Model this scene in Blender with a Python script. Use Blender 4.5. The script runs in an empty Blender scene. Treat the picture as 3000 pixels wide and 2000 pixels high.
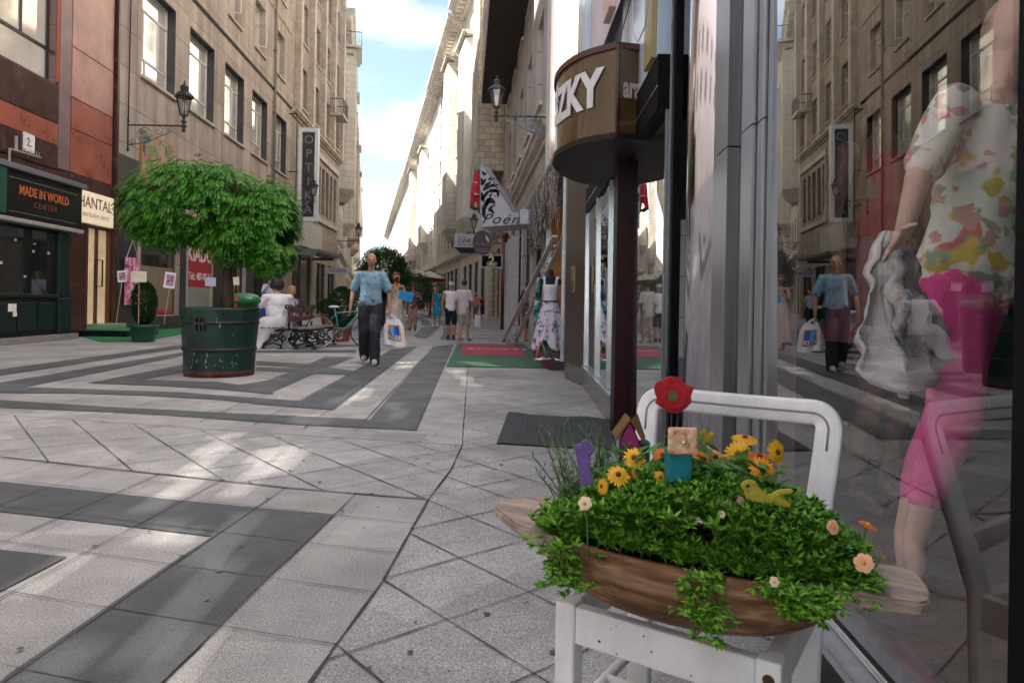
import bpy, bmesh, math, random
from mathutils import Vector, Matrix, Euler
from mathutils import noise as mnoise
random.seed(7)
S = bpy.context.scene
COL = S.collection
rad = math.radians
PI = math.pi
# ------------------------------------------------------------------ camera, world, sun, exposure
ROLL = .018; CX, CY, FPX, CAMH = 1500, 890, 2000, 1.0
cam_d = bpy.data.cameras.new('camera'); cam = bpy.data.objects.new('camera', cam_d); COL.objects.link(cam)
RV = Vector((math.cos(ROLL), 0, math.sin(ROLL))); UV_ = Vector((-math.sin(ROLL), 0, math.cos(ROLL)))
cm = Matrix((RV, UV_, Vector((0, -1, 0)))).transposed().to_4x4(); cm.translation = (0, 0, CAMH)
cam.matrix_world = cm
cam_d.sensor_width = 36; cam_d.lens = 24; cam_d.shift_y = -110/3000; cam_d.clip_end = 3000; cam_d.clip_start = .05
cam_d.dof.use_dof = True; cam_d.dof.focus_distance = 4.2; cam_d.dof.aperture_fstop = 13
S.camera = cam
SUN_EL, SUN_AZ = 56, 262     # azimuth: degrees clockwise from +Y
sd = Vector((math.sin(rad(SUN_AZ))*math.cos(rad(SUN_EL)), math.cos(rad(SUN_AZ))*math.cos(rad(SUN_EL)), math.sin(rad(SUN_EL))))
sl = bpy.data.lights.new('sun', 'SUN'); sl.energy = 5.0; sl.angle = rad(.53); sl.color = (1, .93, .84)
so = bpy.data.objects.new('sun', sl); COL.objects.link(so); so.rotation_euler = sd.to_track_quat('Z', 'Y').to_euler()
W = bpy.data.worlds.new("World"); S.world = W; W.use_nodes = True
nt = W.node_tree; bgn = nt.nodes['Background']; bgn.inputs[1].default_value = .06
sky = nt.nodes.new('ShaderNodeTexSky'); sky.sky_type = 'NISHITA'; sky.sun_disc = False
sky.sun_elevation = rad(SUN_EL); sky.sun_rotation = rad(SUN_AZ); sky.dust_density = 1.0; sky.air_density = 1.0; sky.ozone_density = 1.2
tc = nt.nodes.new('ShaderNodeTexCoord'); mp = nt.nodes.new('ShaderNodeMapping'); mp.inputs[3].default_value = (1.3, 1.3, 4.0); mp.inputs[1].default_value = (.3, .1, .55)
nz = nt.nodes.new('ShaderNodeTexNoise'); nz.inputs['Scale'].default_value = 2.6; nz.inputs['Detail'].default_value = 6; nz.inputs['Roughness'].default_value = .5
cr = nt.nodes.new('ShaderNodeValToRGB'); cr.color_ramp.elements[0].position = .46; cr.color_ramp.elements[1].position = .66; cr.color_ramp.elements[0].color = (.10,.10,.10,1)
mxr = nt.nodes.new('ShaderNodeMix'); mxr.data_type = 'RGBA'
nt.links.new(tc.outputs['Generated'], mp.inputs[0]); nt.links.new(mp.outputs[0], nz.inputs['Vector']); nt.links.new(nz.outputs['Fac'], cr.inputs[0])
nt.links.new(cr.outputs[0], mxr.inputs[0]); nt.links.new(sky.outputs[0], mxr.inputs[6]); mxr.inputs[7].default_value = (4.6, 4.7, 4.8, 1)
nt.links.new(mxr.outputs[2], bgn.inputs[0])
S.view_settings.view_transform = 'Standard'; S.view_settings.look = 'None'; S.view_settings.exposure = 2.4; S.view_settings.gamma = 1
S.render.engine = 'CYCLES'
S.cycles.max_bounces = 8; S.cycles.transparent_max_bounces = 12
# ------------------------------------------------------------------ projection helpers (where the photo puts things in the world)
def ray(px, py):
    return RV*((px-CX)/FPX) + UV_*((CY-py)/FPX) + Vector((0, 1, 0))
def G(px, py, h=0):
    d = ray(px, py); t = (h-CAMH)/d.z; return Vector((d.x*t, t, h))
def Q(px, py, d):
    r = ray(px, py)*d; return Vector((r.x, r.y, r.z+CAMH))
# ------------------------------------------------------------------ object helpers
def link(o, parent=None):
    COL.objects.link(o)
    if parent is not None: o.parent = parent
    return o
def tag(o, label=None, cat=None, group=None, kind=None):
    if label: o['label'] = label
    if cat: o['category'] = cat
    if group: o['group'] = group
    if kind: o['kind'] = kind
    return o
def thing(name, label, cat, loc=(0, 0, 0), rz=0, group=None):
    o = bpy.data.objects.new(name, None); o.empty_display_size = .2; link(o); o.location = loc; o.rotation_euler = (0, 0, rz)
    return tag(o, label, cat, group)
def copy_tree(o, parent=None):
    c = o.copy(); COL.objects.link(c); c.parent = parent
    for ch in [k for k in bpy.data.objects if k.parent == o]: copy_tree(ch, c)
    return c
def copy_thing(o, label, loc, rz=None, scale=None):
    kids = {}
    c = copy_tree(o); c['label'] = label; c.location = loc
    if rz is not None: c.rotation_euler = (0, 0, rz)
    if scale: c.scale = (scale,)*3
    return c
# ------------------------------------------------------------------ materials
MATS = {}
def M(name, col, rough=.6, metal=0, var=.12, scale=6, bump=0, bscale=60, spec=.5, stretch=None, var2=None, trans=0, emit=None, coat=0, fine=0):
    if name in MATS: return MATS[name]
    m = bpy.data.materials.new(name); m.use_nodes = True; MATS[name] = m
    t = m.node_tree; p = t.nodes['Principled BSDF']
    p.inputs['Roughness'].default_value = rough; p.inputs['Metallic'].default_value = metal
    p.inputs['Specular IOR Level'].default_value = spec; p.inputs['Transmission Weight'].default_value = trans
    p.inputs['Coat Weight'].default_value = coat
    c = (*col, 1)
    tc = t.nodes.new('ShaderNodeTexCoord'); mp = t.nodes.new('ShaderNodeMapping'); t.links.new(tc.outputs['Object'], mp.inputs[0])
    if stretch: mp.inputs[3].default_value = stretch
    if var or var2:
        n = t.nodes.new('ShaderNodeTexNoise'); n.inputs['Scale'].default_value = scale; n.inputs['Detail'].default_value = 7; n.inputs['Roughness'].default_value = .62
        t.links.new(mp.outputs[0], n.inputs['Vector'])
        r = t.nodes.new('ShaderNodeValToRGB'); t.links.new(n.outputs['Fac'], r.inputs[0])
        r.color_ramp.elements[0].position = .32; r.color_ramp.elements[1].position = .68
        a = var2 if var2 else tuple(x*(1-var*1.6) for x in col)
        b = col if var2 else tuple(min(1, x*(1+var)) for x in col)
        r.color_ramp.elements[0].color = (*a, 1); r.color_ramp.elements[1].color = (*b, 1)
        out = r.outputs[0]
        if fine:
            n3 = t.nodes.new('ShaderNodeTexNoise'); n3.inputs['Scale'].default_value = bscale; n3.inputs['Detail'].default_value = 2
            t.links.new(tc.outputs['Object'], n3.inputs['Vector'])
            mr = t.nodes.new('ShaderNodeMapRange'); mr.inputs[1].default_value = .35; mr.inputs[2].default_value = .65; mr.inputs[3].default_value = 1-fine; mr.inputs[4].default_value = 1+fine
            t.links.new(n3.outputs['Fac'], mr.inputs[0])
            vm = t.nodes.new('ShaderNodeVectorMath'); vm.operation = 'SCALE'; t.links.new(out, vm.inputs[0]); t.links.new(mr.outputs[0], vm.inputs['Scale'])
            out = vm.outputs[0]
        t.links.new(out, p.inputs['Base Color'])
        rr = t.nodes.new('ShaderNodeMapRange'); rr.inputs[3].default_value = max(.02, rough-.08); rr.inputs[4].default_value = min(1, rough+.1)
        t.links.new(n.outputs['Fac'], rr.inputs[0]); t.links.new(rr.outputs[0], p.inputs['Roughness'])
    else: p.inputs['Base Color'].default_value = c
    if bump:
        n2 = t.nodes.new('ShaderNodeTexNoise'); n2.inputs['Scale'].default_value = bscale; n2.inputs['Detail'].default_value = 4
        t.links.new(mp.outputs[0], n2.inputs['Vector'])
        b = t.nodes.new('ShaderNodeBump'); b.inputs['Strength'].default_value = bump; b.inputs['Distance'].default_value = .02
        t.links.new(n2.outputs['Fac'], b.inputs['Height']); t.links.new(b.outputs[0], p.inputs['Normal'])
    if emit:
        p.inputs['Emission Color'].default_value = (*emit[0], 1); p.inputs['Emission Strength'].default_value = emit[1]
    return m
def Mstone(name, col, mortar=.75, bw=1.2, bh=.6, var=.15, stain=.3, rough=.8, stag=.5, joint=.012, spec=.3):
    """ashlar facing: blocks with joints in local x,z, soft stains and vertical runs"""
    if name in MATS: return MATS[name]
    m = M(name, col, rough, var=0, spec=spec); t = m.node_tree; p = t.nodes['Principled BSDF']
    tc = t.nodes.new('ShaderNodeTexCoord'); sp = t.nodes.new('ShaderNodeSeparateXYZ'); cb = t.nodes.new('ShaderNodeCombineXYZ')
    ad = t.nodes.new('ShaderNodeMath'); t.links.new(tc.outputs['Object'], sp.inputs[0])
    t.links.new(sp.outputs[0], ad.inputs[0]); t.links.new(sp.outputs[1], ad.inputs[1]); t.links.new(ad.outputs[0], cb.inputs[0]); t.links.new(sp.outputs[2], cb.inputs[1])
    br = t.nodes.new('ShaderNodeTexBrick'); t.links.new(cb.outputs[0], br.inputs[0]); br.offset = stag
    br.inputs['Scale'].default_value = 1; br.inputs['Brick Width'].default_value = bw; br.inputs['Row Height'].default_value = bh
    br.inputs['Mortar Size'].default_value = joint; br.inputs['Mortar Smooth'].default_value = .2; br.inputs['Bias'].default_value = 0
    br.inputs['Color1'].default_value = (*[x*(1-var) for x in col], 1); br.inputs['Color2'].default_value = (*[min(1, x*(1+var)) for x in col], 1)
    br.inputs['Mortar'].default_value = (*[x*mortar*.55 for x in col], 1)
    n = t.nodes.new('ShaderNodeTexNoise'); n.inputs['Scale'].default_value = .5; n.inputs['Detail'].default_value = 8; n.inputs['Roughness'].default_value = .65
    t.links.new(tc.outputs['Object'], n.inputs['Vector'])
    mp = t.nodes.new('ShaderNodeMapping'); mp.inputs[3].default_value = (1.6, 1.6, .12); t.links.new(tc.outputs['Object'], mp.inputs[0])
    n2 = t.nodes.new('ShaderNodeTexNoise'); n2.inputs['Scale'].default_value = 1.5; n2.inputs['Detail'].default_value = 5; t.links.new(mp.outputs[0], n2.inputs['Vector'])
    mu = t.nodes.new('ShaderNodeMath'); mu.operation = 'MULTIPLY'; t.links.new(n.outputs['Fac'], mu.inputs[0]); t.links.new(n2.outputs['Fac'], mu.inputs[1])
    mr = t.nodes.new('ShaderNodeMapRange'); mr.inputs[1].default_value = .15; mr.inputs[2].default_value = .36; mr.inputs[3].default_value = 1-stain; mr.inputs[4].default_value = 1+stain*.3
    t.links.new(mu.outputs[0], mr.inputs[0])
    vm = t.nodes.new('ShaderNodeVectorMath'); vm.operation = 'SCALE'; t.links.new(br.outputs['Color'], vm.inputs[0]); t.links.new(mr.outputs[0], vm.inputs['Scale'])
    t.links.new(vm.outputs[0], p.inputs['Base Color'])
    b = t.nodes.new('ShaderNodeBump'); b.inputs['Strength'].default_value = .35; b.inputs['Distance'].default_value = .03; b.invert = True
    t.links.new(br.outputs['Fac'], b.inputs['Height']); t.links.new(b.outputs[0], p.inputs['Normal'])
    return m
def Mglass(name, refl=.35, tint=(.9, .95, .95), rough=0.0, fres=1.0):
    """thin shop glass: see-through plus a mirror image that grows at grazing angles"""
    if name in MATS: return MATS[name]
    m = bpy.data.materials.new(name); m.use_nodes = True; MATS[name] = m; t = m.node_tree; t.nodes.clear()
    o = t.nodes.new('ShaderNodeOutputMaterial'); tr = t.nodes.new('ShaderNodeBsdfTransparent'); gl = t.nodes.new('ShaderNodeBsdfGlossy'); mx = t.nodes.new('ShaderNodeMixShader')
    ge = t.nodes.new('ShaderNodeNewGeometry'); dp = t.nodes.new('ShaderNodeVectorMath'); dp.operation = 'DOT_PRODUCT'; t.links.new(ge.outputs['Normal'], dp.inputs[0]); t.links.new(ge.outputs['Incoming'], dp.inputs[1])
    def mt(op, a, v=None):
        q = t.nodes.new('ShaderNodeMath'); q.operation = op; t.links.new(a, q.inputs[0])
        if v is not None: q.inputs[1].default_value = v
        return q
    ab = mt('ABSOLUTE', dp.outputs['Value']); sb = t.nodes.new('ShaderNodeMath'); sb.operation = 'SUBTRACT'; sb.inputs[0].default_value = 1; t.links.new(ab.outputs[0], sb.inputs[1]); fr = mt('POWER', sb.outputs[0], 4.0)
    ma = t.nodes.new('ShaderNodeMath'); ma.operation = 'MULTIPLY_ADD'; ma.use_clamp = True
    ma.inputs[1].default_value = fres; ma.inputs[2].default_value = refl; tr.inputs[0].default_value = (*tint, 1); gl.inputs['Roughness'].default_value = rough; gl.inputs['Color'].default_value = (.95, .97, .97, 1)
    t.links.new(fr.outputs[0], ma.inputs[0]); t.links.new(ma.outputs[0], mx.inputs[0]); t.links.new(tr.outputs[0], mx.inputs[1]); t.links.new(gl.outputs[0], mx.inputs[2]); t.links.new(mx.outputs[0], o.inputs[0])
    return m
def Mblotch(name, base, cols, scale=12, thr=.56, rough=.8):
    """printed cloth: blotches of several colours over a base"""
    if name in MATS: return MATS[name]
    m = M(name, base, rough, var=0); t = m.node_tree; p = t.nodes['Principled BSDF']; tc = t.nodes.new('ShaderNodeTexCoord'); prev = None
    for i, c in enumerate(cols):
        mp = t.nodes.new('ShaderNodeMapping'); mp.inputs[1].default_value = (i*3.7, i*1.9, i*5.1); t.links.new(tc.outputs['Object'], mp.inputs[0])
        n = t.nodes.new('ShaderNodeTexNoise'); n.inputs['Scale'].default_value = scale*(1+.25*i); n.inputs['Detail'].default_value = 2.5; t.links.new(mp.outputs[0], n.inputs['Vector'])
        r = t.nodes.new('ShaderNodeValToRGB'); r.color_ramp.elements[0].position = thr; r.color_ramp.elements[1].position = thr+.04; t.links.new(n.outputs['Fac'], r.inputs[0])
        x = t.nodes.new('ShaderNodeMix'); x.data_type = 'RGBA'; t.links.new(r.outputs[0], x.inputs[0])
        if prev is None: x.inputs[6].default_value = (*base, 1)
        else: t.links.new(prev, x.inputs[6])
        x.inputs[7].default_value = (*c, 1); prev = x.outputs[2]
    t.links.new(prev, p.inputs['Base Color']); return m
# ------------------------------------------------------------------ mesh builder
class MB:
    def __init__(s): s.v = []; s.f = []; s.sm = []
    def add(s, vs, fs, smooth=False, mat=None):
        b = len(s.v)
        if mat is not None: vs = [mat @ Vector(v) for v in vs]
        s.v += [tuple(v) for v in vs]; s.f += [tuple(b+i for i in f) for f in fs]; s.sm += [smooth]*len(fs); return s
    def box(s, x0, x1, y0, y1, z0, z1, mat=None):
        vs = [(x0,y0,z0),(x1,y0,z0),(x1,y1,z0),(x0,y1,z0),(x0,y0,z1),(x1,y0,z1),(x1,y1,z1),(x0,y1,z1)]
        return s.add(vs, [(0,3,2,1),(4,5,6,7),(0,1,5,4),(1,2,6,5),(2,3,7,6),(3,0,4,7)], False, mat)
    def bbox(s, x0, x1, y0, y1, z0, z1, b=.004, mat=None):
        """box with chamfered edges"""
        bm = bmesh.new(); bmesh.ops.create_cube(bm, size=1)
        for v in bm.verts: v.co = Vector((x0+(v.co.x+.5)*(x1-x0), y0+(v.co.y+.5)*(y1-y0), z0+(v.co.z+.5)*(z1-z0)))
        bmesh.ops.bevel(bm, geom=bm.edges[:], offset=b, segments=2, affect='EDGES', profile=.5)
        return s.bm(bm, mat)
    def bm(s, bm, mat=None, smooth=False):
        bm.verts.index_update()
        s.add([v.co.copy() for v in bm.verts], [[v.index for v in f.verts] for f in bm.faces], smooth, mat); bm.free(); return s
    def bar(s, a, b, w, h=None, up=(0, 0, 1)):
        h = h or w; a = Vector(a); b = Vector(b); d = b-a; L = d.length; z = d.normalized(); u = Vector(up)
        if abs(z.dot(u)) > .99: u = Vector((1, 0, 0))
        x = u.cross(z).normalized(); y = z.cross(x); mt = Matrix((x, y, z)).transposed().to_4x4(); mt.translation = a
        return s.box(-w/2, w/2, -h/2, h/2, 0, L, mt)
    def tube(s, pts, r, n=8, closed=False, cap=True):
        pts = [Vector(p) for p in pts]; N = len(pts); rs = r if isinstance(r, (list, tuple)) else [r]*N; vs = []; up = Vector((.13, .21, 1)).normalized()
        for i, p in enumerate(pts):
            a = pts[(i-1) % N] if (closed or i > 0) else p; b = pts[(i+1) % N] if (closed or i < N-1) else p
            d = (b-a).normalized(); u = up if abs(d.dot(up)) < .95 else Vector((1, 0, 0)); x = d.cross(u).normalized(); y = x.cross(d)
            for k in range(n):
                t = 2*PI*k/n; vs.append(p+x*math.cos(t)*rs[i]+y*math.sin(t)*rs[i])
        fs = []; m = N if closed else N-1
        for i in range(m):
            for k in range(n):
                a, b = i*n+k, i*n+(k+1) % n; c, d = ((i+1) % N)*n+(k+1) % n, ((i+1) % N)*n+k; fs.append((a, b, c, d))
        if not closed and cap: fs += [tuple(range(n))[::-1], tuple((N-1)*n+k for k in range(n))]
        return s.add(vs, fs, True)
    def lathe(s, prof, n=20, mat=None, sx=1, sy=1, smooth=True, cap=True, ripple=None):
        vs = []; fs = []
        for j, (r, z) in enumerate(prof):
            for k in range(n):
                t = 2*PI*k/n; q = r
                if ripple: q *= 1+ripple(t, j)
                vs.append((q*math.cos(t)*sx, q*math.sin(t)*sy, z))
        for j in range(len(prof)-1):
            for k in range(n): fs.append((j*n+k, j*n+(k+1) % n, (j+1)*n+(k+1) % n, (j+1)*n+k))
        if cap:
            fs.append(tuple(range(n))[::-1]); fs.append(tuple((len(prof)-1)*n+k for k in range(n)))
        return s.add(vs, fs, smooth, mat)
    def prism(s, poly, z0, z1, mat=None):
        n = len(poly); vs = [(x, y, z0) for x, y in poly]+[(x, y, z1) for x, y in poly]
        a = sum(poly[i][0]*poly[(i+1) % n][1]-poly[(i+1) % n][0]*poly[i][1] for i in range(n))
        fs = [(i, (i+1) % n, n+(i+1) % n, n+i) for i in range(n)]+[tuple(range(n))[::-1], tuple(range(n, 2*n))]
        if a < 0: fs = [f[::-1] for f in fs]
        return s.add(vs, fs, False, mat)
    def ball(s, c, r, sub=2, mat=None):
        bm = bmesh.new(); bmesh.ops.create_icosphere(bm, subdivisions=sub, radius=1)
        if not isinstance(r, (tuple, list)): r = (r, r, r)
        m = Matrix.Translation(Vector(c)) @ (mat or Matrix()) @ Matrix.Diagonal((*r, 1)); return s.bm(bm, m, True)
    def disc(s, c, nrm, r, n=10):
        nrm = Vector(nrm).normalized(); q = nrm.to_track_quat('Z', 'Y').to_matrix(); c = Vector(c)
        return s.add([c+q @ Vector((r*math.cos(2*PI*k/n), r*math.sin(2*PI*k/n), 0)) for k in range(n)], [tuple(range(n))])
    def mesh(s, name, mat):
        me = bpy.data.meshes.new(name); me.from_pydata(s.v, [], s.f); me.polygons.foreach_set('use_smooth', s.sm)
        for m in (mat if isinstance(mat, list) else [mat]): me.materials.append(m)
        me.update(); return me
    def build(s, name, mat, parent=None, loc=None, rz=None, rot=None):
        o = bpy.data.objects.new(name, s.mesh(name, mat)); link(o, parent)
        if loc is not None: o.location = loc
        if rz is not None: o.rotation_euler = (0, 0, rz)
        if rot is not None: o.rotation_euler = rot
        return o
def inst(name, me, parent, loc=(0, 0, 0), rot=(0, 0, 0), scale=None):
    o = bpy.data.objects.new(name, me); link(o, parent); o.location = loc; o.rotation_euler = rot
    if scale: o.scale = scale
    return o
TS = bpy.data.scenes.new('tmp')   # scratch scene so that evaluating one small mesh stays cheap
def evaluate(o):
    TS.collection.objects.link(o); TS.view_layers[0].update(); dg = TS.view_layers[0].depsgraph; me = bpy.data.meshes.new_from_object(o.evaluated_get(dg), depsgraph=dg); TS.collection.objects.unlink(o); return me
def text_mb(txt, size, ext=.004, bold=0, shear=0, align='CENTER', space=1):
    c = bpy.data.curves.new('t', 'FONT'); c.body = txt; c.size = size; c.extrude = ext; c.offset = bold; c.align_x = align; c.align_y = 'CENTER'; c.shear = shear; c.resolution_u = 3; c.space_character = space
    o = bpy.data.objects.new('t', c); me = evaluate(o)
    b = MB(); b.add([v.co.copy() for v in me.vertices], [tuple(p.vertices) for p in me.polygons])
    bpy.data.objects.remove(o); bpy.data.meshes.remove(me); bpy.data.curves.remove(c); return b
STAND = Matrix(((1, 0, 0, 0), (0, 0, -1, 0), (0, 1, 0, 0), (0, 0, 0, 1)))   # text lying in xy -> facing -y
def text_on(name, txt, size, mat, parent, loc, rz=0, ext=.003, bold=0, shear=0, align='CENTER', space=1, sx=1):
    b = text_mb(txt, size, ext, bold, shear, align, space); b.v = [tuple(STAND @ Vector((x*sx, y, z))) for x, y, z in b.v]
    return b.build(name, mat, parent, loc=loc, rz=rz)
# ------------------------------------------------------------------ organic shapes: overlapping balls melted into one skin
def limb(L, a, ra, b, rb, flat=None):
    a = Vector(a); b = Vector(b); n = max(2, int((b-a).length/(min(ra, rb)*.45))+1)
    for i in range(n+1):
        t = i/n; r = ra+(rb-ra)*t; L.append((a.lerp(b, t), r if flat is None else (r*flat[0], r*flat[1], r*flat[2])))
def chain(L, pts, flat=None):
    for (a, ra), (b, rb) in zip(pts[:-1], pts[1:]): limb(L, a, ra, b, rb, flat)
_ico = {}
def organic(name, L, mat, parent, voxel=.012, smooth=4):
    if 1 not in _ico:
        bm = bmesh.new(); bmesh.ops.create_icosphere(bm, subdivisions=2, radius=1); bm.verts.index_update(); _ico[1] = ([v.co.copy() for v in bm.verts], [[v.index for v in f.verts] for f in bm.faces]); bm.free()
    V, F = _ico[1]; b = MB()
    for c, r in L:
        if not isinstance(r, (tuple, list)): r = (r, r, r)
        c = Vector(c); b.add([(c.x+v.x*r[0], c.y+v.y*r[1], c.z+v.z*r[2]) for v in V], F)
    me = b.mesh('tmp', mat); o = bpy.data.objects.new('tmp', me)
    m = o.modifiers.new('r', 'REMESH'); m.mode = 'VOXEL'; m.voxel_size = voxel; m.use_smooth_shade = True
    m2 = o.modifiers.new('s', 'SMOOTH'); m2.factor = .5; m2.iterations = smooth
    res = evaluate(o); bpy.data.objects.remove(o); bpy.data.meshes.remove(me)
    res.name = name; res.polygons.foreach_set('use_smooth', [True]*len(res.polygons))
    if not res.materials: res.materials.append(mat)
    o = bpy.data.objects.new(name, res); return link(o, parent)
# ------------------------------------------------------------------ ground and paving
def Mgranite(name, c, speck=.5, slab=.12, ang=0, size=.4, rough=.62):
    m = M(name, c, rough, var=0, spec=.35); t = m.node_tree; p = t.nodes['Principled BSDF']; tc = t.nodes.new('ShaderNodeTexCoord')
    def noise(sc, det=2, src=None):
        n = t.nodes.new('ShaderNodeTexNoise'); n.inputs['Scale'].default_value = sc; n.inputs['Detail'].default_value = det; t.links.new(src or tc.outputs['Object'], n.inputs['Vector']); return n.outputs['Fac']
    def rng(s, a, b, c_, d):
        r = t.nodes.new('ShaderNodeMapRange'); r.inputs[1].default_value = a; r.inputs[2].default_value = b; r.inputs[3].default_value = c_; r.inputs[4].default_value = d; t.links.new(s, r.inputs[0]); return r.outputs[0]
    def mul(a, b):
        q = t.nodes.new('ShaderNodeMath'); q.operation = 'MULTIPLY'; t.links.new(a, q.inputs[0]); t.links.new(b, q.inputs[1]); return q.outputs[0]
    mp = t.nodes.new('ShaderNodeMapping'); mp.inputs[2].default_value = (0, 0, ang); mp.inputs[1].default_value = (.13, .05, 0); t.links.new(tc.outputs['Object'], mp.inputs[0])
    sn = t.nodes.new('ShaderNodeVectorMath'); sn.operation = 'SNAP'; sn.inputs[1].default_value = (size, size, 10); t.links.new(mp.outputs[0], sn.inputs[0])
    wn = t.nodes.new('ShaderNodeTexWhiteNoise'); t.links.new(sn.outputs[0], wn.inputs[0])
    s = mul(rng(noise(230, 2), .33, .67, 1-speck, 1+speck), rng(noise(95, 2), .3, .7, 1-speck*.35, 1+speck*.35))
    s = mul(s, rng(wn.outputs['Value'], 0, 1, 1-slab, 1+slab)); s = mul(s, rng(noise(.9, 6), .3, .7, .76, 1.14)); s = mul(s, rng(noise(5, 7), .32, .68, .86, 1.08))
    gm = rng(noise(34, 3), .69, .72, 1, .8); s = mul(s, gm)
    v = t.nodes.new('ShaderNodeVectorMath'); v.operation = 'SCALE'; v.inputs[0].default_value = c; t.links.new(s, v.inputs['Scale']); t.links.new(v.outputs[0], p.inputs['Base Color'])
    t.links.new(rng(noise(2.2, 5), .3, .7, rough-.1, rough+.14), p.inputs['Roughness'])
    b = t.nodes.new('ShaderNodeBump'); b.inputs['Strength'].default_value = .25; b.inputs['Distance'].default_value = .004; t.links.new(noise(170, 3), b.inputs['Height']); t.links.new(b.outputs[0], p.inputs['Normal'])
    return m
g_light = Mgranite('granite_light', (.35, .338, .325), ang=rad(3.5)); g_dark = Mgranite('granite_dark', (.092, .098, .102), speck=.32, slab=.1, ang=rad(3.5))
g_dia = Mgranite('granite_diamond', (.355, .348, .34), ang=rad(40), size=.37)
joint_m = M('joint', (.07, .063, .058), .9, var=.3, scale=20)
tag(MB().add([(-500,-300,0),(500,-300,0),(500,900,0),(-500,900,0)], [(0,1,2,3)]).build('ground', g_light), kind='structure')
def P7(*ps): return [G(x*.7016, 900+y*.7016) for x, y in ps]
def PA(*ps): return [G(x*.34, 900+y*.34) for x, y in ps]
def PB(*ps): return [G(700+x*.34, 950+y*.34) for x, y in ps]
def sheet(b, pts, z): b.add([(p.x, p.y, z+len(b.f)*.0003) for p in pts], [tuple(range(len(pts)))])
def fix(b):   # make all faces look up
    out = []
    for f in b.f:
        a = sum(b.v[f[i]][0]*b.v[f[(i+1) % len(f)]][1]-b.v[f[(i+1) % len(f)]][0]*b.v[f[i]][1] for i in range(len(f))); out.append(f if a > 0 else f[::-1])
    b.f = out; return b
b = MB()
V = Vector
sheet(b, [V((-.495,1.929,0)), V((-.442,2.439,0)), V((-.404,3.454,0)), V((-.344,4.08,0)), V((-.33,4.768,0)), V((-.574,8.976,0)), V((-.64,10.27,0)), V((1.3,10.27,0)), V((1.3,-2,0)), V((-.75,-2,0))], .003)
sheet(b, [V((-.404,3.454,0)), V((-.344,4.08,0)), V((-.33,4.768,0)), V((-2.3,5.2,0)), V((-4.6,5.75,0)), V((-7.0,6.6,0)), V((-7.0,5.4,0)), V((-2.483,4.009,0)), V((-1.188,3.626,0))], .003)
tag(fix(b).build('pavement_diamonds', g_dia), kind='structure')
b = MB()
for pts in [P7((-260,695),(0,730),(700,803),(1395,870),(1110,1140),(690,1560),(600,1655),(-90,1655),(30,1540),(690,1087),(885,960),(440,905),(0,855),(-300,820)),
            P7((-300,985),(0,1015),(280,1045),(0,1190),(-320,1360)),
            P7((-300,386),(0,388),(500,420),(1000,445),(1240,455),(1545,470),(1655,345),(1895,155),(1810,165),(1895,155),(1735,515),(1240,492),(840,462),(500,440),(0,420),(-300,418))[:0] or P7((-300,386),(0,388),(500,420),(1000,445),(1240,455),(1545,470),(1740,515),(1240,492),(840,462),(500,440),(0,420),(-300,418)),
            P7((1545,470),(1810,165),(1895,155),(1740,515)),
            PB((294,645),(530,665),(930,440),(1310,220),(1530,190),(1340,340),(1100,520),(810,740),(435,712),(294,700)),
            PA((-400,752),(0,740),(700,745),(1200,760),(1900,800),(2352,850),(2352,795),(1560,735),(210,690),(1600,415),(1600,385),(0,652),(-400,720)),
            PA((-400,605),(-400,560),(0,537),(1600,320),(2250,232),(2250,248),(1600,350),(0,590)),
            PA((760,655),(1615,490),(1640,545),(1230,628),(1880,645),(2352,712),(2352,752),(1900,710),(1400,680)),
            PB((0,525),(160,500),(240,485),(500,392),(660,422),(280,588),(0,568)),
            PB((740,283),(1000,283),(760,372),(1000,405),(950,438),(640,425),(150,400),(150,372),(640,380),(600,345)),
            PB((150,318),(600,345),(640,380),(150,350)), PB((150,225),(1010,222),(1010,243),(150,245)), PB((700,178),(1020,178),(1030,192),(700,194)),
            PB((1500,108),(1620,122),(1730,20),(1610,20)), PB((1730,130),(1860,135),(1870,20),(1800,20))]:
    sheet(b, pts, .005)
# far part of the street: bands across the centre strip and long stripes, laid by distance
for k in range(9):
    y = 17.6+k*1.5; xm = -3.4-.06*(y-17); b.add([(xm-3.6,y+.4,.005),(xm,y,.005),(xm,y+.45,.005),(xm-3.6,y+.85,.005)], [(0,1,2,3)])
for k in range(5):
    x = -1.75-k*.86
    for y0, y1 in ((21, 27), (29, 38), (41, 60)):
        f = lambda y: x-.075*(y-17)-.002*(y-17)**2
        b.add([(f(y0),y0,.007),(f(y0)+.43,y0,.007),(f(y1)+.43,y1,.007),(f(y1),y1,.007)], [(0,1,2,3)])
tag(fix(b).build('pavement_stripes', g_dark), kind='structure')
# joints
J = MB()
def jl(a, c, w=.009):
    a = V((a[0], a[1], 0)); c = V((c[0], c[1], 0)); w *= .56; n = max(2, int((c-a).length/.12)) if (c-a).length < 8 else 8; d = (c-a).normalized(); s = V((-d.y, d.x, 0)); pts = [a.lerp(c, i/n) for i in range(n+1)]
    vs = []
    for i, p in enumerate(pts):
        k = w/2*(1+.55*random.uniform(-1, 1)); o = s*random.uniform(-.0015, .0015); vs += [p+o-s*k, p+o+s*k]
    for v in vs: v.z = .008
    J.add(vs, [(2*i, 2*i+2, 2*i+3, 2*i+1) for i in range(n)])
def inside(p, poly):
    r = False; n = len(poly)
    for i in range(n):
        (x0, y0), (x1, y1) = poly[i][:2], poly[(i+1) % n][:2]
        if (y0 > p[1]) != (y1 > p[1]) and p[0] < (x1-x0)*(p[1]-y0)/(y1-y0)+x0: r = not r
    return r
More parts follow.
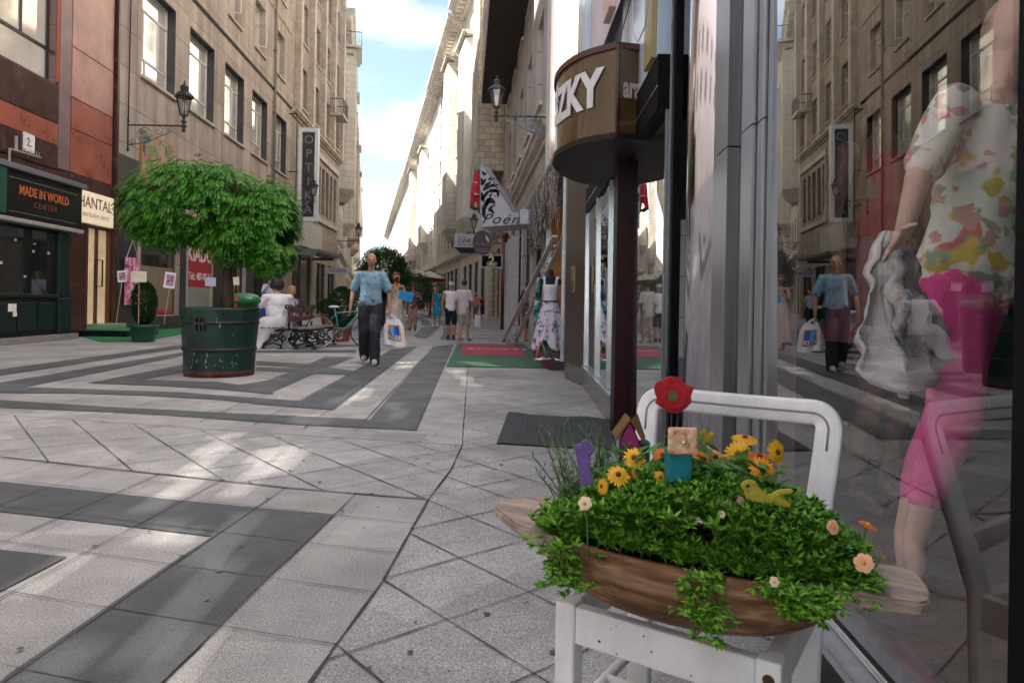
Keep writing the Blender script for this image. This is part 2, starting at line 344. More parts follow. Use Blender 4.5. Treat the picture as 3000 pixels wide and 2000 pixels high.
def clip(a, c, poly, w=.009):
    a = V(a); c = V(c); ts = [0, 1]; n = len(poly)
    for i in range(n):
        p = V(poly[i][:2]); q = V(poly[(i+1) % n][:2]); d = c-a; e = q-p; den = d.x*e.y-d.y*e.x
        if abs(den) < 1e-9: continue
        t = ((p-a).x*e.y-(p-a).y*e.x)/den; u = ((p-a).x*d.y-(p-a).y*d.x)/den
        if 0 < t < 1 and 0 <= u <= 1: ts.append(t)
    ts.sort()
    for t0, t1 in zip(ts[:-1], ts[1:]):
        if t1-t0 > 1e-3 and inside(a.lerp(c, (t0+t1)/2), poly): jl(a.lerp(c, t0), a.lerp(c, t1), w)
bent = [(-.62,.6),(-.56,1.2),(-.495,1.929),(-.442,2.439),(-.404,3.454),(-.344,4.08),(-.33,4.768),(-.574,8.976),(-.64,10.27),(-1.3,16.5),(-2.0,26),(-3.4,40)]
for p, q in zip(bent[:-1], bent[1:]): jl(p, q, .016)
RZ = [(-.62,.6),(-.495,1.929),(-.442,2.439),(-.404,3.454),(-.344,4.08),(-.33,4.768),(-.574,8.976),(-.64,10.27),(.8,10.3),(.9,5),(.75,0),(.7,-1)]
BZ = [(-.404,3.454),(-.344,4.08),(-.33,4.768),(-2.3,5.2),(-4.6,5.75),(-7,6.6),(-7,5.4),(-2.483,4.009),(-1.188,3.626)]
for k in range(-8, 26):
    y = 1.92+.52*k
    for Z in (RZ, BZ):
        clip((-.44-8, y+8*1.16), (-.44+6, y-6*1.16), Z, .010); clip((-.46-8, y-8*.82), (-.46+6, y+6*.82), Z, .010)
for p, q in zip(BZ[2:5], BZ[3:6]): jl(p, q, .014)
for p, q in zip([(-.404,3.454),(-1.188,3.626),(-2.483,4.009),(-4.4,4.55)], [(-1.188,3.626),(-2.483,4.009),(-4.4,4.55),(-7,5.4)]): jl(p, q, .012)
FZ = [(-.62,.6),(-.495,1.929),(-.442,2.439),(-.404,3.454),(-1.188,3.626),(-2.483,4.009),(-4.4,4.55),(-4.4,.3)]
for k in range(10):
    x = -.885-.4*k; clip((x-.06*2.4, -.7), (x+.06*3.2, 5.2), FZ)
for k in range(-6, 12):
    y = 1.976+.37*k; clip((-.3, y-.05), (-5, y+1.2), FZ, .007)
for a, c in [((-.733,5.314),(-1.37,16.4)), ((-1.18,5.2),(-1.754,15.4)), ((-1.6,5.3),(-2.157,16.2)), ((-2.03,5.4),(-2.5,15.9)), ((-2.5,5.5),(-3,13))]: jl(a, c, .012)
for a, c in [((-3.35,5.6),(-3.55,8.4)), ((-4.1,5.75),(-4.35,9.0)), ((-4.9,6),(-5.1,8)), ((-8.9,7.6),(-8.6,16.5)), ((-6.9,7),(-6.5,14.4))]: jl(a, c, .012)
for k in range(16): y = 10.9+k*.62; jl((-.66-.1*(y-10.5), y), (.6-.05*(y-10.5), y-.1), .012)
for k in range(9): y = 5.9+k*1.08; jl((-.33-.058*(y-4.8), y), (-.75-.06*(y-5.3), y+.05), .008)
for k in range(10): y = 9.2+k*.9; jl((-9.6, y+.9), (-6.6, y), .012)
for k in range(4): jl((-9.4+.8*k, 9), (-9.2+.8*k, 16.5), .010)
tag(fix(J).build('pavement_joints', joint_m), kind='structure')
b = MB(); random.seed(77)
for _ in range(150):
    y = random.uniform(1.6, 12); x = random.uniform(-.72*y, min(.6, .1*y)); r_ = random.uniform(.002, .011)*(1+y*.08); k = random.randint(5, 7); a0_ = random.random()*6
    b.add([(x+r_*random.uniform(.6, 1.3)*math.cos(a0_+2*PI*i/k), y+r_*random.uniform(.6, 1.3)*math.sin(a0_+2*PI*i/k), .0095) for i in range(k)], [tuple(range(k))])
tag(fix(b).build('gum_spots', M('gum_dark', (.09, .08, .075), .8), None), kind='stuff')
b = MB()
for _ in range(16):
    y = random.uniform(2, 11); x = random.uniform(-.65*y, min(.3, .1*y)); q = V((x, y, .012)); a0_ = random.random()*6; d = V((math.cos(a0_), math.sin(a0_), .15)); s_ = V((-math.sin(a0_), math.cos(a0_), .1)); w = random.uniform(.008, .02); b.add([q, q+d*w+s_*w*.5, q+d*w*2+V((0, 0, .006)), q+d*w-s_*w*.5], [(0, 1, 2, 3)])
tag(b.build('fallen_leaves', M('leaf_dry', (.12, .07, .04), .8)), kind='stuff')
# ------------------------------------------------------------------ facades
def wall_mb(W_, z0, z1, holes, depth, reveal=.28, top=True):
    """front wall in local x,z at y=0 with real openings, plus sides, back and roof"""
    xs = sorted({0, W_, *[h[0] for h in holes], *[h[1] for h in holes]}); zs = sorted({z0, z1, *[h[2] for h in holes], *[h[3] for h in holes]}); b = MB()
    for i in range(len(xs)-1):
        for j in range(len(zs)-1):
            cx = (xs[i]+xs[i+1])/2; cz = (zs[j]+zs[j+1])/2
            if any(h[0] < cx < h[1] and h[2] < cz < h[3] for h in holes): continue
            b.add([(xs[i],0,zs[j]),(xs[i+1],0,zs[j]),(xs[i+1],0,zs[j+1]),(xs[i],0,zs[j+1])], [(0,1,2,3)])
    for x0, x1, a, c in holes:
        r = reveal; b.add([(x0,0,a),(x1,0,a),(x1,0,c),(x0,0,c),(x0,r,a),(x1,r,a),(x1,r,c),(x0,r,c)], [(0,4,5,1),(1,5,6,2),(2,6,7,3),(3,7,4,0)])
    b.add([(0,0,z0),(W_,0,z0),(W_,depth,z0),(0,depth,z0),(0,0,z1),(W_,0,z1),(W_,depth,z1),(0,depth,z1)], [(0,4,7,3),(1,2,6,5),(3,7,6,2),(4,5,6,7)]); return b
frame_w = M('window_white', (.62, .60, .55), .5, var=.1); frame_d = M('window_dark', (.03, .03, .035), .4, var=.1); frame_b = M('window_brown', (.12, .075, .05), .5)
pane_l = M('pane_curtain_refl', (.88, .86, .78), .04, metal=.45, var=.12, scale=1.2, spec=1.0, coat=1); pane_d = M('pane_dark', (.015, .018, .02), .04, var=.3, scale=1, spec=1.0, coat=1); pane_r = M('pane_grey', (.10, .115, .13), .05, var=.4, scale=.8, spec=1., coat=1)  # pale pane colour imitates the mirrored sunlit facade as well as curtains
_win = {}
def window_meshes(w, h, style):
    k = (w, h, style)
    if k in _win: return _win[k]
    b = MB(); t = .06 if w > 1 else .045; d = .05
    b.box(-w/2, w/2, 0, d, 0, t); b.box(-w/2, w/2, 0, d, h-t, h); b.box(-w/2, -w/2+t, 0, d, t, h-t); b.box(w/2-t, w/2, 0, d, t, h-t)
    if style == 'big':
        z1, z2 = h*.24, h*.76
        for z in (z1, z2): b.box(-w/2+t, w/2-t, .002, d-.002, z-.035, z+.035)
        b.box(-w*.16-.03, -w*.16+.03, .001, d-.001, t, z1-.035); b.box(w*.22-.03, w*.22+.03, .001, d-.001, z1+.035, z2-.035); b.box(-w*.22-.03, -w*.22+.03, .001, d-.001, z1+.035, z2-.035)
    elif style == 'cross':
        b.box(-.03, .03, .001, d-.001, t, h-t); b.box(-w/2+t, w/2-t, .003, d-.003, h*.66-.03, h*.66+.03)
    elif style == 'casement': b.box(-.03, .03, .001, d-.001, t, h-t)
    p = MB(); p.add([(-w/2+t*.5, d*.6, t*.5), (w/2-t*.5, d*.6, t*.5), (w/2-t*.5, d*.6, h-t*.5), (-w/2+t*.5, d*.6, h-t*.5)], [(0,1,2,3)])
    _win[k] = (b, p); return _win[k]
_wm = {}
def put_windows(root, rows, reveal=.24, sill=True, sill_m=None):
    """rows: (x_first, spacing, count, z0, w, h, style, frame material, pane material)"""
    for x0, sp, n, z0, w, h, style, fm, pm in rows:
        k = (w, h, style, fm.name, pm.name)
        if k not in _wm:
            f, p = window_meshes(w, h, style); sb = MB().box(-w/2-.1, w/2+.1, -.09, .22, -.09, 0)
            _wm[k] = (f.mesh('window', fm), p.mesh('pane', pm), sb)
        fme, pme, sb = _wm[k]; sme = sb.mesh('sill', sill_m) if (sill and sill_m) else None
        for i in range(n):
            o = inst('window', fme, root, (x0+i*sp+w/2, reveal-.06, z0)); inst('pane', pme, o)
            if sme: inst('sill', sme, o, (0, -reveal+.06, -.002))
def holes_of(rows): return [(x0+i*sp, x0+i*sp+w, z0, z0+h) for x0, sp, n, z0, w, h, *_ in rows for i in range(n)]
def profile_strip(x0, x1, prof):
    """moulding: profile (y outwards, z) swept along local x"""
    b = MB(); n = len(prof); vs = [(x0, -y, z) for y, z in prof]+[(x1, -y, z) for y, z in prof]
    b.add(vs, [(i, n+i, n+i+1, i+1) for i in range(n-1)]+[tuple(range(n)), tuple(range(2*n-1, n-1, -1))]); return b
def cornice(root, x0, x1, z, out, h, m, name='cornice', dent=0):
    b = profile_strip(x0, x1, [(-.02, z), (out*.25, z), (out*.3, z+h*.25), (out*.7, z+h*.4), (out*.8, z+h*.6), (out, z+h*.7), (out, z+h), (-.02, z+h)])
    if dent:
        n = int((x1-x0)/dent)
        for i in range(n): x = x0+(i+.25)*dent; b.box(x, x+dent*.5, -out*.65, -out*.2, z+h*.12, z+h*.38)
    return b.build(name, m, root)
def frame_of(p0, p1):
    """root empty with local x along the facade; inside of the building is local +y"""
    d = (V(p1)-V(p0)); return math.atan2(d.y, d.x), d.length
st_beige = Mstone('stone_beige', (.46, .385, .325), bw=1.15, bh=1.05, var=.10, stain=.35, stag=0)
st_cream = Mstone('stone_cream', (.56, .52, .46), bw=.9, bh=.45, var=.06, stain=.22)
st_brown = Mstone('stone_brown', (.42, .35, .29), bw=1.1, bh=.55, var=.10, stain=.35)
st_grey = Mstone('stone_grey', (.50, .475, .44), bw=1.2, bh=.8, var=.08, stain=.3)
st_white = Mstone('render_white', (.70, .67, .61), bw=2.4, bh=3.4, var=.04, stain=.22, mortar=.9)
st_brick = Mstone('brick_yellow', (.54, .47, .36), bw=.5, bh=.28, var=.22, stain=.2)
plain_cream = M('trim_cream', (.56, .52, .46), .8, var=.2, scale=2); plain_beige = M('trim_beige', (.50, .43, .36), .8, var=.2, scale=2); metal_dk = M('metal_dark', (.03, .035, .035), .45, .3, var=.2)
red_wall = Mstone('granite_maroon', (.075, .032, .026), bw=1.15, bh=1.2, var=.12, stain=.25, rough=.25, stag=0, joint=.008, spec=.6)
pink_st = M('granite_pink', (.42, .225, .19), .3, var=.22, scale=1.5, fine=.12, bscale=60); redst = M('granite_red', (.30, .085, .055), .28, var=.2, scale=1.8, fine=.12, bscale=60); maroonst = M('granite_brown', (.055, .024, .020), .25, var=.25, scale=2, fine=.15, bscale=60)
greyst = M('granite_violet', (.20, .13, .135), .3, var=.2, scale=2)
# ---- left side. facade line X = -9.5 - .0675 Y
def LX(y): return -9.5-.0675*y
RZL = math.atan2(1, -.0675); LC = 1/math.cos(math.atan(.0675))
def Lroot(y0, name, label, cat='building'): return thing(name, label, cat, (LX(y0), y0, 0), RZL)
# red granite building (Y 10.2 .. 18.3)
Y0 = 10.2; L = lambda y: (y-Y0)*LC
r = Lroot(Y0, 'building', 'red and maroon granite clad building at the left edge, above the dark green shop front')
rows = [(L(12.3), 9, 1, 5.85, 3.35*LC, 3.3, 'big', frame_d, pane_l)]+[(L(11+3.4*k), 9, 1, z, 1.4, 2.1, 'cross', frame_w, pane_d) for k in range(2) for z in (12.5, 16.0, 19.5)]
hl = holes_of(rows)+[(L(17.05), L(18.16), .3, 2.72)]
wall_mb(L(18.3), 0, 25, hl, 8, .3).build('wall', red_wall, r); put_windows(r, rows)
for a, c, z0, z1, m in [(16.25,18.12,6.95,11,pink_st), (16.25,18.12,5.75,6.93,pink_st), (16.25,18.12,5.0,5.73,redst), (16.25,18.12,3.95,4.98,redst), (12.3,15.72,4.95,5.8,maroonst), (12.3,15.72,4.45,4.93,redst), (12.3,15.72,3.9,4.43,maroonst), (15.76,16.2,3.95,11,greyst), (16.25,17.15,3.62,3.92,maroonst),(17.2,18.12,3.62,3.92,maroonst)]:
    MB().bbox(L(a), L(c), -.035, .01, z0, z1, .006).build('stone_panel', m, r)
MB().box(L(15.66), L(15.78), -.02, .25, 5.9, 9.1).build('window_reveal', M('paint_orange_red', (.33, .055, .02), .4), r)
MB().box(L(18.2), L(18.3), -.12, -.001, 0, 25).build('edge_pilaster', maroonst, r)
# unseen low building; slatted roof screen added to cut sun patches onto the paving
Y0 = -22; rs = Lroot(Y0, 'building', 'unseen low stone building at the near left with an added slatted screen shaping sun patches'); L = lambda y: (y-Y0)*LC
rows = [(L(-20+3.4*k), 9, 1, z, 1.4, 2.1, 'cross', frame_w, pane_d) for k in range(9) for z in (5.0, 8.2)]
wall_mb(L(10.195), 0, 11, holes_of(rows), 6, .3).build('wall', st_white, rs); put_windows(rs, rows)
P_ = lambda *p: [G(x*.7016, 900+y*.7016) for x, y in p]
glints = [P_((540,1600),(790,1600),(860,1300),(935,1130),(1065,865),(1000,850),(890,960),(820,1050),(860,1130),(690,1230),(590,1420)), P_((540,905),(640,815),(890,545),(1000,505),(970,585),(810,740),(690,850),(590,915)),
    P_((1110,600),(1200,565),(1290,600),(1190,690),(1040,720),(980,790),(930,790),(1010,690)), P_((-60,760),(110,620),(390,500),(450,500),(300,610),(60,750)), P_((640,930),(740,880),(800,930),(720,1000),(600,980)), P_((90,1640),(300,1400),(420,1380),(330,1560),(260,1640)),
    P_((820,395),(980,380),(1000,412),(850,425)), P_((1380,400),(1500,330),(1560,335),(1450,420)), P_((1640,215),(1720,190),(1740,240),(1670,265)), P_((1640,400),(1690,390),(1670,470),(1620,470)), P_((1860,262),(1925,262),(1995,332),(1962,338),(1905,285)), P_((1870,205),(1990,225),(2100,252),(2000,248),(1905,228)),
    P_((60,1180),(180,1090),(330,1030),(260,1120),(120,1230)), P_((1180,470),(1330,440),(1420,470),(1280,500))]
SXN, SZN = sd.x/sd.z, sd.y/sd.z
def lit_at(yy, zz):   # does the sun ray through this point of the screen reach one of the bright patches on the paving?
    gx, gy = LX(yy)-SXN*zz, yy-SZN*zz; return any(inside((gx, gy), [(p.x, p.y) for p in g]) for g in glints)
b = MB(); PIT, GAP, STEP = .15, .023, .05; z = 11.0; ye = 10.21
while z < 15.2:
    b.add([(0,0,z),(L(ye),0,z),(L(ye),0,z+PIT-GAP),(0,0,z+PIT-GAP)], [(0,1,2,3)]); yy = -3.0; run = -22
    while yy < ye:
        if lit_at(yy+STEP/2, z+PIT-GAP/2):
            if yy > run: b.add([(L(run),0,z+PIT-GAP),(L(yy),0,z+PIT-GAP),(L(yy),0,z+PIT),(L(run),0,z+PIT)], [(0,1,2,3)])
            run = yy+STEP
        yy += STEP
    if ye > run: b.add([(L(run),0,z+PIT-GAP),(L(ye),0,z+PIT-GAP),(L(ye),0,z+PIT),(L(run),0,z+PIT)], [(0,1,2,3)])
    z += PIT
b.add([(0,0,z),(L(ye),0,z),(L(ye),0,20),(0,0,20)], [(0,1,2,3)]); b.add([(0,0,11),(0,6,11),(0,6,20),(0,0,20)], [(0,1,2,3)])
b.build('sun_patch_screen', M('sun_screen_white', (.72, .70, .66), .6, var=.06), rs)
# beige building
Y0 = 18.32; rb = Lroot(Y0, 'building', 'beige stone building with five large recessed windows above the clipped tree')
S1 = 3.37*LC
rows = [(L(19.75), S1, 5, 7.42, 2.25, 2.8, 'big', frame_w, pane_l), (L(20.0), S1, 5, 12.15, 1.45, 2.15, 'cross', frame_w, pane_l), (L(20.0), S1, 5, 16.0, 1.45, 2.15, 'cross', frame_w, pane_d), (L(20.0), S1, 5, 19.9, 1.45, 2.15, 'cross', frame_w, pane_d)]
shop = [(L(19.9), L(22.6), .45, 3.4), (L(23.05), L(25.5), .45, 3.2), (L(26.6), L(29.4), .25, 3.2), (L(30.4), L(33.2), .25, 3.2), (L(33.9), L(35.8), .1, 3.1), (L(23.6), L(26.1), 4.6, 5.6)]
wall_mb(L(36.3), 0, 26, holes_of(rows)+shop, 8, .34).build('wall', st_beige, rb); put_windows(rb, rows, .32, sill_m=plain_beige)
for i in range(5):
    x1 = L(19.75)+i*S1+2.25; MB().box(x1-.012, x1-.002, .004, .27, 7.43, 10.21).box(x1-2.24, x1-.013, .004, .27, 10.19, 10.215).build('dark_reveal', frame_d, rb)
for z, o in ((11.1, .05), (14.95, .06)): cornice(rb, 0, L(36.3), z, o+.03, .12, metal_dk if z < 12 else plain_beige, 'string_course')
cornice(rb, 0, L(36.3), 25.4, .9, .9, plain_beige, dent=.6)
MB().box(0, L(36.3), -.04, -.002, 0, .42).build('plinth', M('granite_plinth', (.045, .038, .036), .3, var=.2, fine=.2, bscale=80), rb)
dk = M('granite_charcoal', (.045, .040, .040), .35, var=.3, scale=2, fine=.2, bscale=70)
for a, c, z1 in ((18.35, 19.6, 4.9), (22.62, 23.03, 3.3), (25.52, 26.58, 3.3), (29.42, 30.38, 3.3)): MB().bbox(L(a), L(c), -.05, -.001, .43, z1, .01).build('stone_panel', dk, rb)
for i, (x0, x1, z0, z1) in enumerate(shop):
    b = MB(); t = .07
    b.box(x0+.001, x0+t, .15, .22, z0, z1).box(x1-t, x1-.001, .15, .22, z0, z1).box(x0+t, x1-t, .15, .22, z1-t, z1-.001).box(x0+t, x1-t, .15, .22, z0+.001, z0+t)
    if i in (2, 3): b.box((x0+x1)/2-.03, (x0+x1)/2+.03, .152, .218, z0+t, z1-t)
    f = b.build('shop_window', frame_b if i < 2 else frame_d, rb)
    MB().add([(x0+t,.19,z0+t),(x1-t,.19,z0+t),(x1-t,.19,z1-t),(x0+t,.19,z1-t)], [(0,1,2,3)]).build('pane', pane_d, f)
tanm = M('display_tan', (.24, .18, .13), .7); x0, x1 = L(20.1), L(22.4)
MB().box(x0, x1, .14, .186, .6, 1.95).build('display_board', tanm, rb); MB().box(x0, x1, .12, .184, .5, .62).build('display_base', M('display_red', (.42,.03,.05), .6), rb)
# poster panel high on the wall
b = MB().box(L(19.7), L(21.9), -.06, -.002, 4.1, 5.85); p = b.build('poster_frame', M('frame_ochre', (.38, .2, .08), .5), rb)
MB().box(L(19.78), L(21.82), -.066, -.061, 4.18, 5.77).build('poster', Mblotch('poster_print', (.42, .33, .22), [(.12, .1, .1), (.5, .2, .18), (.16, .28, .1)], 1.6, .52), p)
def sash(root, x, z, out, w=.6, h=2.1):
    o = MB().box(0, w, -.02, .02, 0, .05).box(0, w, -.02, .02, h-.05, h).box(0, .05, -.02, .02, .05, h-.05).box(w-.05, w, -.02, .02, .05, h-.05).build('open_sash', frame_w, root, loc=(x, .1, z), rz=-out)
for k, a in ((1, 1.9), (2, 1.6), (3, 1.2)): sash(rb, L(20.0)+k*S1, 12.16, a)
b = MB().tube([(L(33.0), -.10, .2), (L(33.0), -.10, 25)], .06, 10)
for z in (1, 4, 7, 10, 13, 16, 19): b.box(L(33.0)-.09, L(33.0)+.09, -.17, -.001, z, z+.06)
b.build('downpipe', M('pipe_grey', (.22, .2, .18), .6, .3), rb)
b = MB().tube([(L(18.9), -.06, 5.9), (L(18.95), -.06, 11.2), (L(18.9), -.06, 25)], .018, 6); b.build('cable', metal_dk, rb)
# next building: pale frontage
Y0 = 36.3; rc = Lroot(Y0, 'building', 'tall brown stone building with fluted piers behind the tall white framed sign')
rows = [(L(38.4), 3.3*LC, 4, z, 1.5, 2.3, 'cross', frame_w, pane_d) for z in (11.9, 15.6, 19.4, 22.9)]
low = [(L(43.1+1.3*k), 1, 1, 6.6, .85, 3.0, 'casement', frame_d, pane_d) for k in range(5)]
shop = [(L(37.2), L(41.9), .1, 3.6), (L(43.2), L(46), .1, 3.4), (L(46.8), L(49.4), .1, 3.4)]
wall_mb(L(50), 0, 26, holes_of(rows)+holes_of(low)+shop, 8, .3).build('wall', st_brown, rc); put_windows(rc, rows, .28, sill_m=plain_beige); put_windows(rc, low, .2)
for k in range(5): MB().box(L(37.1+3.2*k), L(37.1+3.2*k)+.5, -.3, -.002, 11.3, 25).build('pilaster', plain_beige, rc)
cornice(rc, 0, L(50), 10.9, .35, .35, plain_beige, 'string_course'); cornice(rc, 0, L(50), 25.2, 1.0, 1.0, plain_beige, dent=.7)
MB().box(L(42.8), L(49.8), -.12, -.002, 10.0, 10.35).box(L(42.8), L(49.8), -.12, -.002, 6.0, 6.3).box(L(42.8), L(43.0), -.118, -.003, 6.3, 10).build('window_surround', plain_cream, rc)
MB().bbox(L(37.0), L(42.2), -.55, -.002, 3.95, 5.45, .03).build('fascia_box', M('panel_offwhite', (.52, .5, .46), .6), rc)
b = MB()
for x in (L(37.0), L(42.0)): b.box(x, x+.06, -1.3, -.0, 3.45, 3.62)
b.prism([(L(37.0), -.56), (L(37.0), -1.5), (L(42.2), -1.7), (L(42.2), -.56)], 3.62, 3.78).build('canopy', M('canopy_grey', (.16, .165, .165), .5, .2), rc)
for i, (x0, x1, z0, z1) in enumerate(shop):
    f = MB().box(x0, x0+.08, .1, .2, z0, z1).box(x1-.08, x1, .1, .2, z0, z1).box((x0+x1)/2-.04, (x0+x1)/2+.04, .1, .2, z0, z1).build('shop_window', frame_d, rc)
    MB().add([(x0,.17,z0),(x1,.17,z0),(x1,.17,z1),(x0,.17,z1)], [(0,1,2,3)]).build('pane', pane_d, f)
# ---- generic far buildings (left after the bend, right side)
def oriel(root, x, w, z0, z1, out, m, n=3, wm=None):
    """bay with slanted cheeks, windows on each floor and a tapered underside"""
    b = MB(); c = .35; pl = [(x, 0), (x+c, -out), (x+w-c, -out), (x+w, 0)]
    b.prism([(a, y-.0) for a, y in pl], z0, z1); o = b.build('bay', m, root)
    u = MB(); q = [(x+w*.2, 0), (x+w*.25, -out*.35), (x+w*.75, -out*.35), (x+w*.8, 0)]
    u.add([(a, y, z0-.002) for a, y in pl]+[(a, y, z0-.9) for a, y in q], [(0,1,5,4),(1,2,6,5),(2,3,7,6),(4,5,6,7),(3,0,4,7)]).build('bay_base', m, o)
    cornice(o, x-.1, x+w+.1, z1, out+.25, .4, m, 'bay_cornice')
    nf = int((z1-z0)/3.6)
    for i in range(nf):
        z = z0+.9+i*3.6
        for k in range(n):
            ww = (w-2*c)/n*.6; cx = x+c+(w-2*c)*(k+.5)/n
            wd = inst('window', window_key(ww, 2.0, 'cross', frame_w, pane_d)[0], o, (cx, -out-.02, z)); inst('pane', window_key(ww, 2.0, 'cross', frame_w, pane_d)[1], wd)
    return o
def window_key(w, h, style, fm, pm):
    w = round(w, 2); k = (w, h, style, fm.name, pm.name)
    if k not in _wm:
        f, p = window_meshes(w, h, style); _wm[k] = (f.mesh('window', fm), p.mesh('pane', pm), MB().box(-w/2-.1, w/2+.1, -.09, .22, -.09, 0))
    return _wm[k]
def block(p0, p1, H, m, label, trim, bays=(), sp=3.0, w=1.35, floors=(5.6, 9.2, 12.8, 16.4, 19.8), pm=pane_d, shops=True, cor=1.0, ww=None, hh=2.15):
    rz, Ln = frame_of(p0, p1); r = thing('building', label, 'building', (*p0, 0), rz); n = int((Ln-1)/sp); off = (Ln-n*sp)/2+(sp-w)/2
    rows = [(off, sp, n, z, w, hh, 'cross', frame_w, pm) for z in floors if z+hh < H-.8]
    if len(rows)*n > 98: rows = rows[:max(1, 98//n)]
    hs = holes_of(rows)
    if shops: sh = [(off-.35+i*sp, off-.35+i*sp+w+.7, .3, 3.7) for i in range(n)]
    else: sh = []
    wall_mb(Ln, 0, H, hs+sh, 7, .3).build('wall', m, r); put_windows(r, rows, .26, sill_m=trim)
    for x0, x1, z0, z1 in sh:
        f = MB().box(x0, x0+.08, .1, .2, z0, z1).box(x1-.08, x1, .1, .2, z0, z1).box(x0+.08, x1-.08, .1, .2, z1-.5, z1-.42).build('shop_window', frame_d, r)
        MB().add([(x0,.17,z0),(x1,.17,z0),(x1,.17,z1),(x0,.17,z1)], [(0,1,2,3)]).build('pane', pane_r if random.random() < .4 else pane_d, f)
    cornice(r, 0, Ln, 4.35, .3, .35, trim, 'string_course'); cornice(r, 0, Ln, H-1.0, cor, 1.0, trim, dent=.8)
    for (x, bw, z0, z1, out, nn) in bays: oriel(r, x, bw, z0, z1, out, m, nn)
    MB().prism([(.3, 1.2), (Ln-.3, 1.2), (Ln-.3, 6.5), (.3, 6.5)], H, H+1.6).build('attic', trim, r)
    return r
PL = (LX(50), 50)
def PLf(y): return (PL[0]-.215*(y-50), y)
bl = block(PL, PLf(72), 22.5, st_cream, 'cream building with a rounded bay and corner balcony, far left after the bend', plain_cream, bays=[(1.2, 3.4, 9.4, 19.5, 1.1, 2), (12, 3.2, 8.0, 19.5, 1.0, 2)])
block(PLf(72.1), PLf(104), 21, st_brown, 'brown fronted building, second beyond the bend on the left', plain_beige, bays=[(4, 3.4, 8, 18, 1.1, 2), (20, 3.4, 8, 18, 1.1, 2)])
block(PLf(104.2), PLf(160), 22, st_white, 'pale building at the end of the left row', plain_cream, sp=3.6, bays=[(6, 4, 8, 19, 1.1, 2)])
block((PLf(160)[0]-.0, 160.2), PLf(230)[:1]+(230,), 23, st_grey, 'grey building farthest along the left row', plain_cream, sp=4)
# balconies on the left silhouette
rail_m = M('iron_rail', (.03, .04, .06), .5, .4)
def balcony(root, x, z, w, out, m=None):
    o = MB().bbox(x, x+w, -out, -.002, z-.18, z, .02).build('balcony', m or plain_cream, root); b = MB()
    for k in range(int(w/.14)+1): b.box(x+.02+k*.14, x+.035+k*.14, -out+.03, -out+.045, z, z+.95)
    for k in range(int(out/.14)+1):
        for xx in (x+.02, x+w-.03): b.box(xx, xx+.015, -out+.03+k*.14, -out+.045+k*.14, z, z+.949)
    b.box(x, x+w, -out+.02, -out+.05, z+.95, z+1.0); b.box(x, x+.03, -out+.05, 0, z+.951, z+1.001).box(x+w-.03, x+w, -out+.05, 0, z+.951, z+1.001)
    b.build('railing', rail_m, o); return o
balcony(bl, 1.0, 20.2, 3.8, 1.5); balcony(bl, 14.5, 16.3, 2.2, 1.2); balcony(bl, 17, 12.9, 2.2, 1.0); balcony(rc, L(46.5), 13.8, 2.0, .9, plain_beige)
# ---- right side
R1L = [(.42, 18.6), (.33, 20.1), (-.38, 29.5), (-1.33, 39.5)]
def PRf(y): return (-1.35-.216*(y-39.8), y)
rr = block((-.40, 30.2), (.76, 13.25), 24, st_grey, 'grey stone building with a deep dark projecting upper bay beside the lantern', plain_cream, sp=2.8, w=1.3, pm=pane_r, cor=.8)
# dark soffit of the overhanging upper floors
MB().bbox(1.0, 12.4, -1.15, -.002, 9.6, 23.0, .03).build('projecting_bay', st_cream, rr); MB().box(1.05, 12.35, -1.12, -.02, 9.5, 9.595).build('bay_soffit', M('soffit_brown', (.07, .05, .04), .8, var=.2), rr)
for i in range(3):
    for z in (10.8, 14.6, 18.4):
        a = window_key(1.6, 2.2, 'cross', frame_w, pane_d); o = inst('window', a[0], rr, (2.8+3.6*i, -1.17, z)); inst('pane', a[1], o)
rq = block((-1.35, 39.8), (-.41, 30.3), 24, st_brick, 'yellow brick and cream building with a projecting block, right side mid distance', plain_cream, sp=3.0, pm=pane_d)
MB().bbox(1.6, 8.9, -1.25, -.002, 7.0, 23.0, .04).build('projecting_block', st_brick, rq)
for i in range(3):
    for z in (8.3, 12.0, 15.6, 19.2):
        a = window_key(1.3, 2.1, 'cross', frame_w, pane_d); o = inst('window', a[0], rq, (2.7+2.4*i, -1.27, z)); inst('pane', a[1], o)
for y0, y1, H, m, lb, bays in [(39.9, 52, 23.5, st_white, 'white rendered building on the right just before the street curves', [(2, 4, 6.8, 19, .7, 2)]),
    (52.1, 70, 23, st_cream, 'sunlit cream building with rounded bay and heavy cornice, right row', [(11.5, 3.6, 7, 20.5, .8, 2)]),
    (70.1, 88, 22.6, st_white, 'sunlit white building with small windows in the middle of the right row', [(4, 4, 8, 19, .8, 2)]),
    (88.2, 116, 22.4, st_cream, 'sunlit cream building with two bays, farther down the right row', [(14, 4, 7, 20, .9, 2)]),
    (116.2, 160, 23, st_white, 'distant white building near the end of the right row', []), (160.2, 230, 23, st_cream, 'farthest cream building of the right row', [])]:
    block(PRf(y1), PRf(y0), H, m, lb, plain_cream, bays=bays, sp=2.6 if y1 < 100 else 3.6, w=1.2, cor=1.3)
block((-62, 262), (-20, 262), 15, st_white, 'low white building closing the far end of the street', plain_cream, sp=4, shops=False)
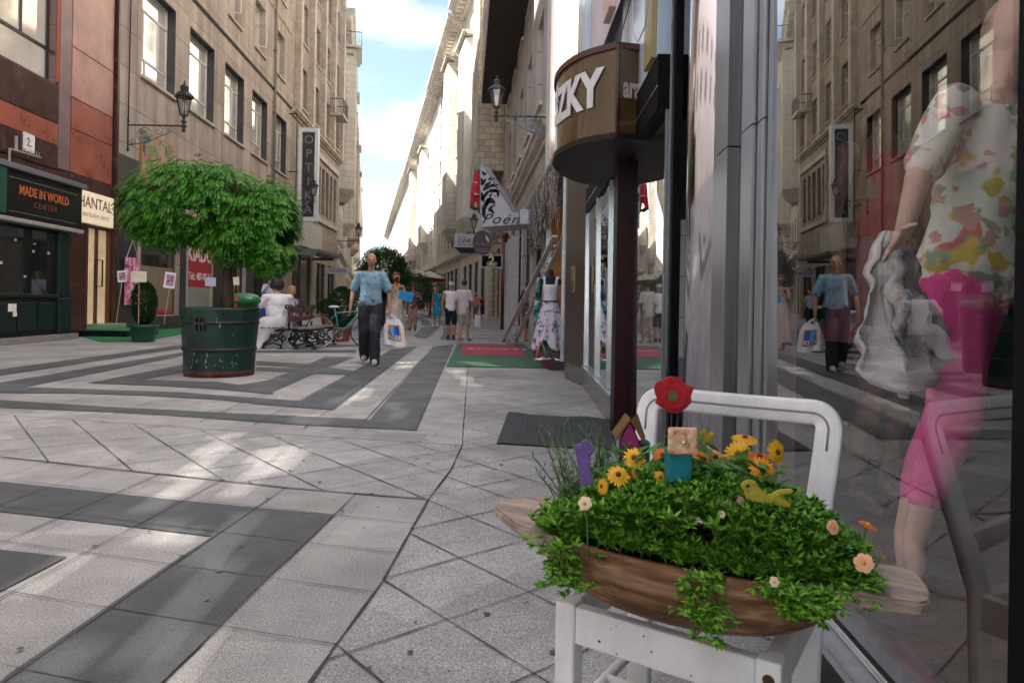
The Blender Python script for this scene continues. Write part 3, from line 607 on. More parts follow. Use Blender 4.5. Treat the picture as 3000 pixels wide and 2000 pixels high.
# ------------------------------------------------------------------ right hand shop building (world coordinates)
alu = M('aluminium', (.42, .43, .44), .32, .85, var=.12, scale=3, stretch=(8, 8, .6)); alu_b = M('aluminium_bright', (.75, .77, .8), .22, .9, var=.06); blackm = M('black_panel', (.006, .006, .007), .65, var=.2, spec=.12); 
stone_p = M('stone_polished', (.11, .09, .085), .18, var=.25, scale=3, fine=.3, bscale=90); brown_g = M('granite_darkbrown', (.055, .035, .03), .3, var=.2, scale=3, fine=.45, bscale=110)
maroon_m = M('maroon_metal', (.022, .003, .005), .45, spec=.2, var=.1); col_m = M('polished_steel', (.62, .60, .64), .10, 1.0, var=.05, scale=1, stretch=(1, 1, .15)); blue_g = M('fascia_glass', (.55, .66, .78), .15, .0, var=.08, scale=1); lil = M('stucco_lilac', (.66, .62, .67), .8, var=.07, scale=1.2); pnk = M('stucco_pink', (.70, .54, .47), .8, var=.07, scale=1.2); offw = M('paint_offwhite', (.62, .61, .57), .6, var=.06)
def XN(y): return .676+.061*y
def XM(y): return .75+.02*y
def XF(y): return .84+.017*(y-5.9)
R = thing('shop_building', 'shop building on the right with big display window, maroon post and lilac upper floors', 'building', (0, 0, 0))
def quadbar(b, y0, y1, f, dx0, dx1, z0, z1):
    vs = [(f(y0)+dx0, y0, z0), (f(y0)+dx1, y0, z0), (f(y1)+dx1, y1, z0), (f(y1)+dx0, y1, z0)]; vs += [(x, y, z1) for x, y, _ in vs]
    return b.add(vs, [(0,3,2,1),(4,5,6,7),(0,1,5,4),(1,2,6,5),(2,3,7,6),(3,0,4,7)])
# upper wall with window openings, in its own facade frame
p0, p1 = (.665, 13.2), (.98, -14); rz, Ln = frame_of(p0, p1)
uw = bpy.data.objects.new('upper_storeys', None); link(uw, R); uw.location = (*p0, 0); uw.rotation_euler = (0, 0, rz)
rows = [(.5, 1.55, 9, z, .75, 2.6, 'casement', frame_w, pane_r) for z in (4.6, 8.4, 12.2, 16, 19.8)]
w = wall_mb(Ln, 3.25, 24, holes_of(rows), 7, .15).build('upper_wall', lil, R, loc=(*p0, 0), rz=rz); bpy.data.objects.remove(uw)
for x0, sp, n, z0, ww, hh, st, fm, pm in rows:
    for i in range(n):
        a = window_key(ww, hh, st, fm, pm); o = inst('window', a[0], w, (x0+i*sp+ww/2, .06, z0)); inst('pane', a[1], o)
for k in range(8): MB().box(1.42+k*1.55, 1.75+k*1.55, -.05, -.002, 3.3, 23.9).build('wall_strip', pnk if k % 2 == 0 else blue_g, w)
for x in (.25, 1.32, 4.45, 6.0): MB().box(x, x+.12, -.09, -.003, 3.3, 23.9).build('wall_strip', offw, w)
# fascia, beam
quadbar(MB(), 3.9, 8.4, XM, -.02, .4, 2.43, 3.9).build('fascia_panel', blue_g, R)  # pale blue base colour imitates sky mirrored in this glass
quadbar(MB(), 3.95, 4.2, XM, -.05, -.022, 2.44, 3.8).build('fascia_strip', M('olive_panel', (.36, .30, .13), .35), R)
quadbar(MB(), 5.1, 5.2, XM, -.05, -.022, 2.44, 3.8).build('fascia_strip', offw, R)
quadbar(MB(), 3.84, 8.6, XM, -.03, .15, 2.115, 2.42).build('beam', blackm, R); quadbar(MB(), 3.84, 8.6, XM, -.033, -.031, 2.235, 2.245).build('beam_trim', alu_b, R)
quadbar(MB(), 2.2, 3.85, XN, .10, .5, 2.0, 3.9).build('fascia_panel', blackm, R)
# near display window
b = MB()
quadbar(b, .98, 2.20, XN, .01, .05, .27, .31); quadbar(b, .985, 1.01, XN, .01, .05, .31, 3.2); quadbar(b, 2.18, 2.22, XN, .01, .05, .31, 3.2)
fr = b.build('display_window', alu, R)
gl_n = Mglass('shop_glass', .11, (.96, .97, .98), 0, 1.4); gl_f = Mglass('shop_glass_far', .30, (.75, .8, .8), 0, 1.0)
g = MB(); T = math.tan(rad(.5)); g.add([(XN(1.0)+.03+.0, 1.0, .3), (XN(2.2)+.03, 2.2, .3), (XN(2.2)+.03-T*2.9, 2.2, 3.2), (XN(1.0)+.03-T*2.9, 1.0, 3.2)], [(0,1,2,3)]).build('pane', gl_n, fr)
for d0, d1, z0, z1, m in [(-.035, -.025, .20, .215, alu_b), (-.025, .0, .19, .21, alu), (0, .012, .2, .24, alu_b), (.013, .03, .21, .25, alu_b), (.03, .045, .2, .235, metal_dk), (.046, .11, .21, .268, alu)]:
    quadbar(MB(), -1.5, 2.2, XN, d0, d1, z0, z1).build('sill_strip', m, R)
quadbar(MB(), -1.5, 2.2, XN, .03, .3, 0, .2).build('base', M('base_black', (.012, .012, .014), .25, var=.3), R)
quadbar(MB(), .90, .985, XN, -.012, .25, .27, 3.9).build('jamb', blackm, R); f2 = quadbar(MB(), -1.5, .895, XN, .01, .05, .27, .31).build('display_window', alu, R); MB().add([(XN(-1.5)+.03, -1.5, .31), (XN(.9)+.03, .9, .31), (XN(.9)+.03, .9, 3.2), (XN(-1.5)+.03, -1.5, 3.2)], [(0,1,2,3)]).build('pane', gl_n, f2); quadbar(MB(), -5, -1.5, XN, .0, .5, 0, 3.25).build('jamb', blackm, R)
b = MB(); quadbar(b, -1.5, 2.2, XN, .112, 1.6, .22, .262); b.box(.98, 3.0, 2.2, 2.75, .22, .262); fl = b.build('display_floor', M('floor_darkwood', (.16, .10, .07), .45, var=.3, scale=2, stretch=(1, 9, 1)), R)
MB().box(2.2, 2.24, -1.5, 2.75, .27, 3.3).build('display_back', M('curtain_black', (.012, .010, .012), .9), R); MB().box(.99, 2.2, 2.70, 2.74, .27, 3.3).build('display_side', M('curtain_black', (.012,.01,.012), .9), R); MB().box(.75, 2.2, -1.5, -1.46, .27, 3.3).build('display_side', M('curtain_black', (.012,.01,.012), .9), R); MB().box(.80, 2.24, -1.5, 2.75, 3.22, 3.3).build('display_ceiling', M('ceiling_grey', (.3,.3,.3), .9), R)
# mullions next to the window
b = MB()
for y0, y1, dx in ((2.23, 2.30, .0), (2.31, 2.44, -.015), (2.64, 2.82, -.015), (2.835, 2.93, .0)):
    quadbar(b, y0, y1, XN, dx, .12, 0, 1.62); quadbar(b, y0, y1, XN, dx, .12, 1.626, 3.9)
for z in (.4, .95, 1.55, 1.7, 2.3):
    for y in (2.375, 2.73): b.disc((XN(y)-.0165, y, z), (-1, .061, 0), .006, 8)
b.build('mullion', alu, R); quadbar(MB(), 2.44, 2.64, XN, .03, .1, 0, 3.9).build('mullion_gap', M('gap_glass', (.03,.04,.05), .05, spec=1), R)
MB().tube([(.995, 3.25, 0), (.995, 3.25, 3.9)], .17, 32).build('column', col_m, R)
quadbar(MB(), 2.93, 3.72, XN, .26, .3, 0, 3.9).build('recess_panel', M('recess_dark', (.03, .025, .03), .15, var=.2), R)
b = MB(); quadbar(b, 3.74, 3.80, XM, .045, .092, 0, 3.9); b.build('corner_post', blackm, R); quadbar(MB(), 3.802, 3.81, XM, .032, .1, 0, 3.9).build('edge_trim', alu_b, R)
# pane between column and maroon post
b = MB(); quadbar(b, 3.86, 5.42, XM, .0, .04, .0, .035); quadbar(b, 3.84, 3.86, XM, .02, .04, .035, 2.11); f = b.build('glass_door', alu, R)
g = MB(); g.add([(XM(3.86)+.03, 3.86, .03), (XM(5.4)+.03, 5.4, .03), (XM(5.4)+.018, 5.4, 2.11), (XM(3.86)+.018, 3.86, 2.11)], [(0,1,2,3)]).build('pane', gl_f, f)
MB().bbox(.797, .925, 5.24, 5.44, 0, 2.113, .006).build('post', maroon_m, R)
# far shop window with stone base
quadbar(MB(), 5.62, 8.36, XF, .0, .4, 0, .235).build('base', stone_p, R); quadbar(MB(), 5.62, 8.36, XF, -.02, .1, .236, .262).build('sill_strip', alu, R)
f = quadbar(MB(), 5.64, 5.7, XF, .0, .05, .263, 2.113).build('display_window', alu_b, R)
for y0, y1 in ((6.03, 6.07), (7.02, 7.12), (8.28, 8.36)): quadbar(MB(), y0, y1, XF, .0, .05, .263, 2.113).build('mullion', alu_b, f)
g = MB(); g.add([(XF(5.7)+.03, 5.7, .27), (XF(8.3)+.03, 8.3, .27), (XF(8.3)+.018, 8.3, 2.113), (XF(5.7)+.018, 5.7, 2.113)], [(0,1,2,3)]).build('pane', gl_f, f)
b = MB()
for k in range(64): b.ball((XF(6.45)+.12, 6.45, .35+k*.027), .010, 1)
b.build('bead_string', M('beads', (.8, .78, .7), .2), R)
b = MB(); b.box(2.6, 2.64, 2.9, 8.3, 0, 2.6); b.box(1.0, 2.6, 2.8, 8.3, 2.06, 2.1); b.box(1.0, 2.6, 2.9, 8.3, -.005, .01); b.build('interior', M('interior_dark', (.035, .03, .03), .7, var=.3), R)
# pilaster with intercom
MB().prism([(.885, 8.37), (.73, 9.3), (.80, 10.3), (1.5, 10.3), (1.5, 8.37)], 0, .235).build('pilaster_base', stone_p, R)
MB().prism([(.882, 8.372), (.727, 9.302), (.79, 10.32), (1.5, 10.32), (1.5, 8.372)], .237, 3.24).build('pilaster', brown_g, R)
MB().box(.95, 1.5, 5.6, 8.37, 2.6, 3.24).build('lintel', blackm, R)
d = V((.727-.885, 9.3-8.37)).normalized(); pr_z = math.atan2(d.y, d.x)
ic = thing('intercom', 'brass rimmed intercom plate on the brown granite pilaster', 'intercom', (.80, 8.86, 1.33), math.atan2(-d.y, -d.x))
MB().bbox(-.09, .09, -.022, -.002, -.17, .17, .006).build('plate', M('brass', (.45, .33, .14), .35, .9), ic); MB().box(-.065, .065, -.026, -.0225, .02, .14).build('screen', M('lcd', (.16, .2, .17), .3), ic); MB().box(-.065, .065, -.026, -.0225, -.14, -.02).build('keypad', M('keys', (.08, .08, .08), .4), ic)
# boutique opening beyond the pilaster
MB().box(1.5, 1.54, 10.3, 13.2, 0, 3.25).box(.68, 1.54, 13.1, 13.2, 0, 3.25).build('boutique_back', M('boutique_lit_amber', (.36, .16, .05), .6, var=.3), R)  # amber wall colour imitates the orange lit interior
MB().box(.66, 1.54, 10.33, 13.19, 3.1, 3.245).build('boutique_lintel', M('lint', (.25, .22, .2), .6), R)
for y in (10.36, 13.02): MB().box(.80-.045*(y-10.3)-.05, .80-.045*(y-10.3)+.05, y, y+.07, .13, 3.1).build('door_jamb', alu_b, R)
lampg = MB()
for q in ((1.3, 11.6, 2.3), (1.35, 12.2, 2.1)): lampg.ball(q, .045, 2)
lampg.build('shop_lamp', M('lamp_glow', (1, .8, .5), .5, emit=((1, .62, .25), 6)), R)
b = MB().prism([(.60, 10.36), (.47, 13.0), (.66, 13.0), (1.5, 13.0), (1.5, 10.36)], 0, .14)
tag(b.build('doorstep', M('step_dark', (.06, .05, .05), .4, var=.3)), 'low dark doorstep under the dress mannequin beside the green carpet', 'step')
tag(MB().prism([(.545, 10.5), (.42, 13.0), (.468, 13.0), (.598, 10.5)], .006, .135).build('step_runner', M('runner_red', (.2, .02, .04), .9)), 'narrow dark red strip along the doorstep edge', 'runner')
# tinsel curtain on the facade
tins = M('tinsel', (.55, .56, .58), .25, .8, var=.35, scale=40)
b = MB(); random.seed(3)
for i in range(900):
    y = random.uniform(10.4, 16.2); t = (y-10.35); x = .80-.049*t-.06-random.uniform(0, .10); zt = 3.35+random.uniform(-.1, .12); L_ = random.uniform(.5, 1.25)*(1 if y > 12.9 or y < 10.7 else .75); wv = random.uniform(.008, .02); z = zt
    n = 4; vs = []
    for k in range(n+1):
        q = random.uniform(-.02, .02); vs += [(x+q, y-wv, z-L_*k/n), (x+q+random.uniform(-.015, .015), y+wv, z-L_*k/n)]
    b.add(vs, [(2*k, 2*k+1, 2*k+3, 2*k+2) for k in range(n)])
tag(b.build('tinsel_curtain', tins), 'silver tinsel fringe hanging along the facade above the boutique door', 'tinsel', kind=None)
# slanting foil covered rails
A = G(1492, 1000); B_ = Q(1640, 692, 10.75); sd_ = V((.17, 0, 0))
t = thing('foil_ladder', 'slanting pale ladder wound with silver foil, leaning in front of the boutique', 'ladder', (0, 0, 0))
b = MB(); b.bar(A-sd_, B_-sd_*.45, .085, .03); b.build('rail', offw, t); b = MB(); b.bar(A+sd_, B_+sd_*.45, .085, .03); b.build('rail', offw, t)
b = MB()
for i in range(420):
    u = random.random(); c = A.lerp(B_, u); s = 1-.55*u; o = V((random.uniform(-.16, .16)*s, 0, random.uniform(-.03, .03))); p = c+o; q = p+V((random.uniform(-.06, .06)*s, random.uniform(-.1, .1), random.uniform(-.05, .05))); r_ = p+V((random.uniform(-.05, .05)*s, random.uniform(-.2, .2), random.uniform(.0, .07))); b.add([p, q, r_], [(0, 1, 2)])
b.build('foil', tins, t)
# carpets and mats
grn = M('carpet_green', (.055, .14, .085), .95, var=.2, scale=4, fine=.3, bscale=200); redc = M('carpet_red', (.38, .05, .09), .95, var=.12, scale=4, fine=.2, bscale=200); grn2 = M('carpet_grass', (.012, .17, .055), .95, var=.25, scale=3, fine=.3, bscale=200)
def flat(name, pts, z, m, h=.012): return MB().prism([(p.x, p.y) for p in pts], z, z+h).build(name, m)
c = tag(flat('green_carpet', [G(1308,1075), G(1340,1008), G(1530,1010), G(1642,1080)], .004, grn), 'green carpet with a red panel lying before the boutique step', 'carpet')
MB().prism([(p.x, p.y) for p in [G(1350,1041), G(1356,1011), G(1522,1013), G(1541,1044)]], .017, .021).build('red_panel', redc, c)
cc = G(1455, 1025); text_b = text_mb('SCOTI', .30, .001, .008); text_b.v = [(x*1.55, y*1.9, z) for x, y, z in text_b.v]; text_b.build('lettering', M('carpet_white', (.5, .35, .37), .95), c, loc=(cc.x, cc.y, .023))
b = MB(); n = 26; a0, a1, a2, a3 = G(1487,1214), G(1788,1232), G(1810,1322), G(1454,1303)
mv = []
NN = 60
for j in range(13):
    for i in range(NN+1):
        u, v_ = i/NN, j/12; p = a0.lerp(a1, u).lerp(a3.lerp(a2, u), v_); rid = abs(math.sin(u*PI*22)); wv = .012*math.sin(u*9+1)*(1 if j in (0,) else .3); mv.append((p.x, p.y, .008+.010*rid+max(0, wv)))
b.add(mv, [(j*(NN+1)+i, (j+1)*(NN+1)+i, (j+1)*(NN+1)+i+1, j*(NN+1)+i+1) for j in range(12) for i in range(NN)], True)
tag(b.build('doormat', M('rubber_mat', (.045, .05, .052), .75, var=.25, scale=8, fine=.3, bscale=150)), 'dark ribbed rubber doormat on the paving before the glass door', 'mat')
c = tag(flat('grass_carpet', [G(235,985), G(300,1003), G(430,998), G(560,975), G(700,955), G(700,947), G(440,962), G(245,962)], .005, grn2), 'bright green carpet along the foot of the left shops', 'carpet')
# ------------------------------------------------------------------ left shop front
gdk = M('paint_bottle_green', (.005, .018, .015), .35, var=.2); gmid = M('paint_green', (.008, .065, .045), .4, var=.12); blk2 = M('paint_black_green', (.004, .006, .0055), .3, var=.2)
Ys = 8.0; sf = thing('wooden_shopfront_portal', 'dark green wooden shop front with black sign board at the left edge', 'shop front', (LX(Ys)+.28, Ys, 0), RZL); l = lambda y: (y-Ys)*LC; e = l(15.9)
MB().bbox(0, e+.12, -.14, .2, 0, .13, .01).build('plinth_stone', M('plinth_grey', (.22, .20, .19), .7), sf)
for y in (12.9, 15.42): MB().bbox(l(y), l(y)+.42, -.02, .26, .13, 2.45, .01).build('pilaster', gdk, sf); MB().bbox(l(y)-.02, l(y)+.44, -.05, .26, .13, .95, .012).build('pedestal', gdk, sf)
MB().box(0, e, .02, .26, .13, .95).build('stall_riser', blk2, sf)
for k in range(3): MB().bbox(l(13.4)+k*.68, l(13.4)+k*.68+.6, -.0, .0195, .25, .85, .008).build('riser_panel', gdk, sf)
MB().bbox(0, e+.08, -.02, .26, .95, 1.03, .008).build('window_ledge', gdk, sf)
f = MB().box(0, l(15.42), .05, .15, 2.40, 2.45).box(l(13.3), l(13.36), .05, .15, 1.03, 2.40).box(l(15.36), l(15.42), .05, .15, 1.03, 2.40).box(l(14.5), l(14.56), .05, .15, 1.03, 2.40).build('window_frame', blk2, sf)
MB().add([(0,.12,1.03),(l(15.42),.12,1.03),(l(15.42),.12,2.5),(0,.12,2.5)], [(0,1,2,3)]).build('pane', pane_d, f)
random.seed(5)
for k in range(7): x, z = l(random.uniform(13.6, 15.3)), random.uniform(1.1, 2.2); MB().box(x, x+.07, .10, .112, z, z+random.uniform(.03, .06)).build('paper_card', M('card_white', (.45, .45, .42), .7), sf)
MB().bbox(0, e+.14, -.16, .26, 2.55, 3.5, .02).build('sign_board', blk2, sf); MB().bbox(0, e+.2, -.24, .26, 3.5, 3.62, .02).build('sign_cornice', M('lead_grey', (.12, .13, .15), .5), sf)
MB().bbox(0, e+.17, -.2, .26, 2.46, 2.549, .015).build('sign_moulding', M('mould_grey', (.3, .3, .28), .4), sf); MB().bbox(l(12.2), l(13.35), -.2, -.161, 2.6, 3.49, .01).build('sign_side', gmid, sf)
b = MB(); b.box(l(13.45), l(15.8), -.172, -.1605, 2.66, 2.675).box(l(13.45), l(15.8), -.172, -.1605, 3.33, 3.345).build('sign_line', M('line_grey', (.12, .13, .12), .5), sf)
orange = M('letter_orange', (.50, .13, .04), .5); text_on('lettering', 'MADE IN WORLD', .27, orange, sf, (l(14.63), -.165, 3.12), ext=.004, bold=.002, sx=.80); text_on('lettering', 'CENTER', .17, M('letter_dim', (.22, .06, .03), .5), sf, (l(14.65), -.165, 2.88), ext=.003, space=1.4)
MB().box(l(13.75), l(14.0), -.006, .019, .66, .82).box(l(13.9), l(14.02), -.0065, .0185, .56, .658).build('paper_note', M('paper_note', (.72, .70, .68), .8), sf)
# CHANTAL door beside it
Yd = 16.6; dr = thing('entrance_door', 'tall glazed double door with brown frame between the dark shop front and the granite pier', 'door', (LX(Yd)-.02, Yd, 0), RZL); l = lambda y: (y-Yd)*LC
fb = M('frame_redbrown', (.10, .035, .02), .35); glow = M('door_cream', (.60, .46, .30), .35, var=.25, scale=1.5, emit=((1, .72, .42), .05))
MB().box(l(17.0), l(17.1), -.04, .1, .3, 2.75).box(l(18.12), l(18.2), -.04, .1, .3, 2.75).box(l(17.0), l(18.2), -.041, .1, 2.75, 2.85).build('door_frame', fb, dr)
MB().box(l(17.1), l(18.12), .06, .08, .3, 2.74).build('door_panel', glow, dr); MB().box(l(17.55), l(17.63), .0, .058, .3, 2.74).build('stile', fb, dr)
MB().box(l(17.4), l(17.43), -.06, -.03, 1.25, 1.95).box(l(17.75), l(17.78), -.06, -.03, 1.25, 1.95).box(l(17.4), l(17.78), -.059, -.031, 1.93, 1.95).box(l(17.4), l(17.78), -.059, -.031, 1.25, 1.27).build('door_handle', metal_dk, dr)
st = thing('door_step', 'green carpeted step before the cream lit door', 'step', (LX(17), 17, 0), RZL); MB().bbox(-.25, 1.5, -1.15, -.02, .02, .16, .01).build('step_base', blk2, st); MB().box(-.25, 1.5, -1.15, -.02, .162, .172).build('step_top', grn2, st); MB().bbox(.1, 1.25, -.42, -.0, .173, .30, .01).build('upper_step', M('sill_green', (.2, .3, .2), .7), st)
b = MB(); b.box(l(16.72), l(16.98), .02, .05, .4, 2.6); b.build('side_display', Mblotch('side_display', (.02, .02, .02), [(.5, .05, .05), (.1, .35, .6), (.55, .5, .4)], 4, .56), dr)
sg = thing('lit_sign', 'cream lit sign board reading CHANTAL above the glazed door', 'sign', (LX(16.0)+.06, 16.0, 0), RZL); l = lambda y: (y-16)*LC
MB().bbox(l(16.0), l(18.02), -.1, -.0, 2.80, 3.58, .01).build('sign_box', M('sign_cream', (.80, .70, .52), .5, var=.05, emit=((1, .86, .62), .06)), sg); text_on('lettering', 'CHANTAL', .40, M('letter_brown', (.16, .07, .03), .6), sg, (l(17.0), -.105, 3.3), ext=.003, sx=.98); text_on('lettering', 'exclusive store', .20, M('letter_tan', (.45, .36, .25), .6), sg, (l(17.15), -.105, 3.02), ext=.002, shear=.3)
# projecting sign by the pier
p = G(0, 0, 3) if False else None
ps = thing('projecting_sign', 'small white and red box sign standing out from the pier left of the tree', 'sign', (LX(18.6)+.02, 18.6, 3.15))
MB().bbox(0, .14, -.1, .1, 0, .42, .008).build('sign_end', M('sign_red', (.5, .06, .03), .5), ps); MB().bbox(.14, 1.1, -.1, .1, 0, .42, .008).build('sign_box', M('sign_ivory', (.72, .66, .58), .5), ps); text_on('lettering', 'CHANTAL', .19, M('letter_dark', (.1, .08, .06), .6), ps, (.62, -.103, .23), ext=.002)
# house number and bracket
hn = thing('house_number', 'white house number plate on dark red granite above the shop front', 'number plate', (LX(14.66)+.04, 14.66, 4.27), RZL)
MB().bbox(-.17, .17, -.02, 0, -.2, .2, .03).build('plate', M('enamel_white', (.75, .74, .70), .3), hn); text_on('numeral', '2.', .26, metal_dk, hn, (0, -.024, 0), ext=.002)
an = thing('wall_rack', 'small pale metal rack with prongs fixed above the dark shop sign', 'rack', (LX(14.0)+.05, 14.0, 3.98), RZL)
b = MB(); b.bar((-.1, -.1, -.35), (-.1, -.1, .0), .03); b.bar((-.1, -.1, 0), (.9, -.12, .02), .025); b.bar((.1, -.1, 0), (.1, -.1, .3), .04)
for k in range(7): b.bar((.3+k*.09, -.11, .02), (.3+k*.09, -.11, .12), .012)
b.build('bar', M('metal_pale', (.45, .47, .45), .4, .5), an)
# banner hung on the dark wall
bn = thing('banner', 'pink floral cloth banner hung on strings beside the cream door', 'banner', (LX(18.75)+.12, 18.75, 0), RZL)
MB().bbox(0, .83, -.01, .01, .78, 2.1, .004).build('cloth', Mblotch('banner_print', (.62, .16, .32), [(.75, .4, .55), (.25, .03, .08), (.7, .55, .55)], 5, .54), bn); MB().bar((.08, 0, 2.09), (.42, 0, 2.6), .012).bar((.75, 0, 2.09), (.42, 0, 2.6), .012).build('string', M('string_white', (.5, .5, .48), .8), bn)
# KIADO poster on the shop window
kd = thing('rental_notice', 'red and grey rental notice filling the window behind the potted tree', 'notice', (LX(23.1)+.03, 23.1, 0), RZL)
wm = 2.2; MB().box(0, wm, -.03, -.005, 1.38, 3.0).build('red_sheet', M('sheet_red', (.36, .02, .035), .5, var=.08), kd); MB().box(0, wm, -.03, -.005, .3, 1.379).build('picture', M('notice_grey', (.36, .37, .33), .3, var=.3, scale=1.5, var2=(.2, .22, .2)), kd)
wl = M('letter_white', (.72, .70, .68), .6); text_on('lettering', 'KIADÓ', .76, wl, kd, (wm/2, -.034, 2.52), ext=.003, bold=.012, sx=.98); text_on('lettering', 'Tel.: 487-07 11', .36, wl, kd, (wm/2, -.034, 1.75), ext=.003, bold=.006, sx=.92)
MB().box(wm, wm+.07, -.05, 0, .3, 3.0).box(-.07, 0, -.05, 0, .3, 3.0).build('edge_strip', M('strip_pale', (.4, .42, .4), .4), kd)
# vertical white framed sign
og = thing('vertical_sign', 'tall white framed sign with letters stacked down its dark glass', 'sign', (-11.35, 36.0, 5.15), 0)
t_ = .17; b = MB(); W2, H2 = 1.02, 4.9
b.box(0, t_, -.16, .16, 0, H2).box(W2-t_, W2, -.16, .16, 0, H2).box(t_, W2-t_, -.158, .158, 0, t_*1.3).box(t_, W2-t_, -.158, .158, H2-t_*1.3, H2).build('frame', M('sign_frame_white', (.75, .78, .82), .4), og)
MB().box(t_, W2-t_, -.05, .05, t_*1.3, H2-t_*1.3).build('dark_glass', M('sign_glass', (.06, .065, .07), .08, var=.3, scale=2, spec=.8), og)
for i, ch in enumerate('OPTIKA'): text_on('letter', ch, .62, M('letter_grey', (.24, .25, .27), .5), og, (W2/2, -.06, H2-.62-i*.73), ext=.01)
b = MB(); b.bar((-.15, 0, -.2), (-.15, 0, 5.7), .05); b.bar((-.7, 0, 5.65), (-.15, 0, 5.65), .05); b.bar((-.8, 0, 2.6), (0, 0, 2.6), .05); b.build('bracket', metal_dk, og)
pz = thing('pizza_sign', 'long white sign reading PIZZERIA behind the walking man', 'sign', G(972, 800, 0)*0+V((-11.0, 40.5, 2.6))); MB().bbox(0, 1.35, -.1, .1, 0, .36, .01).build('sign_box', M('sign_lilac', (.52, .50, .56), .5), pz); text_on('lettering', 'PIZZERIA', .26, M('letter_purple', (.15, .05, .2), .6), pz, (.66, -.104, .18), ext=.003, bold=.004)
# ------------------------------------------------------------------ lanterns on brackets
iron = M('cast_iron', (.035, .045, .045), .45, .5, var=.25, scale=12); lglass = Mglass('lantern_glass', .12, (.75, .75, .75)); silver = M('scroll_silver', (.25, .28, .30), .4, .6, var=.2)
def spiral(cx, cz, r0, turns, a0, n=26, s=1): return [V((cx+r0*(1-.75*i/n)*math.cos(a0+s*turns*2*PI*i/n), 0, cz+r0*(1-.75*i/n)*math.sin(a0+s*turns*2*PI*i/n))) for i in range(n+1)]
def make_lamp():
    """arm runs along local -x from the wall at x=0; lantern at its tip"""
    t = thing('street_lamp', 'lamp', 'street lamp', (0, 0, 0)); La = 1.18
    MB().bar((.02, 0, 0), (-La-.06, 0, 0), .028).bar((0, 0, .08), (0, 0, -.5), .035).ball((0, 0, .1), .035).ball((0, 0, -.52), .04).build('bracket', iron, t)
    b = MB(); ring = [V((-.36+.15*math.cos(a*PI/10), 0, -.2+.15*math.sin(a*PI/10))) for a in range(20)]
    b.tube(ring, .014, 6, True); b.tube(spiral(-.36, -.2, .10, 1.4, 0), .012, 6); b.tube(spiral(-.36, -.2, .10, 1.4, PI), .012, 6); b.tube(spiral(-.66, -.12, .09, 1.3, PI/2), .012, 6); b.tube(spiral(-.9, -.09, .065, 1.3, PI/2), .010, 6); b.tube(spiral(-.12, -.36, .07, 1.2, 0), .012, 6)
    b.tube([V((0, 0, -.42)), V((-.15, 0, -.40)), V((-.4, 0, -.37)), V((-.65, 0, -.24)), V((-.85, 0, -.16)), V((-1.02, 0, -.03))], .014, 6); b.build('scrollwork', silver, t)
    M8 = Matrix.Translation((-La, 0, 0)); lt = MB(); lt.lathe([(.02, -.13), (.045, -.09), (.02, -.05), (.06, -.02), (.03, .02), (.03, .06), (.07, .09), (.025, .12), (.03, .19), (.085, .22)], 10, M8)
    for k in range(6):
        a = k*PI/3; c, s = math.cos(a), math.sin(a); lt.bar((-La+.082*c, .082*s, .22), (-La+.165*c, .165*s, .60), .014)
    lt.lathe([(.17, .59), (.205, .60), (.205, .625), (.13, .70), (.085, .72), (.085, .80), (.10, .81), (.06, .85), (.02, .87), (.025, .90), (.006, .97)], 6, M8, smooth=False)
    o = lt.build('lantern', iron, t); g = MB().lathe([(.078, .225), (.16, .595)], 6, M8, cap=False, smooth=False).build('lantern_glass', lglass, o); MB().lathe([(.0, .24), (.05, .26), (.055, .42), (.03, .5)], 10, M8).build('bulb', M('bulb_white', (.75, .75, .72), .4), o)
    return t
lp = make_lamp(); lp['label'] = 'black lantern on a scrolled bracket on the right wall, nearest the brown drum sign'; lp['group'] = 'lanterns on wall brackets'
lp.location = (.66, 13.2, 4.62); lp.scale = (.87, .87, .82)
for x, y, z, rz_, sc, lb in [(LX(19), 19, 5.78, PI, 1.32, 'lantern on a scrolled bracket on the left wall above the potted tree'), (-11.75, 35, 6.1, PI, 1.25, 'lantern hanging in front of the tall white framed sign'),
                        (-.7, 33.5, 3.9+.55, 0, 1.05, 'small lantern above the white box sign on the right'), (-13.1, 50, 5.4, PI, 1.5, 'distant lantern on the left wall beneath the rounded bay')]:
    copy_thing(lp, lb, (x, y, z), rz_).scale = (sc, sc, sc)
# ------------------------------------------------------------------ brown drum sign
dm = thing('drum_sign', 'brown curved drum sign with pale letters SZKY on the right wall', 'sign', (0, 0, 0))
def cpt(t):  # plan outline from the near corner round to the wall
    pts = [V((.68, 4.53)), V((.47, 4.72)), V((.335, 5.05)), V((.32, 5.42)), V((.42, 5.85)), V((.60, 6.2)), V((.84, 6.42))]
    n = len(pts)-1; u = min(max(t*n, 0), n-1e-6); i = int(u); f = u-i; P_ = [pts[max(i-1, 0)], pts[i], pts[i+1], pts[min(i+2, n)]]
    return .5*((2*P_[1])+(P_[2]-P_[0])*f+(2*P_[0]-5*P_[1]+4*P_[2]-P_[3])*f*f+(3*P_[1]-3*P_[2]+P_[3]-P_[0])*f**3)
NP = 40; out = [cpt(i/NP) for i in range(NP+1)]; ZB, ZT = 2.13, 2.73
brn = M('sign_bronze', (.095, .055, .015), .28, var=.15, scale=2, coat=.4, stretch=(1, 1, .2)); mar2 = M('sign_maroon', (.075, .025, .022), .35)
body = [(.86, 4.60)]+[(p.x, p.y) for p in out]
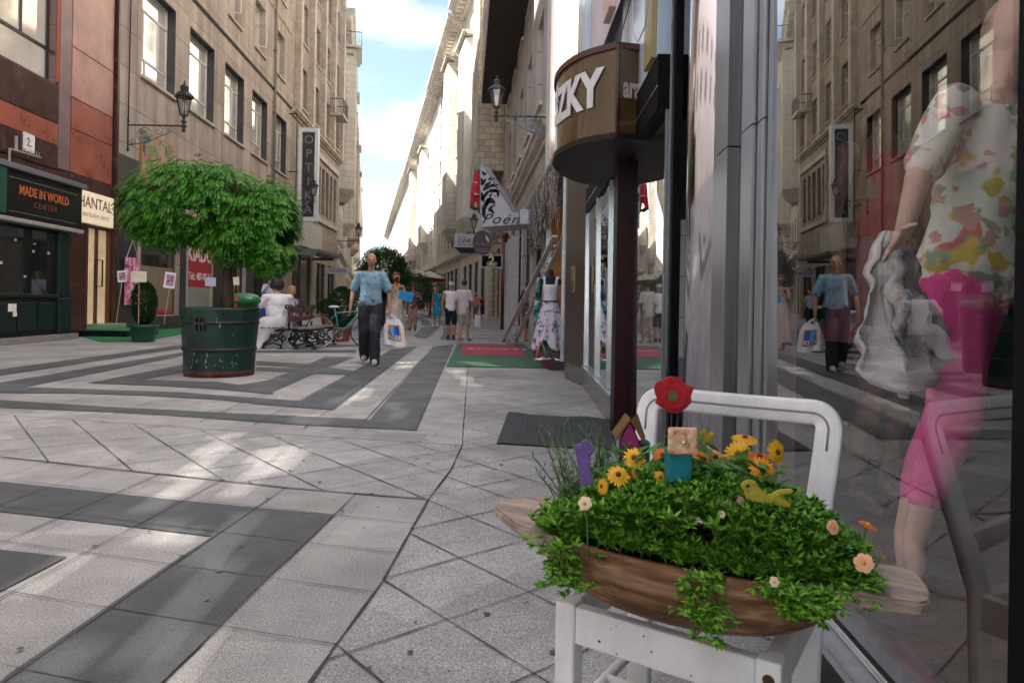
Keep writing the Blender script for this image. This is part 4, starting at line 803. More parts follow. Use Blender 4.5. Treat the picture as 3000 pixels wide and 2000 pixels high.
b = MB(); b.add([(p.x, p.y, z) for z in (ZB+.02, ZT-.02) for p in out], [(i+1, i, NP+1+i, NP+2+i) for i in range(NP)], True); b.add([(.86, 4.60, ZB+.02), (out[0].x, out[0].y, ZB+.02), (out[0].x, out[0].y, ZT-.02), (.86, 4.60, ZT-.02)], [(0,1,2,3)]); b.build('drum', brn, dm); big = [(.87, 4.57)]+[(p.x-.018, p.y-.005) for p in out]
MB().prism(big, ZT-.02, ZT+.02).build('top_rim', mar2, dm); MB().prism(big, ZB-.02, ZB+.02).build('underside', M('sign_under', (.022, .012, .011), .5, spec=.25), dm); MB().tube([(.675, 4.52, ZB), (.675, 4.52, ZT)], .012, 8).build('corner_strip', mar2, dm)
def bend_text(txt, size, s_mid, zc, m, flip=False, bold=.01, sx=1, dist=.012):
    b = text_mb(txt, size, .003, bold); ls = [0]
    for i in range(NP): ls.append(ls[-1]+(out[i+1]-out[i]).length)
    nv = []
    for x, y, z in b.v:
        s = s_mid-x*sx; s = max(0, min(ls[-1]-1e-4, s)); i = max(k for k in range(NP) if ls[k] <= s); f = (s-ls[i])/(ls[i+1]-ls[i]); p = out[i].lerp(out[i+1], f); d = (out[i+1]-out[i]).normalized(); nrm = V((-d.y, d.x)); nrm = nrm if nrm.x < 0 or nrm.y < 0 else -nrm; nrm = V((-abs(d.y), -d.x if d.x < 0 else d.x*-1)) if False else nrm
        if nrm.dot(V((-1, -.4))) < 0: nrm = -nrm
        p = p+nrm*(dist+z); nv.append((p.x, p.y, zc+y))
    b.v = nv; return b.build('lettering', m, dm)
slet = M('letter_silver', (.72, .72, .74), .4)
bend_text('SZKY', .34, .47, 2.46, slet, bold=.014, sx=.86)
text_on('lettering', 'ara', .20, M('letter_pinkish', (.5, .4, .38), .5), dm, (.775, 4.56, 2.45), rz=math.atan2(.07, .18), ext=.003, bold=.006, sx=.52)
# hanging cable from the top of the drum
tag(MB().tube([(.68, 4.55, 2.75), (.76, 4.3, 3.1), (.82, 4.2, 3.4)], .004, 6).build('cable', M('cable_blue', (.03, .08, .2), .5)), 'thin dark blue cable rising from the corner of the brown drum sign', 'cable')
tag(MB().tube([(.73, 4.35, 3.1), (.735, 4.32, 2.72), (.745, 4.2, 2.62), (.76, 4.05, 2.66), (.77, 3.96, 2.9), (.78, 3.94, 3.2)], .004, 6).build('cable', M('cable_pale', (.5, .5, .52), .5)), 'pale cable looping down over the blue fascia', 'cable')
# ------------------------------------------------------------------ projecting signs on the right
pw = M('sign_pale', (.50, .50, .54), .5, var=.05); pgr = M('sign_rim', (.25, .27, .29), .5); ink = M('ink', (.012, .012, .03), .6)
D = 16.2; q = lambda x, y: Q(x, y, D); po = thing('triangle_sign', 'pale wedge shaped sign with a black tree emblem and a script name', 'sign', (0, 0, 0))
face = [q(1407,665), q(1521,657), q(1521,617), q(1502,619), q(1407,472)]
b = MB(); n = len(face); back = [p+V((.22, .9, -.02)) for p in face]; b.add(face+back, [(0,1,2,3,4), (9,8,7,6,5)]+[((i+1) % n, i, n+i, n+(i+1) % n) for i in range(n)]); b.build('sign_body', pw, po)
b = MB(); 
for i in (1, 2, 3, 4): b.bar(face[i]+V((0, -.012, 0)), face[(i+1) % n]+V((0, -.012, 0)), .03, .02)
b.build('rim', pgr, po); bx = MB(); c0, c1 = q(1523, 657), q(1555, 614); bx.bbox(c0.x, c1.x, D-.06, D+.8, c0.z, c1.z, .01).build('sign_box', M('sign_bluish', (.55, .60, .66), .4), po)
MB().bar(q(1555, 625), q(1572, 627)+V((.1, 0, 0)), .04).bar(q(1555, 652), q(1575, 652)+V((.1, 0, 0)), .04).build('bracket', metal_dk, po)
b = MB(); random.seed(11)
def leaf2(cx, cy, L_, a, w_=.3):
    c = q(cx, cy)+V((0, -.008, 0)); s = D/2000; pts = [(0, 0), (.3, w_), (.7, w_*.8), (1, 0), (.7, -w_*.25), (.3, -w_*.3)]
    b.add([c+V(((x*math.cos(a)-y*math.sin(a))*L_*s, 0, (x*math.sin(a)+y*math.cos(a))*L_*s)) for x, y in pts], [(0, 1, 2, 3, 4, 5)])
for cx, cy, L_, a in [(1411,500,16,-1.2),(1418,516,12,.8),(1424,512,10,2.2),(1414,545,22,1.1),(1420,552,20,.9),(1413,560,26,.5),(1428,548,18,1.0),(1430,530,16,.7),(1436,528,14,.2),(1432,550,22,.35),(1440,545,18,.1),(1448,548,12,-.3),(1428,562,26,.05),(1440,560,24,-.1),(1452,560,16,-.9),(1455,565,14,-1.3),(1420,575,20,.8),(1412,588,24,.9),(1422,590,22,.3),(1434,580,14,1.0),(1430,592,20,-.2),(1440,584,14,-.8),(1424,608,30,1.1),(1418,620,30,1.2),(1430,612,22,-.7),(1432,622,22,1.0),(1410,608,20,-1.0),(1412,615,24,-1.3),(1440,606,12,.4),(1409,632,10,.6),(1447,576,6,.2),(1409,520,22,-1.5),(1408,560,26,-1.5),(1409,575,20,-1.1)]: leaf2(cx, cy, L_*1.15, a)
b.build('tree_emblem', ink, po); c = q(1464, 643); text_on('lettering', 'Poén', .34, ink, po, (c.x, D-.012, c.z), ext=.003, shear=.45, sx=1.15, space=1.15)
rf = thing('hanging_doll', 'stuffed figure in red jacket and trousers hanging beside the wedge shaped sign', 'doll', (0, 0, 0)); D2 = 16.5; q2 = lambda x, y: Q(x, y, D2)
cl = M('cloth_red', (.48, .015, .03), .8, var=.2, scale=15); Lb = []
chain(Lb, [(q2(1397,508), .07), (q2(1398,530), .10), (q2(1396,550), .12), (q2(1394,566), .12)]); limb(Lb, q2(1389,568), .075, q2(1382,600), .055); limb(Lb, q2(1401,568), .065, q2(1402,604), .045); limb(Lb, q2(1392,545), .05, q2(1404,552), .04)
organic('clothes', Lb, cl, rf, .02); Lb = []; limb(Lb, q2(1382,606), .055, q2(1391,612), .05); limb(Lb, q2(1403,608), .04, q2(1405,622), .04); organic('boots', Lb, metal_dk, rf, .02)
Lb = []; Lb.append((q2(1396,498), .075)); organic('head', Lb, M('cloth_green', (.12, .2, .14), .9), rf, .02); MB().tube([q2(1391,570)+V((0,-.1,0)), q2(1396,573)+V((0,-.13,0)), q2(1403,572)+V((0,-.1,0))], .018, 6).tube([q2(1389,534)+V((0,-.06,0)), q2(1396,538)+V((0,-.11,0)), q2(1404,536)+V((0,-.06,0))], .014, 6).build('white_trim', M('trim_white', (.6,.58,.55), .9), rf); MB().tube([q2(1380,560), q2(1384,530), q2(1400,500)], .006, 5).build('rope', M('rope', (.5, .48, .4), .9), rf)
D = 22; ov = thing('oval_sign', 'dark brown oval sign with gold script below the wedge shaped sign', 'sign', Q(1413, 712, D)); b = MB(); rr_ = .33*.95; n = 32
pl = [(rr_*math.cos(a*2*PI/n)*(1 if math.sin(a*2*PI/n) > -.1 else .96), .40*math.sin(a*2*PI/n)) for a in range(n)]; pl = [(x, max(y, -.385)) for x, y in pl]
b.add([(x, -.04, z) for x, z in pl]+[(x, .04, z) for x, z in pl], [tuple(range(n)), tuple(range(2*n-1, n-1, -1))]+[((i+1) % n, i, n+i, n+(i+1) % n) for i in range(n)]).build('board', M('sign_brown', (.045, .028, .028), .4), ov)
gold = M('letter_gold', (.35, .17, .04), .5); text_on('lettering', 'Ámand', .20, gold, ov, (0, -.045, -.02), ext=.003, shear=.4); MB().box(-.2, .2, -.046, -.041, -.2, -.185).box(-.2, .2, -.046, -.041, -.27, -.25).build('line', M('line_lilac', (.25, .22, .28), .5), ov)
MB().add([(.1, -.046, .28), (.15, -.046, .22), (.22, -.046, .12), (.21, -.046, .02), (.16, -.046, .06), (.11, -.046, .16)], [(0,1,2,3,4,5)]).build('pale_leaf', M('leaf_pale', (.6, .6, .62), .5), ov); MB().bar((.31, 0, .1), (.66, 0, .25), .035).bar((.31, 0, 0), (.66, 0, 0), .03).build('bracket', metal_dk, ov)
D = 24; a_, c_ = Q(1409, 784, D), Q(1472, 747, D); pc = thing('picture_sign', 'dark picture sign with white rim showing orange fruit and a figure 2', 'sign', (a_.x, D, a_.z)); w_, h_ = c_.x-a_.x, c_.z-a_.z
MB().box(0, w_, -.05, .05, 0, h_).build('rim', M('rim_white', (.6, .62, .68), .5), pc); MB().box(.035, w_-.035, -.056, -.0505, .035, h_-.03).build('picture', blackm, pc)
b = MB(); b.disc((.28, -.06, .15), (0, -1, 0), .09).disc((.5, -.0605, .14), (0, -1, 0), .08).build('fruit', M('fruit_orange', (.6, .22, .04), .6), pc); text_on('numeral', '2', .44, M('numeral_cream', (.65, .68, .5), .5), pc, (.37, -.062, .24), ext=.002, bold=.012); MB().box(.16, .5, -.06, -.057, .055, .07).build('caption_line', M('line_white', (.6, .6, .6), .5), pc)
b = MB(); b.bar((w_*.25, 0, h_), (w_*.5, 0, h_+.14), .02).bar((w_*.75, 0, h_), (w_*.5, 0, h_+.14), .02).build('bracket', metal_dk, pc)
D = 29; a_, c_ = Q(1331, 724, D), Q(1388, 686, D); bs = thing('box_sign', 'white box sign with dark lettering hung left of the brown oval sign', 'sign', (a_.x, D, a_.z)); w_, h_ = c_.x-a_.x, c_.z-a_.z
MB().bbox(0, w_+.3, 0, 3.2, 0, h_, .01).build('box', M('box_white', (.50, .50, .52), .5), bs); MB().box(.01, w_+.29, .01, 3.19, -.012, -.002).build('underside', M('under_dark', (.03, .02, .02), .7), bs)
text_on('lettering', 'CINE', .26, metal_dk, bs, (.42, -.006, .27), ext=.003, bold=.004); MB().box(.12, .8, -.008, -.002, .09, .12).box(.15, .5, -.008, -.002, .42, .45).build('line', M('line_blue', (.12, .14, .2), .5), bs)
mp_ = tag(MB().tube([(-.33, 26.6, 0), (-.33, 26.6, 3.6)], .11, 14).tube([(-.33, 26.6, 3.6), (-.33, 26.6, 3.75)], .13, 14).build('post', M('pipe_maroon', (.11, .012, .03), .3), None), 'maroon round post standing at the right wall past the wedge shaped sign', 'post')
sf_ = M('shopfront_white', (.5, .5, .48), .5)
for y, wh in ((22.0, 'nearest the leaning ladder'), (23.2, 'the middle one of three'), (24.6, 'nearest the maroon post')): tag(MB().bbox(-.02-.07*(y-22)-.08, .2, y, y+.14, 0, 3.2, .01).build('shopfront_post', sf_), 'slim white shopfront post on the right wall, '+wh, 'post', 'white shopfront posts')
# ------------------------------------------------------------------ people
sk_l = M('skin_light', (.55, .32, .22), .55, var=.08, scale=9); sk_t = M('skin_tanned', (.42, .21, .12), .55, var=.08, scale=9); sk_r = M('skin_ruddy', (.36, .185, .125), .55, var=.08, scale=9)
hr_b = M('hair_brown', (.05, .025, .015), .6, var=.3, scale=40, bump=.4, bscale=90); hr_d = M('hair_dark', (.02, .010, .010), .6, var=.3, scale=40, bump=.4, bscale=90); hr_g = M('hair_grey', (.32, .29, .26), .7, var=.2, scale=40, bump=.3); hr_y = M('hair_blond', (.36, .22, .09), .6, var=.3, scale=40, bump=.4, bscale=90); hr_r = M('hair_auburn', (.13, .04, .015), .6, var=.3, scale=40, bump=.4)
clw = M('cloth_white', (.72, .71, .74), .9, var=.06, scale=14, bump=.2, bscale=25)
BL = M('bl', (.01, .01, .012), .35)
def figure(label, loc, rz, H, P, skin, parts, hair=None, vox=.010, group=None, face=True, tilt=(0, 0, 0), female=False):
    """P: joint positions in a 1.75 m local frame facing -y; parts: list of clothing builders"""
    t = thing('person', label, 'person', loc, rz, group); t.scale = (H/1.75,)*3
    J_ = dict(hip=(0, 0, .93), chest=(0, 0, 1.28), neck=(0, .01, 1.48), head=(0, -.01, 1.64),
              lsh=(.185, .01, 1.42), lel=(.25, .03, 1.14), lwr=(.26, -.04, .90), rsh=(-.185, .01, 1.42), rel=(-.25, .03, 1.14), rwr=(-.26, -.04, .90),
              lhp=(.09, 0, .90), lkn=(.10, -.02, .50), lan=(.10, .03, .09), rhp=(-.09, 0, .90), rkn=(-.10, -.02, .50), ran=(-.10, .03, .09), look=(0, -1, 0), sex=0)
    J_.update(P); J = {k: V(v) if isinstance(v, tuple) else v for k, v in J_.items()}; L_ = []
    sw = .92 if female else 1
    hd = J['head']; lk = J['look'].normalized(); up = (hd-J['neck']).normalized(); up = (up+V((0, 0, 1.5))).normalized(); sd2 = lk.cross(up).normalized()
    R3 = Matrix((sd2, -lk, up)).transposed(); hp = lambda x, y, z: hd+R3 @ V((x, y, z))   # head frame: face at -y
    for c, r in [((0, .015, .035), (.076, .092, .085)), ((0, -.012, -.01), (.068, .078, .08)), ((0, -.03, -.055), (.052, .058, .055)), ((0, -.052, -.085), (.028, .028, .022))]: L_.append((hp(*c), r))
    if face:
        limb(L_, hp(0, -.088, .015), .011, hp(0, -.106, -.022), .016)
        for s in (-1, 1): L_.append((hp(.074*s, .012, -.005), (.012, .02, .031))); L_.append((hp(.03*s, -.078, .028), (.02, .014, .01))); L_.append((hp(.042*s, -.062, -.025), (.02, .02, .018)))
        L_.append((hp(0, -.085, -.055), (.024, .012, .011)))
    limb(L_, J['neck']-V((0, 0, .02)), .055*sw, hd-up*.05, .052*sw)
    ch, hi = J['chest'], J['hip']; w = .9 if female else 1
    chain(L_, [(J['neck']+V((0,.01,-.06)), .075), (ch+V((0, 0, .08)), .10), (ch, .105), (ch.lerp(hi, .5), .095), (hi, .11)], flat=(1.25*w, .9, 1))
    for s in 'lr':
        sh, el, wr = J[s+'sh'], J[s+'el'], J[s+'wr']; limb(L_, J['neck']+V((0, .01, -.05)), .055, sh, .055*w); limb(L_, sh, .055*w, el, .04*w); limb(L_, el, .04*w, wr, .027*w)
        d = (wr-el).normalized(); hv = J.get(s+'hand'); hv = (hv.normalized() if hv is not None else d); sv = hv.cross(V((0, 1, 0))); sv = sv.normalized() if sv.length > .2 else V((1, 0, 0)); curl = V((0, -1, 0)) if abs(hv.y) < .8 else V((0, 0, -1))
        palm = wr+hv*.05; fw = hv.cross(sv).normalized(); 
        for q in (-.022, 0, .022): limb(L_, wr+hv*.01+fw*q*.6, .02, wr+hv*.085+fw*q, .017)
        for i, q in enumerate((-.033, -.011, .011, .031)):
            ln = (.06, .075, .08, .065)[i]; a = wr+hv*.085+fw*q; m_ = a+hv*ln*.5+sv*.004*i; e_ = m_+(hv*.7+sv*(.5 if s == 'l' else -.5)).normalized()*ln*.45; limb(L_, a, .0105, m_, .0095); limb(L_, m_, .0095, e_, .0085)
        a = wr+hv*.03-fw*.03; limb(L_, a, .013, a-fw*.025+hv*.045, .0095)
        hp_, kn, an_ = J[s+'hp'], J[s+'kn'], J[s+'an']; limb(L_, hp_, .085, kn, .058); limb(L_, kn, .056, kn.lerp(an_, .35)+V((0, .012, 0)), .055); limb(L_, kn.lerp(an_, .35)+V((0, .012, 0)), .055, an_, .038)
        ft = J.get(s+'foot', None); ft = ft if ft is not None else V((0.03 if s == 'l' else -.03, -1, 0)); ft = ft.normalized(); J[s+'ft'] = ft; limb(L_, an_-V((0, 0, .03)), .04, an_+ft*.10-V((0, 0, .05)), .033); limb(L_, an_+ft*.10-V((0, 0, .05)), .033, an_+ft*.17-V((0, 0, .062)), .024)
    body = organic('body', L_, skin, t, vox, 3)
    if face and not P.get('glasses'):
        b = MB()
        for s in (-1, 1):
            MB().ball(hp(.03*s, -.083, .008), (.011, .006, .006), 1).build('eye', BL, t); MB().ball(hp(.03*s, -.089, .027), (.018, .005, .004), 1).build('eyebrow', hair or hr_b, t)
        MB().ball(hp(0, -.094, -.055), (.021, .005, .005), 1).build('mouth', M('lip', (.30, .10, .08), .5), t)
    if P.get('glasses'):
        b = MB()
        for s in (-1, 1): b.ball(hp(.034*s, -.088, .010), (.028, .010, .02), 2)
        b.bar(hp(-.03, -.096, .014), hp(.03, -.096, .014), .008)
        for s in (-1, 1): b.bar(hp(.06*s, -.086, .014), hp(.078*s, .01, .012), .006)
        b.build('sunglasses', BL, t)
    if hair:
        hs = P.get('hairstyle', 'short'); Lh = []
        if hs == 'short': Lh += [(hp(0, .03, .06), (.083, .092, .075)), (hp(0, .055, .01), (.082, .07, .07)), (hp(0, -.02, .085), (.07, .07, .045))]
        if hs == 'crew': Lh += [(hp(0, .028, .055), (.080, .090, .075)), (hp(0, .05, .01), (.079, .066, .06))]
        if hs == 'bald': Lh += [(hp(s*.045, .06, -.005), (.036, .045, .04)) for s in (-1, 1)]+[(hp(0, .08, -.01), (.05, .03, .035))]
        if hs == 'bob': Lh += [(hp(0, .035, .055), (.095, .10, .085)), (hp(0, .065, -.01), (.095, .07, .085)), (hp(0, .07, -.06), (.07, .05, .05))]+[(hp(s*.075, .01, -.01), (.03, .05, .07)) for s in (-1, 1)]
        if hs == 'long': Lh += [(hp(0, .035, .05), (.09, .10, .085)), (hp(0, .07, -.04), (.085, .06, .10)), (hp(0, .08, -.13), (.07, .045, .08)), (hp(0, -.03, .085), (.06, .06, .03))]+[(hp(s*.07, .03, -.04), (.03, .05, .09)) for s in (-1, 1)]
        if hs == 'tied': Lh += [(hp(0, .035, .05), (.085, .095, .08)), (hp(0, .11, .01), (.05, .06, .06)), (hp(0, -.03, .08), (.06, .06, .035))]
        organic('hair', Lh, hair, t, .012, 2)
    for k, m, *o in parts:
        o = o[0] if o else {}
        if k == 'shirt':
            Ls = []; e = o.get('ease', 1.18); bot = o.get('bottom', hi.z-.02); lo = V((hi.x, hi.y, bot)); chain(Ls, [(J['neck']+V((0, .012, -.075)), .075*e), (ch+V((0, 0, .08)), .110*e), (ch, .116*e), (ch.lerp(lo, .5), .116*e), (lo, .120*e)], flat=(1.27*w, .98, .9 if 1 else 1))
            sl_ = o.get('sleeve', .75)
            for s in 'lr':
                sh, el, wr = J[s+'sh'], J[s+'el'], J[s+'wr']; limb(Ls, J['neck']+V((0, .012, -.055)), .064, sh-V((0, 0, .004)), .064)
                if sl_ > 0: limb(Ls, sh-V((0,0,.012)), .064, sh.lerp(el, min(sl_, 1)), o.get('cuff', .062))
                if sl_ > 1: limb(Ls, el, .05, el.lerp(wr, sl_-1), .045)
            so_ = organic('shirt', Ls, m, t, .013, 3)
            for vtx in so_.data.vertices:
                q = mnoise.noise(vtx.co*9)*.010+mnoise.noise(V((vtx.co.x*14, vtx.co.y*14, vtx.co.z*5)))*.008; vtx.co += vtx.normal*q
            if o.get('collar'):
                b = MB(); n0 = J['neck']
                for s in (-1, 1): b.add([n0+V((s*.065, .03, .0)), n0+V((s*.02, -.075, -.03)), n0+V((s*.035, -.10, -.085)), n0+V((s*.095, -.065, -.035)), n0+V((s*.10, .02, -.02))], [(0,1,2,3,4)])
                b.build('collar', m, t)
        if k == 'trousers':
            Ls = []; e = o.get('ease', 1.15); ln = o.get('len', 1.95); w2 = o.get('leg', .075); chain(Ls, [(hi+V((0, 0, .06)), .105*e), (hi-V((0, 0, .03)), .112*e)], flat=(1.28, .98, .8))
            for s in 'lr':
                a_, kn, an_ = J[s+'hp'], J[s+'kn'], J[s+'an']; limb(Ls, a_, .098*e, kn if ln >= 1 else a_.lerp(kn, ln), (w2*1.12 if ln >= 1 else .088*e))
                if ln > 1: limb(Ls, kn, w2*1.12, kn.lerp(an_, ln-1), w2)
            so_ = organic('trousers', Ls, m, t, .013, 3)
            for vtx in so_.data.vertices: vtx.co += vtx.normal*(mnoise.noise(V((vtx.co.x*12, vtx.co.y*12, vtx.co.z*7)))*.012)
        if k == 'skirt':
            rs = o['rings']; b = MB(); n = 48; vs = []
            for j, (cx_, cy_, z_, rx, ry) in enumerate(rs):
                f_ = j/(len(rs)-1)
                for i in range(n):
                    a_ = 2*PI*i/n; q = 1+(.05+.10*f_)*o.get('fold', 1)*math.sin(a_*o.get('nf', 9)+1.3*math.sin(3*a_)+j*.25); zz = z_+(o.get('hem', 0)*math.sin(a_*2+.5) if j == len(rs)-1 else 0); vs.append((cx_+rx*q*math.cos(a_), cy_+ry*q*math.sin(a_), zz))
            b.add(vs, [(j*n+i, (j+1)*n+i, (j+1)*n+(i+1) % n, j*n+(i+1) % n) for j in range(len(rs)-1) for i in range(n)], True); b.build(o.get('name', 'skirt'), m, t)
        if k == 'shoes':
            for s in 'lr':
                Ls = []; an_ = J[s+'an']; ft = J[s+'ft']; limb(Ls, an_-ft*.03-V((0, 0, .050)), .050, an_+ft*.185-V((0, 0, .058)), .042, flat=(1.0, 1.0, .85)); limb(Ls, an_-ft*.02-V((0, 0, .0)), .050, an_+ft*.07-V((0, 0, .035)), .048); organic('shoe', Ls, m, t, .010, 2)
        if k == 'cap':
            Ls = [(hp(0, .02, .07), (.088, .10, .062)), (hp(0, .03, .04), (.087, .098, .04))]; organic('cap', Ls, m, t, .012, 2)
            if o.get('peak', 1): MB().add([hp(x, y, z) for x, y, z in [(-.06, -.07, .06), (-.045, -.14, .045), (0, -.155, .042), (.045, -.14, .045), (.06, -.07, .06), (-.06, -.07, .052), (-.045, -.14, .038), (0, -.155, .034), (.045, -.14, .038), (.06, -.07, .052)]], [(0,1,2,3,4), (9,8,7,6,5), (0,5,6,1), (1,6,7,2), (2,7,8,3), (3,8,9,4)]).build('cap_peak', m, t)
        if k == 'belt': MB().lathe([(.137, -.02), (.14, 0), (.137, .02)], 24, Matrix.Translation(hi+V((0, 0, .07))), 1.22, .92, cap=False).build('belt', m, t)
    return t, J
def gz(px, py): p = G(px, py); return (p.x, p.y, 0)
# walking man with the carrier bag
shirt_b = Mblotch('shirt_blue', (.17, .30, .40), [(.11, .21, .30), (.23, .36, .45)], 14, .55); trs = M('trouser_navy', (.014, .015, .024), .85, var=.3, scale=6, bump=.3, bscale=15); shoe_g = M('shoe_beige', (.40, .37, .32), .7, var=.3, scale=20)
man, J = figure('tall balding man in blue short sleeved shirt walking with a white carrier bag', gz(1083, 1066), .12, 1.76,
    dict(lwr=(.30, -.05, .86), lel=(.285, .02, 1.13), rel=(-.285, .05, 1.14), rwr=(-.31, -.05, .90), lkn=(.085, -.14, .51), lan=(.09, -.17, .09), rkn=(-.095, -.02, .50), ran=(-.10, .16, .13), hairstyle='bald', look=(.12, -1, -.05), lhand=(0, -.1, -1), rhand=(-.05, -.2, -1)), sk_r,
    [('shirt', shirt_b, dict(ease=1.2, sleeve=.80, cuff=.070, bottom=1.0, collar=1)), ('trousers', trs, dict(ease=1.14, len=2.05, leg=.084)), ('shoes', shoe_g), ('belt', BL)], hr_g, vox=.008)
# bag hangs from his left hand
hm = Matrix.Translation(man.location) @ Matrix.Rotation(.12, 4, 'Z'); hand = hm @ (V((.315, -.07, .78))*(1.76/1.75))
bag = thing('carrier_bag', 'white plastic carrier bag with blue and orange print hanging from the walking man\'s hand', 'bag', (hand.x, hand.y, 0), .05)
zt = hand.z; Bw = M('plastic_white', (.70, .70, .72), .35, var=.05, scale=10, bump=.5, bscale=14, spec=.4); b = MB(); NX, NZ = 16, 18; zs0, zs1 = .30, .72
def bagp(u, v_, side):
    w_ = .15+.035*(1-v_)+(-.05*max(0, v_-.72)/.28); x = (u-.5)*2*w_+.03*(1-v_)+.045; z = zs0+(zs1-zs0)*v_+.015*math.sin(u*7)*(1-v_)*1.2-.02*(u-.5)*(1-v_); th = .055*math.sin(PI*u)**.6*(1-.75*v_)+.004; return (x, -side*th*(1+.25*math.sin(u*11+v_*7))-.0, z)
for side in (1, -1):
    vs = [bagp(i/NX, j/NZ, side) for j in range(NZ+1) for i in range(NX+1)]; b.add(vs, [(j*(NX+1)+i, j*(NX+1)+i+1, (j+1)*(NX+1)+i+1, (j+1)*(NX+1)+i) if side == 1 else (j*(NX+1)+i, (j+1)*(NX+1)+i, (j+1)*(NX+1)+i+1, j*(NX+1)+i+1) for j in range(NZ) for i in range(NX)], True)
b.build('bag_body', Bw, bag)
b = MB(); b.add([(-.05, 0, .715), (.015, 0, .715), (.012, -.01, zt+.02), (-.012, -.01, zt+.02)], [(0,1,2,3)]); b.add([(.07, .004, .715), (.145, .004, .715), (.014, .0, zt+.025), (-.01, .0, zt+.025)], [(0,1,2,3)]); b.build('bag_handle', Bw, bag)
def onbag(u0, u1, v0, v1, off, m, name):
    b = MB(); n = 8; vs = []
    for j in range(n+1):
        for i in range(n+1): p = bagp(u0+(u1-u0)*i/n, v0+(v1-v0)*j/n, 1); vs.append((p[0], p[1]-off, p[2]))
    b.add(vs, [(j*(n+1)+i, j*(n+1)+i+1, (j+1)*(n+1)+i+1, (j+1)*(n+1)+i) for j in range(n) for i in range(n)], True); return b.build(name, m, bag)
onbag(.22, .84, .20, .80, .004, M('print_orange', (.75, .33, .05), .4), 'orange_border'); onbag(.29, .77, .24, .76, .006, M('print_blue', (.012, .07, .34), .4), 'blue_panel')
wp = M('print_white', (.75, .77, .8), .5); tb = text_mb('ALDI', .085, .001, .005)
nv = []
for x, y, z in tb.v:
    u = .53+x/.34; v_ = .33+y/.42; p = bagp(u, v_, 1); nv.append((p[0], p[1]-.008, p[2]))
tb.v = nv; tb.build('lettering', wp, bag)
b = MB()
for k in range(4):
    vs = []
    for i in range(7): p = bagp(.36+.05*k+.012*math.sin(i), .43+.05*i, 1); vs += [(p[0]-.004-.001*k, p[1]-.008, p[2]), (p[0]+.004, p[1]-.008, p[2])]
    b.add(vs, [(2*i, 2*i+1, 2*i+3, 2*i+2) for i in range(6)])
b.build('emblem', M('print_lightblue', (.12, .42, .62), .5), bag)
# woman on the phone
dress_c = Mblotch('dress_cream', (.50, .42, .36), [(.60, .52, .46), (.40, .27, .25)], 10, .6); th_, J = figure('woman in long cream strapless dress on the phone, blue folder under her arm', gz(1158, 1012), .75, 1.66,
    dict(rel=(-.30, -.14, 1.22), rwr=(-.12, -.26, 1.36), rhand=(.3, .1, 1), lel=(.25, -.06, 1.17), lwr=(.10, -.28, 1.12), lhand=(-.8, -.5, 0), hairstyle='tied', glasses=1, look=(.15, -1, -.1), lan=(.07, -.05, .1), ran=(-.06, .05, .1)), sk_t,
    [('shirt', Mblotch('bandeau', (.55, .5, .5), [(.2, .1, .1)], 30, .55), dict(ease=1.02, sleeve=0, bottom=1.08)), ('skirt', dress_c, dict(rings=[(0,0,1.12,.155,.125),(0,0,.98,.175,.145),(0,0,.75,.20,.17),(0,0,.45,.225,.20),(0,.02,.16,.26,.23)], fold=.9, nf=14, hem=.05))], hr_r, female=True)
for o in [k for k in th_.children if k.name.startswith('shirt')]:   # strapless: keep only the band below the armpits
    bm = bmesh.new(); bm.from_mesh(o.data); bmesh.ops.delete(bm, geom=[v for v in bm.verts if v.co.z > 1.345 or abs(v.co.x) > .17], context='VERTS'); bm.to_mesh(o.data); bm.free(); o.name = 'bandeau_top'
MB().bbox(-.012, .012, -.045, .045, -.06, .06, .005).build('phone', BL, None); ph = bpy.data.objects['phone']; tag(ph, 'dark mobile phone held to the ear of the woman in the cream dress', 'phone'); ph.matrix_world = th_.matrix_world if False else Matrix.Translation(th_.location) @ Matrix.Rotation(.75, 4, 'Z') @ Matrix.Translation((-.095, -.15, 1.50))
fo = MB().bbox(-.15, .15, -.008, .008, -.10, .10, .004).build('folder', M('folder_blue', (.015, .30, .66), .4)); tag(fo, 'bright blue folder held by the woman on the phone', 'folder'); fo.matrix_world = Matrix.Translation(Q(1190, 868, 14.7)) @ Euler((.2, .25, .1)).to_matrix().to_4x4()
figure('person behind the phoning woman in tan trousers and a dark red hat', gz(1208, 968), .2, 1.60, dict(lel=(.30, -.02, 1.2), lwr=(.30, -.2, 1.2), hairstyle='bob'), sk_t, [('shirt', Mblotch('shirt_plum', (.14, .05, .08), [(.5, .45, .5), (.3, .04, .06)], 14, .6), dict(sleeve=.9)), ('trousers', M('trouser_tan', (.36, .23, .15), .9, var=.3, scale=9), dict(len=1.9)), ('shoes', M('shoe_brown', (.10, .06, .04), .7)), ('cap', M('hat_red', (.12, .02, .02), .8))], hr_b, vox=.014)
# teal dress
teal = Mblotch('dress_teal', (.02, .25, .34), [(.03, .42, .42), (.02, .16, .30)], 9, .52)
figure('woman in a sleeveless teal dress walking between the tan trousers and the white cap', gz(1281, 957), .1, 1.62, dict(hairstyle='long', lel=(.24, .02, 1.15), rel=(-.24, .02, 1.15)), sk_t, [('shirt', teal, dict(sleeve=0, bottom=.9)), ('skirt', teal, dict(rings=[(0,0,1.06,.15,.12),(0,0,.9,.19,.15),(0,0,.7,.215,.17),(0,0,.5,.235,.18)], nf=7))], hr_r, vox=.014, female=True)
